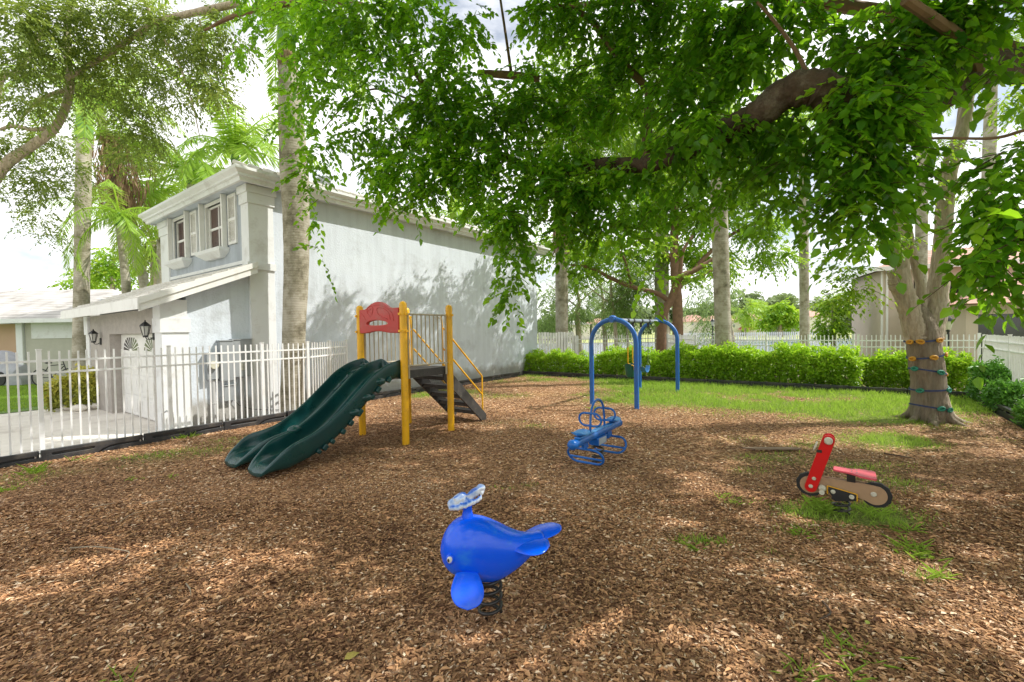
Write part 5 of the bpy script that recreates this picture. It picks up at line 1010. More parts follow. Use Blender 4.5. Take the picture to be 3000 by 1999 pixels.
# dense ceiling, left to right
for x, y, Y, rx, ry, n in [
 (600,10,8.2,60,50,90),(600,70,8.0,45,45,60),(565,140,7.8,35,25,26),(680,40,7.8,60,60,150),(700,120,7.6,50,60,120),(700,200,7.4,45,60,110),(760,60,7.4,70,70,200),(790,150,7.2,70,60,190),
 (690,300,7.0,40,60,80),(740,380,6.8,45,60,90),(710,440,6.7,45,50,70),(770,250,7,60,60,150),(850,80,7,80,70,240),(880,180,7,80,60,230),(850,280,6.9,75,60,200),(820,350,6.8,50,40,80),(900,360,6.8,70,60,190),
 (870,430,6.7,40,40,70),(940,440,6.6,60,50,120),(905,500,6.6,35,18,26),(960,60,6.8,80,70,240),(990,170,6.8,80,70,240),(990,290,6.7,80,70,250),(1010,380,6.5,70,60,200),(1000,470,6.5,50,45,110),(960,520,6.5,30,18,20),
 (1060,90,6.6,60,80,170),(1080,220,6.6,70,70,200),(1090,330,6.5,70,60,220),(1080,430,6.4,60,50,170),(1120,500,6.2,50,50,140),(1260,60,6.6,70,70,210),(1240,230,6.5,80,60,210),(1200,300,6.4,80,60,240),(1180,400,6.3,70,60,230),(1230,470,6.2,70,60,230),(1160,560,6.1,35,45,110),
 (1350,80,6.4,80,80,230),(1380,200,6.3,80,70,240),(1330,300,6.2,80,60,240),(1300,400,6.1,70,55,210),(1310,500,6.0,60,50,180),(1290,580,6.0,45,45,90),(1380,470,5.9,60,50,170),(1390,560,5.9,50,45,110),(1460,60,6.0,80,70,210),(1480,170,6.0,70,60,170),(1440,300,5.9,70,55,190),(1470,440,5.7,60,50,160),(1460,540,5.6,60,45,130),
 (1570,50,5.6,80,70,220),(1600,150,5.4,80,60,200),(1560,250,5.3,80,55,200),(1650,90,5.2,70,70,190),(1700,180,4.9,60,55,150),(1590,330,5.2,60,50,150),(1650,400,5.0,60,45,130),(1540,400,5.5,50,40,100),(1590,460,5.2,50,45,100),(1540,520,5.4,55,45,100),(1620,520,5.1,40,40,60),(1700,470,4.8,45,40,70),
 (1740,60,4.9,60,60,140),(1780,130,4.7,55,45,120),(1690,330,4.7,50,50,110),(1760,340,4.6,60,55,130),(1770,430,4.6,60,50,120),(1830,330,4.4,60,55,140),(1840,420,4.3,60,50,130),(1800,500,4.4,50,35,60),(1880,490,4.3,55,40,75),(1900,560,4.3,25,25,14),
 (1850,60,4.5,50,40,60),(1960,130,4.3,55,50,120),(2040,60,4.2,60,40,80),(1990,200,4.1,60,60,170),(2050,160,4.0,55,55,140),(1970,300,3.9,60,50,150),(2050,240,3.9,55,50,150),(1930,380,4.0,60,50,140),(2020,350,3.85,70,55,190),(2050,320,3.8,40,40,60),(2000,440,3.9,60,50,140),(2030,420,3.8,40,35,50),(1960,500,4.0,60,45,90),(1990,500,3.9,35,30,34),(1990,560,3.9,40,30,36),
 (2140,80,4.0,60,60,150),(2150,180,3.8,40,40,50),(2230,60,3.8,70,50,150),(2300,100,3.7,60,50,120),(2330,200,3.6,40,50,60),
 (2330,430,3.4,45,50,60),(2290,500,3.4,45,45,66),(2340,540,3.3,45,50,70),(2250,560,3.4,32,28,22),(2290,600,3.3,50,45,66),(2350,640,3.2,40,45,46),(2260,650,3.3,32,25,16),(2310,690,3.2,40,35,30),(2250,710,3.2,30,22,14),(2290,760,3.2,18,14,5)]:
    L.append(cl(x, y, Y, rx, ry, n))
L += [cl(1620,330,4.5,45,28,70), cl(1540,362,4.9,42,22,60), cl(1960,250,3.9,30,24,40)]
# hanging strands
def strand(pts, Y, w, n, k=6):
    for i in range(len(pts)-1):
        for j in range(k):
            t_ = (j+0.5)/k; L.append(cl(pts[i][0]*(1-t_)+pts[i+1][0]*t_, pts[i][1]*(1-t_)+pts[i+1][1]*t_, Y, w, w*0.9, n, 0.15))
strand([(700,470),(715,540),(735,600),(748,690)], 6.6, 17, 2); strand([(735,500),(742,560)], 6.6, 20, 4, 3); strand([(655,240),(650,330),(655,400)], 7.0, 14, 3)
strand([(1180,540),(1190,620),(1175,745)], 6.1, 34, 13); strand([(1155,560),(1150,640)], 6.1, 20, 6, 3); strand([(1500,540),(1495,620),(1475,725)], 5.2, 34, 6); strand([(1530,600),(1515,650)], 5.2, 22, 3, 3)
strand([(1300,600),(1290,650)], 6.0, 24, 5, 3); strand([(1920,560),(1945,600)], 4.2, 18, 1.2, 3); strand([(1560,540),(1580,590)], 5.2, 18, 2.5, 3)
strand([(870,470),(890,510)], 6.6, 18, 4, 2); strand([(610,60),(560,150),(530,170)], 7.9, 20, 3, 4)
L = [((c[0], c[1], c[2]+(0.30 if c[1] > 5 and (c[2]-CAMH)/c[1] < 0.5 else 0.22)), r, n*0.85*(0.42 if c[1] < 5.9 else 0.52)*random.uniform(0.6, 1.3)*(0.5 if (c[2]-CAMH)/c[1] < 0.36 and 0.30 < c[0]/c[1] < 0.75 else 1)) for c, r, n in L]
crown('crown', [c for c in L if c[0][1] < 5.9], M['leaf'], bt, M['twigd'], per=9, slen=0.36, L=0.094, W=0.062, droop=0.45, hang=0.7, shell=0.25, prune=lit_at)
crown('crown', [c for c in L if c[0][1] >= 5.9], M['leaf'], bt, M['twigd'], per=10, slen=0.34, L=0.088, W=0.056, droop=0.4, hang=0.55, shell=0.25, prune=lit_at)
# unseen upper crown, clumps and gaps laid out to cast the dappled shade
L = []
tries = 0
while len(L) < 1000 and tries < 20000:
    tries += 1
    x = random.uniform(-2.5, 12.5); y = random.uniform(-1.0, 11.0); z = random.uniform(5.0, 9.5)
    if z < 1.9+0.80*y+0.6 and abs(x) < 1.25*y+1.2: z = 1.9+0.80*y+0.7+random.random()*1.0
    if lit_at(x, y, z, 0.20): continue
    gx_ = x-z*0.9
    if y > 9.2 and gx_ < 1.5: continue
    L.append(((x, y, z), (0.37, 0.37, 0.16), 13))
crown('upper_crown', L, M['leaf'], bt, None, per=8, slen=0.30, L=0.14, W=0.10, droop=0.3, hang=0.3, shell=0.2, twigs=False)
q = MB()
for i in range(16):
    a = random.uniform(0, 6.28); e = Vector((4.5+5.5*math.cos(a), 4+5*math.sin(a)*0.9, 8.3)); m_ = Vector((6.3, 4.2, 6.5)).lerp(e, 0.5)+Vector((0, 0, 0.7)); e.z = max(e.z, 2.7+0.8*e.y)
    path_tube(q, [Vector((6.4, 4.3, 5.2)), m_, e], [0.08, 0.05, 0.02], 6)
q.build('upper_branch', M['barkd'], bt, smooth=True)
print('UPPER', len(L), tries)
# ------------------------------------------------------------------ tree with climbing holds
R0 = G(2726, 1233); tr = thing('climbing_tree', 'thick grey trunk wrapped with straps of climbing holds, forking at head height', 'tree', R0); YR = R0.y
q = MB(); qp = lambda px, py, Y=YR: P(px, py, Y)
path_tube(q, [qp(2727, 1262), qp(2726, 1225), qp(2722, 1170), qp(2718, 1100), qp(2708, 1030), qp(2703, 980), qp(2693, 940), qp(2676, 900)], [.36, .31, .28, .265, .265, .27, .225, .15], 24, 0.03)
for a_ in (0.2, 1.3, 2.3, 3.3, 4.1, 5.0, 5.8):
    c_, s_ = math.cos(a_), math.sin(a_); q.tube(bez([R0+Vector((c_*.16, s_*.16, .50)), R0+Vector((c_*.27, s_*.27, .17)), R0+Vector((c_*.42, s_*.42, .03)), R0+Vector((c_*.68, s_*.68, -.05))], 12), list(np.linspace(.10, .03, 13)), 10); q.build('trunk', M['bark'], tr, smooth=True)
q = MB(); path_tube(q, [qp(2694, 985), qp(2672, 930), qp(2655, 880), qp(2640, 835), qp(2625, 790)], [.24, .19, .175, .165, .15], 16, 0.05); path_tube(q, [qp(2650, 870), qp(2628, 838), qp(2618, 815)], [.13, .13, .10], 12, .08); path_tube(q, [qp(2645, 850), qp(2640, 740), qp(2622, 640), qp(2600, 520), qp(2560, 380), qp(2540, 200)], [.15, .11, .10, .10, .09, .07], 12, 0.04)
q.build('limb', M['bark'], tr, smooth=True)
q = MB(); path_tube(q, [qp(2716, 1040), qp(2722, 975), qp(2742, 900), qp(2752, 800), qp(2762, 700), qp(2768, 600), qp(2785, 480), qp(2820, 380), qp(2835, 280), qp(2870, 150), qp(2900, -50)], [.20, .225, .185, .15, .135, .135, .13, .115, .10, .09, .07], 16, 0.05); path_tube(q, [qp(2700, 905), qp(2697, 840), qp(2678, 760), qp(2665, 690), qp(2650, 600)], [.09, .075, .07, .06, .05], 10, .04)
path_tube(q, [qp(2820, 380), qp(2850, 360), qp(2900, 330)], [.07, .05, .04], 8); q.build('limb', M['bark'], tr, smooth=True)
L = [cl(x, y, Y, rx, ry, n) for x, y, Y, rx, ry, n in [(2020,540,8.6,45,30,40),(1950,620,8.6,40,22,30),(1975,665,8.6,35,14,26),(1915,690,8.6,22,12,14),(1930,570,8.4,30,20,18),(2050,540,8.4,30,25,20),(2310,230,9,40,30,40),(2340,260,9,30,20,24),(2160,330,8.5,40,30,30),(2130,440,8.5,25,20,18),(2230,420,8.5,25,25,14)]]
for i in range(26): x = random.uniform(6.5, 12); y = random.uniform(7.5, 12.5); L.append(((x, y, max(2.9+0.80*y, random.uniform(8.5, 11))), (0.7, 0.7, 0.35), 14))
for i in range(270):      # added leaf clumps, no limbs, aimed to shade the lower part of the long wall
    tt = random.uniform(1.2, 11.0); zm = float(np.interp(tt, [0.8, 2, 3.2, 4.8, 7, 11], [2.0, 2.9, 2.3, 3.7, 4.5, 4.2]))*random.uniform(0.85, 1.05); zz = random.uniform(0.0, zm); w_ = hw(tt, 0, zz); zc = random.uniform(7.6, 9.6)
    k_ = (zc-zz)/math.tan(SUN_EL); c_ = (w_.x+k_*math.cos(SUN_AZ), w_.y+k_*math.sin(SUN_AZ), zc)
    L.append((c_, (0.34, 0.34, 0.2), 20))
crown('crown', L, M['leafy'], tr, M['twigd'], per=8, slen=0.4, L=0.085, W=0.045, droop=0.3, shell=0.3)
# straps with holds: py, [(px, colour)]
strapm = surf('blue_strap', (0.03, 0.05, 0.16), (0.05, 0.08, 0.2), rough=0.7); hy = surf('yellow_hold', (0.66, 0.34, 0.03), (0.58, 0.26, 0.02), rough=0.5); hg = surf('green_hold', (0.02, 0.25, 0.17), (0.03, 0.2, 0.14), rough=0.5)
names = ['topmost strap around the climbing trunk with yellow holds', 'second strap from the top of the climbing trunk with yellow holds', 'middle strap of the climbing trunk with a green and a yellow hold', 'fourth strap of the climbing trunk with three green holds', 'lowest strap of the climbing trunk with green holds near the ground']
for k, (py, xs) in enumerate([(997, [(2650,0),(2672,0),(2708,0),(2750,0)]), (1043, [(2662,0),(2697,0),(2736,0)]), (1088, [(2666,1),(2713,1),(2757,0)]), (1139, [(2682,1),(2736,1),(2764,1)]), (1192, [(2713,1),(2736,1),(2775,1)])]):
    tr_x = float(np.interp(py, [975, 1030, 1100, 1170, 1225], [2701, 2708, 2718, 2722, 2726])); rr = float(np.interp(py, [975, 1030, 1100, 1170, 1225], [.285, .270, .273, .285, .315]))
    c = P(tr_x, py, YR); st_ = thing('climbing_strap', names[k], 'climbing holds', c, 0, 'straps of climbing holds'); Q = FR[st_]; tilt = [0.03, 0.05, -0.06, 0.02, -0.05][k]
    q = MB(Q); N_ = 36; vs = []
    for i in range(N_):
        a = 2*PI*i/N_
        for r_, dz in ((rr+0.006, -0.014), (rr+0.012, -0.014), (rr+0.012, 0.014), (rr+0.006, 0.014)): vs.append((r_*math.cos(a), r_*math.sin(a), dz+tilt*math.cos(a)))
    q.add(vs, [(i*4+j, ((i+1) % N_)*4+j, ((i+1) % N_)*4+(j+1) % 4, i*4+(j+1) % 4) for i in range(N_) for j in range(4)]); q.build('band', strapm, st_)
    for px, col in xs:
        off = max(-0.985, min(0.985, (px-tr_x)/FPX*YR/rr)); a = -PI/2+math.asin(off)+0.0
        base = Vector(((rr+0.012)*math.cos(a), (rr+0.012)*math.sin(a), tilt*math.cos(a))); Mz = Matrix.Translation(base) @ Matrix.Rotation(a, 4, 'Z') @ Matrix.Rotation(random.uniform(-0.3, 0.3), 4, 'X')
        q = MB(Q); ring = [(0.022, 0.052*math.cos(t_), 0.030*math.sin(t_)*(1+0.25*math.cos(t_))) for t_ in np.linspace(0, 2*PI, 16, endpoint=False)]; q.tube(ring, 0.019, 10, closed=True, M=Mz); q.box(0.0, 0.018, -0.045, 0.045, -0.024, 0.024, M=Mz); q.tube([Mz @ Vector((0.01, 0, 0)), Mz @ Vector((0.032, 0, 0))], 0.008, 8)
        q.build('climbing_hold', hg if col else hy, st_, bevel=0.006, smooth=True)
# ------------------------------------------------------------------ palms
def frond_geo(c, azs, e0s, Ls, bend=1.5, ll=0.5, lw=0.03, nl=44, hang=0.6, plume=0.35):
    out = []
    for az, e0, Lf in zip(azs, e0s, Ls):
        s = np.linspace(0.06, 1, nl); e = e0-bend*s**1.4; hx = np.cumsum(np.cos(e))*Lf/nl; hz = np.cumsum(np.sin(e))*Lf/nl
        fd = np.array([math.cos(az), math.sin(az), 0]); sd = np.array([-math.sin(az), math.cos(az), 0])
        pos = np.array(c)+fd*hx[:, None]+np.array([0, 0, 1.0])*hz[:, None]; tg = fd*np.cos(e)[:, None]+np.array([0, 0, 1.0])*np.sin(e)[:, None]; up = np.cross(tg, sd)*-1
        ln = ll*np.sin(PI*np.clip(s*0.86+0.14, 0, 1))**0.6*Lf/3.0
        for sg in (-1, 1):
            for rep in range(2):
                d = sd*sg*(0.8)+tg*0.55+np.array([0, 0, -hang])+rng.normal(size=(nl, 3))*0.14+up*(plume*(rng.random(nl)-0.5))[:, None]
                out.append(diamond_geo(pos+rng.normal(size=(nl, 3))*0.01, d, up+rng.normal(size=(nl, 3))*0.3, ln*(0.8+0.3*rng.random(nl)), lw*Lf/3.0, rnd=np.clip(rng.normal(0.5, 0.2, nl), 0, 1)))
        # rachis
        w_ = np.linspace(0.035, 0.008, nl)[:, None]*Lf/3.0; A = pos-sd*w_-up*0.0; B = pos+sd*w_; V = np.stack([A[:-1], B[:-1], B[1:], A[1:]], 1).reshape(-1, 3)
        out.append((V, np.arange(nl-1)[:, None]*4+np.array([[0, 1, 2, 3]]), np.full(nl-1, 0.7))); A2 = pos-up*w_; B2 = pos+up*w_; V = np.stack([A2[:-1], B2[:-1], B2[1:], A2[1:]], 1).reshape(-1, 3); out.append((V, np.arange(nl-1)[:, None]*4+np.array([[0, 1, 2, 3]]), np.full(nl-1, 0.6)))
    return merge(out)
def palm(label, base, trunk, radii, shaft=1.3, nf=13, Lf=3.2, e=(1.3, -0.3), ll=0.55, lw=0.035, bend=1.5, mat=None, shag=0, group=None, az0=None, boot=0, hang=0.6, name='palm_tree', nl=40):
    t_ = thing(name, label, 'palm', base, 0, group); q = MB(); top = Vector(trunk[-1])
    path_tube(q, trunk, radii, 20, 0.012); q.build('trunk', M['palm'], t_, smooth=True)
    c = top.copy()
    if shaft > 0:
        q = MB(); d = (top-Vector(trunk[-2])).normalized(); r_ = radii[-1]; q.tube([top-d*0.03, top+d*shaft*0.15, top+d*shaft*0.6, top+d*shaft], [r_*1.12, r_*1.2, r_*0.9, r_*0.45], 18); q.build('crownshaft', surf('green_crownshaft', (0.12, 0.27, 0.05), (0.18, 0.33, 0.08), scale=2, rough=0.45), t_, smooth=True); c = top+d*shaft*0.95
    azs = [(az0 or random.uniform(0, 6))+i*2.4 for i in range(nf)]; es = [e[0]+(e[1]-e[0])*(i/(nf-1))**0.8 for i in range(nf)]
    V, Fq, r = frond_geo(c, azs, es, [Lf*random.uniform(0.85, 1.1) for _ in azs], bend, ll, lw, nl, hang); np_mesh('crown', V, Fq, r, mat or M['frond'], t_)
    if boot:
        n_ = 120; a = rng.random(n_)*2*PI; r_ = radii[-1]*1.02; C = np.stack([top.x+r_*np.cos(a), top.y+r_*np.sin(a), top.z+0.1-rng.random(n_)*boot*0.4], 1); D = np.stack([np.cos(a)*0.13, np.sin(a)*0.13, -np.ones(n_)], 1)
        V, Fq, r = diamond_geo(C, D, np.stack([np.cos(a), np.sin(a), np.zeros(n_)], 1), boot*(0.4+0.6*rng.random(n_)), 0.09); np_mesh('dry_boot', V, Fq, r, M['straw'], t_)
    return t_, c
def vtr(px, py0, py1, Y, n=4, lean=0.0):
    """straight trunk seen in column px between two heights"""
    a = P(px, py0, Y); a.z = 0; b = P(px+lean, py1, Y); return [a.lerp(b, i/(n-1)) for i in range(n)]
# royal palm between fence and house
B0 = G(853, 1216); tb_ = [B0+Vector((0, 0, -0.1)), P(858, 1100, B0.y), P(862, 950, B0.y), P(868, 800, B0.y), P(868, 650, B0.y), P(862, 500, B0.y), P(852, 340, B0.y), P(845, 220, B0.y), P(841, 150, B0.y)]
t_, _ = palm('massive grey royal palm trunk standing between the white fence and the house wall', B0, tb_, [.27, .25, .255, .27, .29, .31, .27, .21, .165], shaft=1.5, nf=14, Lf=3.6, boot=0.5, az0=0.9)
A0 = G(240, 1168); YA = A0.y
palm('slim palm trunk with green crownshaft growing beside the garage corner', A0, [A0, P(238, 1000, YA), P(240, 800, YA), P(243, 600, YA), P(246, 405, YA)], [.24, .21, .19, .20, .18], shaft=1.5, nf=11, Lf=3.0, az0=0.3)
Y2 = 16.0; b2 = P(430, 960, Y2); b2.z = 0
sh, c2 = palm('leaning palm with a long shag of dry brown fronds behind the garage roof', b2, [b2, P(425, 850, Y2), P(390, 740, Y2), P(352, 600, Y2), P(318, 450, Y2), P(292, 330, Y2)], [.17, .15, .15, .15, .14, .13], shaft=0.5, nf=12, Lf=3.0, az0=1.4)
n_ = 1500; tt = rng.random(n_); xs_ = np.interp(tt, [0, .5, 1], [318, 350, 372]); ys_ = np.interp(tt, [0, .5, 1], [380, 520, 640]); C = np.array([P(a, b, Y2-0.1) for a, b in zip(xs_, ys_)])+rng.normal(size=(n_, 3))*np.array([.24, .24, .1])*(0.5+np.sin(tt*3))[:, None]
V, Fq, r = diamond_geo(C, np.stack([rng.normal(size=n_)*0.2, rng.normal(size=n_)*0.2, -np.ones(n_)], 1), rng.normal(size=(n_, 3)), 0.55, 0.05); np_mesh('dry_shag', V, Fq, r, M['straw'], sh)
# low drooping palm left of the garage roof
b3 = P(375, 990, 14.5); b3.z = 0
palm('low palm with drooping feathery fronds over the neighbouring roof', b3, [b3, P(370, 850, 14.5), P(352, 660, 14.5)], [.14, .12, .11], shaft=0.4, nf=13, Lf=2.7, e=(1.1, -0.6), ll=0.62, lw=0.026, az0=2.9, hang=0.9, bend=1.7)
# fronds behind the house
for lab, px, py, Y, Lf, nf, e in [('bright green palm crown rising behind the front roof corner', 690, 455, 17.5, 3.5, 13, (1.45, -0.1)), ('pale green palm crown behind the middle of the front roof edge', 560, 520, 17.5, 3.6, 13, (1.3, -0.3)), ('yellow-green palm crown behind the left end of the house roof', 470, 580, 19, 3.6, 14, (1.3, -0.4)), ('palm crown with yellowing fronds behind the long side roof', 1345, 640, 26, 3.6, 13, (1.35, -0.3))]:
    b_ = P(px, 980, Y); b_.z = 0; palm(lab, b_, [b_, P(px+4, 800, Y), P(px, py+20, Y)], [.2, .17, .14], shaft=0.5, nf=nf, Lf=Lf, e=e, lw=0.05, ll=0.62)
# far palms right of the house
def simple_palm(label, px, pyt, Y, r_, lean=0, **kw):
    tr_ = vtr(px, 980, pyt, Y, 6, lean); bz = tr_[0]; k_ = [1.12, 1.0, 1.0, 1.02, .98, .85]; return palm(label, bz, tr_, [r_*x for x in k_], **kw)
simple_palm('grey palm trunk with a brown straw collar behind the wooden board fence', 1645, 610, 21.9, .31, 0, shaft=1.2, nf=12, Lf=3.4, boot=2.4)
simple_palm('pale mottled palm trunk rising straight out of the bright hedge', 2122, 380, 15.9, .27, -22, shaft=1.5, nf=12, Lf=3.4)
simple_palm('slender pale palm trunk behind the fence right of the hedge palm', 2358, 420, 25, .235, -6, shaft=1.5, nf=12, Lf=3.4)
simple_palm('thin grey palm trunk standing just behind the climbing tree fork', 2698, 330, 18.5, .20, 4, shaft=1.4, nf=12, Lf=3.0)
simple_palm('thin palm trunk at the right edge between leaves and building', 2880, 230, 21, .24, 25, shaft=1.4, nf=12, Lf=3.2)
simple_palm('short smooth palm trunk behind the leaning reddish tree', 1940, 560, 26, .40, -4, shaft=1.5, nf=10, Lf=3.2)
simple_palm('distant fan palm above the terracotta roofs', 2308, 900, 150, .35, 0, shaft=0, nf=34, Lf=5.2, e=(1.5, -1.2), ll=1.6, lw=0.2, bend=0.5, mat=M['fartree'], nl=14, hang=0.2)
simple_palm('distant coconut palm leaning beside a white house', 2184, 915, 95, .22, -4, shaft=0, nf=14, Lf=5.0, e=(1.2, -0.6), ll=1.0, lw=0.1, nl=24); simple_palm('distant coconut palm with golden fronds left of the round green tree', 2232, 905, 105, .22, 4, shaft=0, nf=14, Lf=5.0, e=(1.2, -0.6), ll=1.0, lw=0.1, nl=24)
# ------------------------------------------------------------------ trees
def tree(name, label, base, limbs, clumps, mat, bark, group=None, **kw):
    t_ = thing(name, label, 'tree', base, 0, group); q = MB(); first = True
    for pts, rr in limbs:
        path_tube(q, pts, rr, 10, 0.05)
        if first: q.build('trunk', bark, t_, smooth=True); q = MB(); first = False
    if q.v: q.build('branch', bark, t_, smooth=True)
    crown('crown', clumps, mat, t_, None, twigs=False, **kw); return t_
# oak-like tree over the left side
Y = 9.5; ob = P(-240, 1000, Y); ob.z = 0
L = [cl(x, y, Yy, rx, ry, n) for x, y, Yy, rx, ry, n in [(30,40,8,70,50,90),(120,30,8.5,80,50,110),(220,30,9,80,45,110),(320,30,9,70,45,95),(400,70,9,60,45,80),(450,130,9,50,40,60),(480,190,9,45,40,50),(505,220,8.6,30,20,16),(40,140,8.5,60,45,70),(130,120,9,80,50,100),(230,120,9.4,80,50,110),(320,130,9.4,70,45,95),(380,190,9.4,50,35,55),(440,240,9,36,18,14),(260,200,9.8,80,45,95),(160,210,9.8,60,40,60),(60,230,9,60,40,60),(330,250,10,50,38,44),(310,300,10,60,40,66),(350,320,10,40,32,36),(300,360,10.5,60,40,66),(30,330,9.5,55,35,50),(110,320,10,50,32,50),(60,400,10,55,30,50),(120,430,10,45,30,42),(30,450,10,50,20,20),(160,380,10.4,40,30,34),(90,500,10.4,40,24,22),(130,540,10.4,26,18,12),(500,60,8.6,40,30,30),(540,100,8.6,30,25,18),(480,110,8.8,40,30,30)]]
L = [(c, r, n*1.9) for c, r, n in L]
for i in range(8): L.append(((random.uniform(-12, -4), random.uniform(4, 8.5), random.uniform(8.8, 10.5)), (0.9, 0.9, 0.4), 16))
tree('oak_tree', 'oak-like tree with small grey-green leaves filling the upper left corner', ob,
     [([ob, P(-200, 850, Y), P(-120, 680, Y), P(0, 500, Y), P(90, 430, Y), P(165, 370, Y), P(205, 260, Y), P(195, 120, Y), P(220, -60, Y)], [.24, .2, .15, .11, .09, .08, .07, .06, .04]),
      ([P(0, 500, Y), P(-20, 420, Y), P(0, 240, Y), P(60, 200, Y), P(140, 60, Y)], [.1, .09, .06, .04, .03]), ([P(165, 370, Y), P(100, 380, Y), P(40, 370, Y), P(0, 380, Y)], [.05, .04, .04, .03]), ([P(205, 260, Y), P(120, 290, Y), P(60, 350, Y)], [.04, .035, .02]), ([P(195, 230, 9.2), P(300, 170, 9.2), P(450, 70, 9), P(560, 40, 8.6), P(700, 10, 8.4)], [.05, .05, .05, .06, .06]), ([P(450, 70, 9), P(520, 180, 9), P(560, 290, 9), P(585, 400, 9)], [.025, .02, .014, .008]), ([P(470, 90, 9), P(430, 20, 9), P(400, -40, 9)], [.03, .025, .02]), ([P(585, 60, 9), P(600, 150, 9), P(640, 230, 9)], [.02, .014, .008])],
     L, M['leafo'], M['bark'], per=11, slen=0.42, L=0.072, W=0.030, droop=0.3, hang=0.3, shell=0.2)
# mid-distance trees beyond the far fence
Y = 24; tb0 = P(1985, 985, Y); tb0.z = 0
L = [cl(x, y, Yy, rx, ry, n) for x, y, Yy, rx, ry, n in [(1560,420,24,80,50,150),(1620,500,24,70,40,110),(1480,480,24,70,45,110),(1700,440,24,70,50,130),(1740,520,24,60,40,95),(1780,580,24,45,28,50),(1640,590,25,70,28,70),(1560,580,25,60,30,70),(1450,580,25,60,30,70),(1360,560,25,60,30,80),(1340,620,25,50,26,60),(1270,560,25,40,40,60),(1600,340,24,90,60,150),(1720,360,24,70,60,120),(1500,330,24,90,60,140),(1770,300,24,60,60,90)]]
tree('bright_tree', 'tall tree with bright yellow-green foliage behind the swing set', tb0, [([tb0, P(1985, 900, Y), P(1978, 800, Y), P(1975, 700, Y), P(1975, 600, Y), P(1960, 480, Y)], [.30, .27, .25, .22, .2, .15]), ([P(1985, 850, Y), P(2060, 760, Y), P(2140, 690, Y), P(2240, 640, Y)], [.14, .12, .09, .05]), ([P(1978, 760, Y), P(1880, 700, Y), P(1780, 660, Y)], [.12, .1, .05]), ([P(1985, 840, Y), P(2070, 800, Y), P(2150, 760, Y)], [.12, .08, .04]), ([P(1976, 700, Y), P(2010, 600, Y), P(2080, 520, Y)], [.12, .1, .05])],
     [(c, r, n*2.0) for c, r, n in L], M['leafy'], M['barkr'], per=10, slen=0.9, L=0.20, W=0.10, droop=0.3, hang=0.3, shell=0.15)
Y = 20.5; b_ = P(1935, 985, Y); b_.z = 0
L = [cl(x, y, Y, rx, ry, n) for x, y, rx, ry, n in [(1370,600,45,22,60),(1440,625,45,16,40),(1500,560,50,26,60),(1580,640,50,18,46),(1660,620,50,18,46),(1400,570,50,20,50),(1340,580,40,22,40)]]
tree('leaning_tree', 'leaning tree with smooth reddish bark just behind the swing arches', b_, [([b_, P(1942, 930, Y), P(1965, 880, Y), P(1992, 815, Y), P(2040, 790, Y), P(2110, 745, Y)], [.24, .22, .18, .15, .12, .07]), ([P(1962, 885, Y), P(1925, 860, Y), P(1850, 840, Y), P(1790, 815, Y), P(1730, 785, Y), P(1660, 775, Y)], [.12, .11, .10, .09, .07, .04]), ([P(1992, 815, Y), P(2000, 740, Y), P(2030, 690, Y)], [.11, .08, .05]), ([P(1850, 840, Y), P(1830, 760, Y), P(1800, 720, Y)], [.07, .05, .03])],
     L, M['leafy'], M['barkr'], per=10, slen=0.6, L=0.15, W=0.08, droop=0.2, hang=0.2, shell=0.15)
for k, (px, Yy, lab, cls) in enumerate([(1700, 31, 'feathery lakeside tree with a thick brown trunk beside the board fence', [(1300,720,50,45),(1260,680,45,45),(1340,700,40,50),(1260,740,40,28),(1310,640,40,30)]), (1776, 32, 'feathery lakeside tree second from the board fence', [(1400,710,45,40),(1380,660,45,40),(1420,750,35,20)]), (1808, 26, 'thin crooked lakeside sapling seen through the front swing arch', [(1420,690,35,30),(1440,650,35,30)]), (1842, 27, 'sparse twiggy lakeside tree with pale yellow-green leaves', [(1450,660,45,40),(1440,720,30,24),(1470,610,45,30)])]):
    bs_ = P(px, 1000, Yy); bs_.z = 0; tree('lakeside_tree', lab, bs_, [([bs_, P(px-8, 930, Yy), P(px-4-6*k, 880, Yy), P(px-18, 820, Yy)], [.22-.04*k, .18-.04*k, .12-.015*k, .05]), ([P(px-8, 900, Yy), P(px-60, 860, Yy), P(px-100, 830, Yy)], [.06, .04, .02]), ([P(px-8, 890, Yy), P(px+40, 850, Yy), P(px+80, 820, Yy)], [.06, .04, .02])],
        [cl(x, y, Yy, rx, ry, 120) for x, y, rx, ry in cls], M['feather'], M['bark'], 'trees on the near lake shore', per=10, slen=0.9, L=0.24, W=0.05, droop=0.5, hang=0.7, shell=0.2)
b_ = P(2150, 985, 40); b_.z = 0
tree('willowy_tree', 'pale willowy tree whose feathery sprays hang right of the thick trunks', b_, [([b_, P(2120, 860, 40), P(2060, 780, 40)], [.2, .15, .08])], [cl(x, y, 40, rx, ry, n) for x, y, rx, ry, n in [(1650,700,35,40,60),(1620,740,25,40,40),(1680,660,35,25,36),(1600,690,30,40,40),(1620,650,30,25,30),(1640,780,25,30,26)]], M['feather'], M['bark'], per=10, slen=1.2, L=0.34, W=0.07, droop=0.6, hang=0.8, shell=0.2)
b_ = P(2440, 985, 28); b_.z = 0
tree('flowering_tree', 'green tree dotted with yellow blossom left of the beige building', b_, [([b_, P(2442, 930, 28), P(2440, 890, 28)], [.14, .12, .08])], [cl(x, y, 28, rx, ry, n) for x, y, rx, ry, n in [(1920,700,35,26,110),(1905,740,32,28,110),(1935,680,25,22,70),(1925,760,30,20,60),(1890,760,22,18,36)]], M['leafy'], M['bark'], per=9, slen=0.6, L=0.17, W=0.09, shell=0.3)
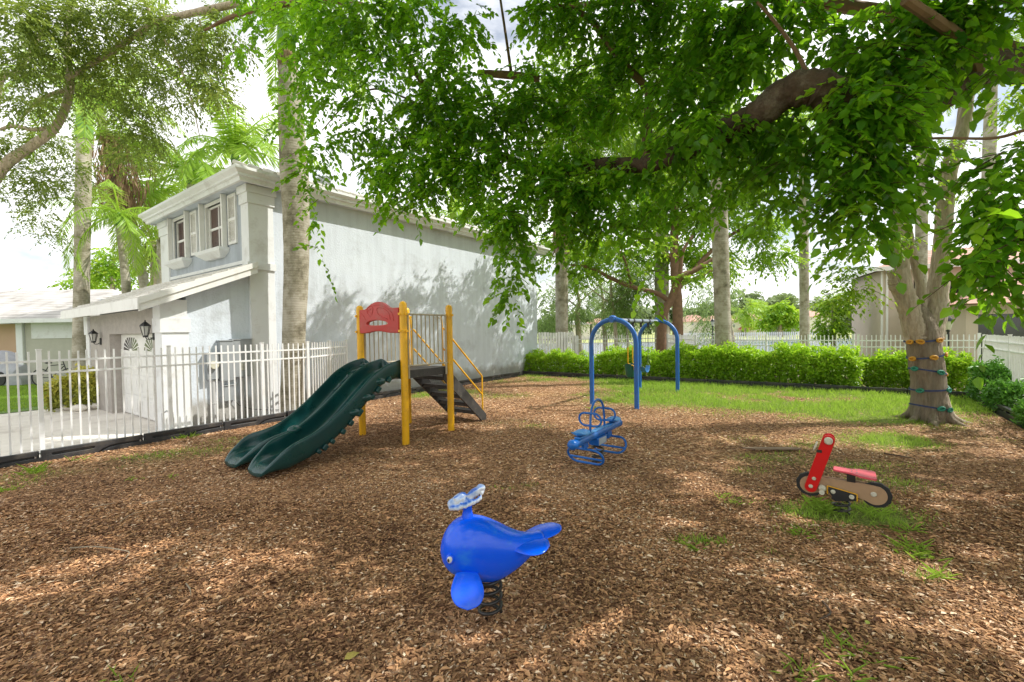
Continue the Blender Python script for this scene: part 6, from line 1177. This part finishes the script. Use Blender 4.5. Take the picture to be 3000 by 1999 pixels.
# left background trees
for px, py, Yy, rx, ry, n, lab in [(330, 770, 34, 90, 60, 260, 'rounded yellow-green tree behind the neighbouring roofs'), (250, 820, 40, 60, 34, 120, 'small pale tree left of the rounded one behind the roofs'), (40, 872, 70, 60, 12, 70, 'distant low green treetops at the far left horizon'), (450, 700, 22, 70, 100, 240, 'mid-green shrubby tree against the left end of the house')]:
    b_ = P(px, 985, Yy); b_.z = 0; tp = P(px, py, Yy); tree('background_tree', lab, b_, [([b_, b_.lerp(tp, 0.5), tp], [.25, .2, .1])], [cl((px+dx)/K, (py+dy)/K, Yy, rx/K*0.6, ry/K*0.6, n/5) for dx, dy in ((0, 0), (-rx*0.5, ry*0.3), (rx*0.5, ry*0.3), (0, -ry*0.5), (rx*0.2, ry*0.5))], M['leafy'] if px < 400 else M['leafo'], M['bark'], None, per=9, slen=Yy*0.03, L=Yy*0.0075, W=Yy*0.004, shell=0.3)
# tree line across the lake
for k, (px, py, Yy, rx, ry) in enumerate([(2075,905,160,45,30),(2130,890,165,45,35),(2190,880,170,50,40),(2240,895,165,40,28),(2290,885,170,50,34),(2340,910,160,40,24),(2390,900,165,36,26),(2430,915,160,40,24),(2020,920,160,40,24),(1700,930,150,60,30),(1790,925,150,60,34),(1880,920,155,60,36),(1620,935,150,50,30),(1960,915,158,50,30),(2480,920,150,50,30)]):
    b_ = P(px, 980, Yy); b_.z = 0; tp = P(px, py, Yy); tree('distant_tree', 'hazy green tree in the row behind the houses across the lake', b_, [([b_, b_.lerp(tp, 0.6), tp], [.5, .4, .2])], [cl((px+dx)/K, (py+dy)/K, Yy, rx/K*0.55, ry/K*0.6, 34) for dx, dy in ((0, 0), (-rx*0.5, ry*0.35), (rx*0.5, ry*0.35), (0, -ry*0.4), (rx*0.2, ry*0.7))], M['fartree'], M['bark'], 'trees behind the houses across the lake', per=8, slen=3.0, L=1.3, W=0.8, shell=0.3)
b_ = P(2286, 985, 85); b_.z = 0
tree('round_tree', 'round green tree in front of the red-roofed houses across the water', b_, [([b_, P(2286, 960, 85), P(2284, 930, 85)], [.5, .4, .2])], [cl((2286+dx)/K, (920+dy)/K, 85, rx/K, ry/K, 60) for dx, dy, rx, ry in ((0, -25, 26, 22), (-26, 0, 24, 18), (28, -2, 26, 20), (0, 5, 30, 20), (-40, 22, 16, 10), (40, 20, 18, 10))], M['leafy'], M['bark'], per=8, slen=1.6, L=0.62, W=0.36, shell=0.3)
# ------------------------------------------------------------------ hedges and shrubs
def hedge(label, a, b, wd, h, n, mat=None, lf=0.075, name='hedge', stems=True, bumps=0.12, cat='hedge'):
    a = Vector(a).to_3d(); b = Vector(b).to_3d(); a.z = b.z = 0; d = b-a; Ln = d.length; d.normalize(); sd = Vector((-d.y, d.x, 0)); t_ = thing(name, label, cat, (a+b)/2); 
    s = rng.random(n)*Ln; ph = random.random()*50; hh = h*(1-bumps*1.3+2*bumps*vnoise(s+ph, s*0, 1.3))*(1+0.14*(vnoise(s+ph, s*0+5, 5.0)-0.3))*(0.72+0.28*np.clip(np.minimum(s, Ln-s)/0.45, 0, 1)**0.5)
    tp = rng.random(n); zz = np.where(tp < 0.35, hh*(1-0.10*rng.random(n)**2), hh*rng.random(n)**0.8); off = np.where(tp < 0.35, rng.uniform(-1, 1, n), np.sign(rng.random(n)-0.42)*-1*(1-0.35*rng.random(n)**1.3))*wd/2
    off *= 1-0.35*np.clip(1-zz/hh*1.1, 0, 1)*rng.random(n) ; off += 0.20*(vnoise(s+ph, zz, 2.2)-0.5); off *= np.sqrt(np.clip(1.05-0.45*(zz/hh)**4, 0.1, 1))
    spike = (vnoise(s, off, 5.0) > 0.62); zz = zz+spike*(tp < 0.35)*rng.random(n)**0.7*0.26
    C = np.array(a)+s[:, None]*np.array(d)+off[:, None]*np.array(sd)+np.array([0, 0, 1.0])*zz[:, None]
    if h > 0.8:      # loose shoots above the clipped top
        k_ = int(Ln*60); ss = np.repeat(rng.random(int(Ln*5))*Ln, 12)[:k_]; m_ = len(ss); C[:m_] = np.array(a)+ss[:, None]*np.array(d)+(rng.normal(size=m_)*0.04+(vnoise(ss*7, ss*0, 3)-0.5)*wd*0.8)[:, None]*np.array(sd)+np.array([0, 0, 1.0])*(h*(0.9+0.30*rng.random(m_)*vnoise(ss*9, ss, 2)))[:, None]; zz[:m_] = C[:m_, 2]
    parts = []
    nrm = np.sign(off)[:, None]*np.array(sd)*(0.35+0.4*(zz < hh*0.85))[:, None]+np.array([0, 0, 1.0])*0.8
    for k in range(5):
        D = norm(nrm*0.3+rng.normal(size=(n, 3))*0.9); N = nrm+rng.normal(size=(n, 3))*0.6
        parts.append(leaf_geo(C+rng.normal(size=(n, 3))*0.035, D, N, lf*(0.7+0.6*rng.random(n)), lf*0.45, rnd=np.clip(0.38+0.62*(zz/hh)**1.5*0.8+rng.normal(size=n)*0.2, 0, 1)))  # leaf colour lightens with height, sunlit hedge top put into the colour
    V, Fq, r = merge(parts); np_mesh('foliage', V, Fq, r, mat or M['hedge'], t_)
    if stems and n >= 1000:
        q = MB()
        for i in range(max(8, int(Ln*9))):
            p = a+d*random.uniform(0, Ln)+sd*random.uniform(-wd*0.3, wd*0.3); q.tube([p, p+Vector((random.uniform(-.1, .1), random.uniform(-.1, .1), h*0.5)), p+Vector((random.uniform(-.2, .2), random.uniform(-.2, .2), h*0.9))], [0.012, 0.009, 0.004], 5)
        q.build('stems', M['twigd'], t_)
    return t_
hx0 = 11.55
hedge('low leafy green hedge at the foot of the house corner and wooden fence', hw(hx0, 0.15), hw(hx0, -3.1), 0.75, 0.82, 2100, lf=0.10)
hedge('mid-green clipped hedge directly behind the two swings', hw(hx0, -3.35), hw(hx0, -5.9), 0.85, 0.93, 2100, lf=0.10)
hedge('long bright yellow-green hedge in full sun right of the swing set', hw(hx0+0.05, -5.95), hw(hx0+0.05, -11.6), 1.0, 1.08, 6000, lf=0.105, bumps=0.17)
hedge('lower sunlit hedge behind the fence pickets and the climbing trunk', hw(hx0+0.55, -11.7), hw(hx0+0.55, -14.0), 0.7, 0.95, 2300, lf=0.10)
hedge('dark green shrub in the fence corner behind the climbing tree', hw(10.9, -14.0), hw(9.9, -14.05), 0.45, 0.85, 900, M['hedges'], 0.09, 'shrub', cat='shrub')
hedge('wispy green shrub against the side fence right of the corner shrub', hw(9.4, -14.0), hw(8.6, -14.05), 0.4, 0.6, 500, M['hedges'], 0.09, 'shrub', cat='shrub')
hedge('leafy green shrub spilling over the border timbers at the right edge', hw(7.6, -14.0), hw(6.9, -14.0), 0.35, 0.40, 420, M['hedges'], 0.10, 'shrub', cat='shrub')
hedge('low green shrub at the right edge nearest the camera', hw(6.0, -13.95), hw(4.6, -14.0), 0.5, 0.42, 900, M['hedges'], 0.10, 'shrub', cat='shrub')
cb = G(225, 1195); hedge('yellow-green variegated shrub at the foot of the slim palm', cb+Vector((-0.6, 0.0, 0)), cb+Vector((0.5, 0.4, 0)), 0.9, 0.8, 900, M['croton'], 0.11, 'shrub', cat='shrub')
# stones around the palm bed
for k, (px, py, r_, lab) in enumerate([(205, 1203, .19, 'pale flat stone at the left of the palm bed'), (232, 1206, .16, 'pale stone in the middle of the palm bed edge'), (265, 1200, .20, 'long pale stone at the right of the palm bed')]):
    c = G(px, py-6); q = MB(); q.ell((c.x, c.y, 0.04), (r_*1.3, r_*0.7, 0.10), 10); q.build('stone', M['concrete'], label=lab, cat='stone', smooth=True)
# ------------------------------------------------------------------ neighbouring buildings
M['peach'] = surf('peach_stucco', (0.55, 0.38, 0.27), (0.50, 0.34, 0.24), scale=1, rough=0.9, bump=0.3, bscale=30)
M['beige'] = surf('beige_stucco', (0.60, 0.50, 0.40), (0.54, 0.45, 0.36), scale=0.8, rough=0.9, bump=0.3, bscale=20)
M['cream_w'] = surf('cream_wall', (0.74, 0.70, 0.64), (0.68, 0.64, 0.58), scale=0.6, rough=0.9)
M['khaki'] = surf('khaki_stucco', (0.45, 0.40, 0.26), (0.40, 0.36, 0.23), scale=1, rough=0.9)
def bbox_part(F, name, mat, parent, *boxes, bevel=0):
    q = MB(F)
    for b in boxes: q.box(*b)
    return q.build(name, mat, parent, bevel=bevel)
# single-storey neighbour at the left; frame along its front
n0 = Vector((-19.3, 18.7, 0)); nh = thing('neighbour_house', 'single-storey neighbouring house with pale tiled roof and peach wall at left', 'house', n0, 0); F = FR[nh]
bbox_part(F, 'wall', M['peach'], nh, (-16, -1.2, 4.3, 12, -0.1, 2.75)); bbox_part(F, 'wall', surf('grey_green_stucco', (0.50, 0.49, 0.41), (0.44, 0.43, 0.36), rough=0.9), nh, (-1.2, 1.2, 0.0, 4.5, -0.1, 2.65)); bbox_part(F, 'wall', M['khaki'], nh, (1.2, 8.5, 1.0, 12, -0.1, 2.65))
bbox_part(F, 'pillar', M['trim'], nh, (-5.6, -5.15, 3.7, 4.2, -0.1, 2.65), bevel=0.02); bbox_part(F, 'pillar', M['trim'], nh, (-1.5, -1.22, -0.1, 0.25, -0.1, 2.62), bevel=0.02); bbox_part(F, 'beam', M['trim'], nh, (-5.6, -1.22, 3.6, 4.25, 2.2, 2.66)); bbox_part(F, 'wall_sign_band', M['trim'], nh, (-0.9, 1.1, -0.04, -0.005, 1.9, 2.6))
bbox_part(F, 'garage_door', M['white'], nh, (-12.5, -8.6, 4.2, 4.29, -0.1, 1.75)); bbox_part(F, 'entry_door', M['glass'], nh, (-4.4, -3.5, 4.2, 4.29, -0.1, 2.1))
q = MB(F); hip(q, -17, 0.0, 3.4, 13.0, 2.80, 0.42); q.build('roof', M['tilew'], nh)
q = MB(F); hip(q, -1.9, 9.5, -0.6, 12.6, 2.70, 0.44); q.build('roof', M['tilew'], nh)
q = MB(F); q.box(-17.02, 0.02, 3.35, 3.42, 2.66, 2.82).box(-1.95, 9.55, -0.66, -0.60, 2.55, 2.72).box(-1.95, -1.9, -0.6, 3.3, 2.55, 2.72); q.build('fascia', M['trim'], nh)
nh2 = thing('neighbour_house', 'white-tiled hip roof house behind the slim palm at left', 'house', (-15.5, 27, 0)); F = FR[nh2]
bbox_part(F, 'wall', M['peach'], nh2, (-5, 7, 0, 9, -0.1, 3.4)); q = MB(F); hip(q, -6, 8, -1, 10, 3.4, 0.5); q.build('roof', M['tilew'], nh2)
nh3 = thing('neighbour_house', 'salmon-roofed house peeking over the white roofs at far left', 'house', (-33, 42, 0)); F = FR[nh3]
bbox_part(F, 'wall', M['peach'], nh3, (-3, 12, 0, 9, -0.1, 4.2)); q = MB(F); hip(q, -4, 13, -1, 10, 4.3, 0.45); q.build('roof', M['tilet'], nh3)
# covered car and a dark bicycle on the neighbour's drive
cc = G(10, 1128); cr = thing('covered_car', 'car under a loose grey cover parked on the neighbour\'s drive', 'car', cc+Vector((-1.2, 0.6, 0))); F = FR[cr]
q = MB(F); rings = []
for x, w_, h in [(-2.2, .7, .35), (-2.1, .85, .75), (-1.3, .9, .95), (-0.7, .88, 1.35), (0.5, .88, 1.42), (1.1, .9, 1.0), (1.9, .88, .85), (2.15, .8, .4)]:
    rings.append([(x, w_*math.cos(a)*(1.0+0.03*math.sin(7*a+x*3)), max(-0.02, h*(0.5+0.5*math.sin(a)) if math.sin(a) > -0.2 else 0.0)) for a in np.linspace(0, 2*PI, 28, endpoint=False)])
q.loft(rings); q.build('cover', surf('grey_car_cover', (0.45, 0.46, 0.48), (0.33, 0.34, 0.36), scale=4, rough=0.8, bump=0.6, bscale=5), cr, smooth=True)
q = MB(F)
for sx in (-1.35, 1.35): q.tube([(sx, -0.80, 0.28), (sx, -0.93, 0.28)], 0.30, 20)
q.build('wheel', M['blackmetal'], cr)
cb2 = G(172, 1128); by = thing('bicycle', 'dark bicycle leaning by the neighbour\'s corner wall behind the fence', 'bicycle', cb2+Vector((0.1, -0.25, 0)), 0.1); F = FR[by]
for sx in (-0.5, 0.52):
    q = MB(F); q.tube([(sx+0.33*math.cos(a), 0, 0.34+0.33*math.sin(a)) for a in np.linspace(0, 2*PI, 30, endpoint=False)], 0.022, 8, closed=True)
    for k in range(8): a = PI*k/8; q.tube([(sx+0.32*math.cos(a), 0, 0.34+0.32*math.sin(a)), (sx-0.32*math.cos(a), 0, 0.34-0.32*math.sin(a))], 0.002, 3)
    q.build('wheel', M['blackmetal'], by)
q = MB(F)
for a, b in (((-0.5, 0, 0.34), (-0.1, 0, 0.32)), ((-0.1, 0, 0.32), (-0.2, 0, 0.85)), ((-0.2, 0, 0.80), (0.35, 0, 0.85)), ((-0.1, 0, 0.32), (0.36, 0, 0.78)), ((-0.5, 0, 0.34), (-0.2, 0, 0.78)), ((0.52, 0, 0.34), (0.33, 0, 0.98))): q.tube([a, b], 0.017, 8)
q.build('frame', M['blackmetal'], by); q = MB(F); q.tube([(0.25, -0.28, 1.0), (0.33, -0.1, 1.0), (0.33, 0.1, 1.0), (0.25, 0.28, 1.0)], 0.013, 8); q.build('handlebar', M['blackmetal'], by)
q = MB(F); q.ell((-0.2, 0, 0.92), (0.14, 0.07, 0.04), 12); q.build('saddle', M['blackmetal'], by, smooth=True)
# beige two-storey building at the right
b0 = P(2495, 985, 31); b0.z = 0; c0_ = P(2588, 985, 25.5); c0_.z = 0; dd = (c0_-b0).normalized(); ang = math.atan2(dd.y, dd.x); Lw = (c0_-b0).length
bb = thing('apartment_building', 'beige two-storey building with terracotta roof and recessed balconies at right', 'building', c0_, ang+PI/2); F = FR[bb]   # x: to the right along the front, y: back towards b0
RY = Lw; HB = 5.05
q = MB(F); q.box(0, 0.25, 0.25, RY, -0.1, HB); q.box(0, 1.35, 0, 0.25, -0.1, HB); q.box(1.35, 4.4, 0, 0.25, -0.1, 0.5); q.box(1.35, 4.4, 0.0, 0.25, 2.0, 2.75); q.box(1.35, 4.4, 0, 0.25, 4.4, HB); q.box(4.4, 13, 0, 0.25, -0.1, HB); q.box(0.25, 13, RY-0.25, RY, -0.1, HB)
q.build('wall', M['beige'], bb)
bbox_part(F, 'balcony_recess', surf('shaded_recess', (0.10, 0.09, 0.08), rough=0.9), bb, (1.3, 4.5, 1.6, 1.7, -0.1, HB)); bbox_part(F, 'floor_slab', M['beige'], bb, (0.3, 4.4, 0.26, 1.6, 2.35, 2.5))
q = MB(F)
for zz in (2.80, 2.98, 3.16): q.box(1.36, 4.39, 0.05, 0.09, zz, zz+0.05)
q.build('railing', M['white'], bb); bbox_part(F, 'tile_band', M['tilet'], bb, (1.4, 4.3, -0.06, -0.002, 2.12, 2.3)); bbox_part(F, 'downspout', M['white'], bb, (-0.08, -0.002, 0.02, 0.14, 0, HB-0.1), (0.1, 0.2, -0.08, -0.002, 0, HB-0.1))
for x0, z0, z1 in ((5.6, 0.3, 2.0), (8.6, 0.3, 2.0), (5.6, 2.9, 4.2), (9.2, 2.9, 4.2)):
    w__ = bbox_part(F, 'window', M['white'], bb, (x0, x0+1.5, -0.04, -0.002, z0, z1)); bbox_part(F, 'pane', M['glass'], w__, (x0+0.08, x0+1.42, -0.05, -0.042, z0+0.08, z1-0.08))
q = MB(F); hip(q, -0.5, 13.5, -0.5, RY+0.5, HB+0.12, 0.35); q.build('roof', M['tilet'], bb); bbox_part(F, 'fascia', M['white'], bb, (-0.54, 13.5, -0.54, -0.48, HB-0.1, HB+0.14), (-0.54, -0.48, -0.48, RY+0.5, HB-0.1, HB+0.14))
b2_ = P(2830, 985, 20); b2_.z = 0; wg = thing('low_wing', 'lower beige wing with terracotta roof and dark openings at the right edge', 'building', b2_, -0.45); F = FR[wg]
q = MB(F); q.box(0, 0.4, 0, 0.2, -0.1, 2.75); q.box(0.4, 2.4, 0, 0.2, 2.3, 2.75); q.box(2.4, 9, 0, 0.2, -0.1, 2.75); q.box(0, 0.2, 0.2, 5, -0.1, 2.75); q.build('wall', M['beige'], wg)
bbox_part(F, 'opening', M['glass'], wg, (0.4, 2.4, 0.5, 0.55, -0.1, 2.3)); bbox_part(F, 'column', M['white'], wg, (2.45, 2.75, -0.3, -0.01, -0.1, 2.7)); q = MB(F); hip(q, -0.5, 9.5, -0.6, 5.5, 2.78, 0.45); q.build('roof', M['tilet'], wg)
# street lamps
def lamp(label, px, py, Y):
    top = P(px, py, Y); t_ = thing('street_lamp', label, 'street lamp', (top.x, top.y, 0), 0, 'black street lamps'); F = FR[t_]; z = top.z; s = Y/40
    MB(F).lathe([(0.10, 0), (0.10, 0.3), (0.05, 0.4), (0.045, z-0.7), (0.09, z-0.65), (0.03, z-0.6)], (0, 0, 0), 12).build('post', M['blackmetal'], t_); MB(F).lathe([(0.09, z-0.6), (0.17, z-0.25)], (0, 0, 0), 8).build('lantern', M['cream'], t_); MB(F).lathe([(0.19, z-0.25), (0.13, z-0.12), (0.03, z)], (0, 0, 0), 8).build('cap', M['blackmetal'], t_)
lamp('black street lamp with a pale lantern left of the hedge palm, beyond the fence', 2088, 934, 38); lamp('dark lamp post behind the fence right of the climbing trunk', 2778, 925, 19)
# houses across the lake
def lakehouse(label, pl, pr, pyr, pye, Y, roofm, win, wallm=None, single=None):
    a = P(pl, pye, Y); b = P(pr, pye, Y); t_ = thing('lake_house', label, 'house', (a.x, a.y, 0)); F = FR[t_]; W = b.x-a.x; ze = (a.z+b.z)/2; zr_ = P((pl+pr)/2, pyr, Y).z; dp = 10
    bbox_part(F, 'wall', wallm or M['cream_w'], t_, (0, W, 0, dp, -0.1, ze)); q = MB(F); sl_ = (zr_-ze)/(min(W+1, dp+1)/2); hip(q, -0.5, W+0.5, -0.5, dp+0.5, ze, sl_); q.build('roof', roofm, t_)
    for (wx, wy, ww, wh) in win:
        p = P(wx, wy, Y); x0 = p.x-a.x; z0 = p.z; w2 = ww/FPX*Y/2; h2 = wh/FPX*Y/2; o = bbox_part(F, 'window', M['white'], t_, (x0-w2-0.1, x0+w2+0.1, -0.05, -0.002, z0-h2-0.1, z0+h2+0.1)); bbox_part(F, 'pane', M['galv'], o, (x0-w2, x0+w2, -0.07, -0.052, z0-h2, z0+h2))
    return t_
lakehouse('white two-storey lake house with a pinkish hip roof left of the street lamp', 2020, 2082, 921, 942, 105, M['tilet'], [(2029, 949, 5, 8), (2053, 949, 5, 8), (2022, 975, 8, 9)])
lakehouse('white lake house with a pale orange roof seen either side of the hedge palm', 2092, 2172, 919, 939, 100, M['tilet'], [(2101, 972, 5, 8), (2150, 955, 6, 8)])
lakehouse('white lake house with two wide windows and a small red awning', 2182, 2240, 913, 935, 100, M['tilet'], [(2190, 943, 9, 10), (2215, 942, 9, 10)])
lakehouse('large lake house with a bright terracotta roof behind the round tree', 2330, 2440, 903, 928, 105, M['tilet'], [(2341, 940, 6, 10), (2350, 940, 4, 10)])
lakehouse('pale lake house seen through the swing arches', 1735, 1800, 930, 948, 95, M['tilet'], [(1752, 975, 10, 10), (1780, 970, 6, 8)], M['cream_w']); lakehouse('pale yellow lake house behind the lakeside saplings', 1806, 1880, 935, 946, 95, M['tilew'], [(1821, 954, 10, 7), (1828, 978, 12, 12), (1860, 975, 6, 8)], M['cream_w'])
lakehouse('cream lake house glimpsed left of the thick lakeside trunk', 1650, 1728, 938, 952, 95, M['tilew'], [(1698, 975, 10, 8), (1670, 975, 8, 8)])
aw_ = P(2190, 960, 99); q = MB(); q.add([(aw_.x-2.2, aw_.y, aw_.z-0.4), (aw_.x+1.5, aw_.y, aw_.z-0.4), (aw_.x+2.2, aw_.y+1.4, aw_.z+0.35), (aw_.x-0.6, aw_.y+1.4, aw_.z+0.35)], [(0, 1, 2, 3)]); q.build('awning', surf('dark_red_tile', (0.30, 0.06, 0.05)), label='dark red awning roof on the white lake house', cat='awning')
pt = P(2245, 962, 92); pp_ = thing('patio_roof', 'flat white patio roof on posts under the round green tree', 'patio roof', (pt.x, pt.y, 0)); F = FR[pp_]; bbox_part(F, 'roof_slab', M['white'], pp_, (0, 8.0, 0, 3, 2.1, 2.35)); bbox_part(F, 'back_wall', M['galv'], pp_, (1.8, 8.0, 2.9, 3.0, 0, 2.1))
for x in (0.1, 6.6): bbox_part(F, 'post', M['white'], pp_, (x, x+0.3, 0, 0.3, 0, 2.1))
# second white fence beyond the lawn, far side
f2a = P(1990, 985, 60); f2b = P(2420, 985, 52); fence('far white fence in front of the lake houses', f2a, f2b, [4*i for i in range(0, 5)], 1.25, (1.1, 0.35), sp=0.22, pw=0.055)
# ------------------------------------------------------------------ small things on the ground
def twig(label, pts, r_, mat=None, z=0.025):
    q = MB(); path_tube(q, [G(a, b, z+0.01*random.random()) for a, b in pts], [r_, r_, r_*0.8, r_*0.5], 6); return q.build('twig', mat or M['twig'], label=label, cat='twig', smooth=True)
twig('curved pale twig hooking round on the mulch at left', [(205, 1606), (280, 1602), (345, 1610), (378, 1618), (368, 1635)], .006)
twig('straight pale twig lying left of the slide exit', [(415, 1475), (460, 1468), (500, 1463)], .006); twig('thin grey twig left of the straight pale one', [(270, 1487), (300, 1480), (340, 1473)], .005)
twig('short pale twig in the lower left mulch', [(545, 1710), (556, 1725), (560, 1745)], .005); twig('dark forked twig in the mulch below the motorbike rider', [(2410, 1762), (2425, 1780), (2432, 1798), (2400, 1815)], .007, M['barkd']); twig('thin dark branch lying right of the motorbike rider', [(2590, 1329), (2630, 1335), (2680, 1343)], .010, M['barkd'])
twig('grey twig lying right of the whale spring', [(1600, 1830), (1595, 1842), (1588, 1855)], .004); twig('faint curved twig in the left middle mulch', [(350, 1530), (380, 1510), (420, 1497)], .005)
c = G(2260, 1322); q = MB(Matrix.Translation(c) @ Matrix.Rotation(-0.1, 4, 'Z')); q.prism([(-.42, 0), (-.35, .035), (-.1, .05), (.3, .06), (.40, .02), (.42, -.03), (.1, -.05), (-.2, -.035)], 0.03, 0.05); q.build('bark_slab', surf('weathered_wood', (0.30, 0.22, 0.15), (0.18, 0.12, 0.08), scale=12, stretch=(0.4, 3, 3), rough=0.9), label='split slab of old bark lying on the grass behind the motorbike rider', cat='wood')
for lab, px, py, s_, col in [('yellowing fallen leaf at the bottom of the frame', 1008, 1932, .055, (0.35, 0.28, 0.06)), ('small yellow-green fallen leaf below the motorbike rider', 2538, 1828, .03, (0.45, 0.50, 0.08)), ('large pale dry leaf in the lower left dapple', 452, 1792, .035, (0.62, 0.38, 0.20))]:
    c = G(px, py, 0.035); V, Fq, r = leaf_geo(np.array([c]), np.array([[0.8, 0.6, 0.1]]), np.array([[0.1, -0.2, 1.0]]), s_*1.6, s_*0.9); np_mesh('fallen_leaf', V, Fq, r, surf('leaf_%d' % px, col, rough=0.7), loc=tuple(c), label=lab, cat='leaf')
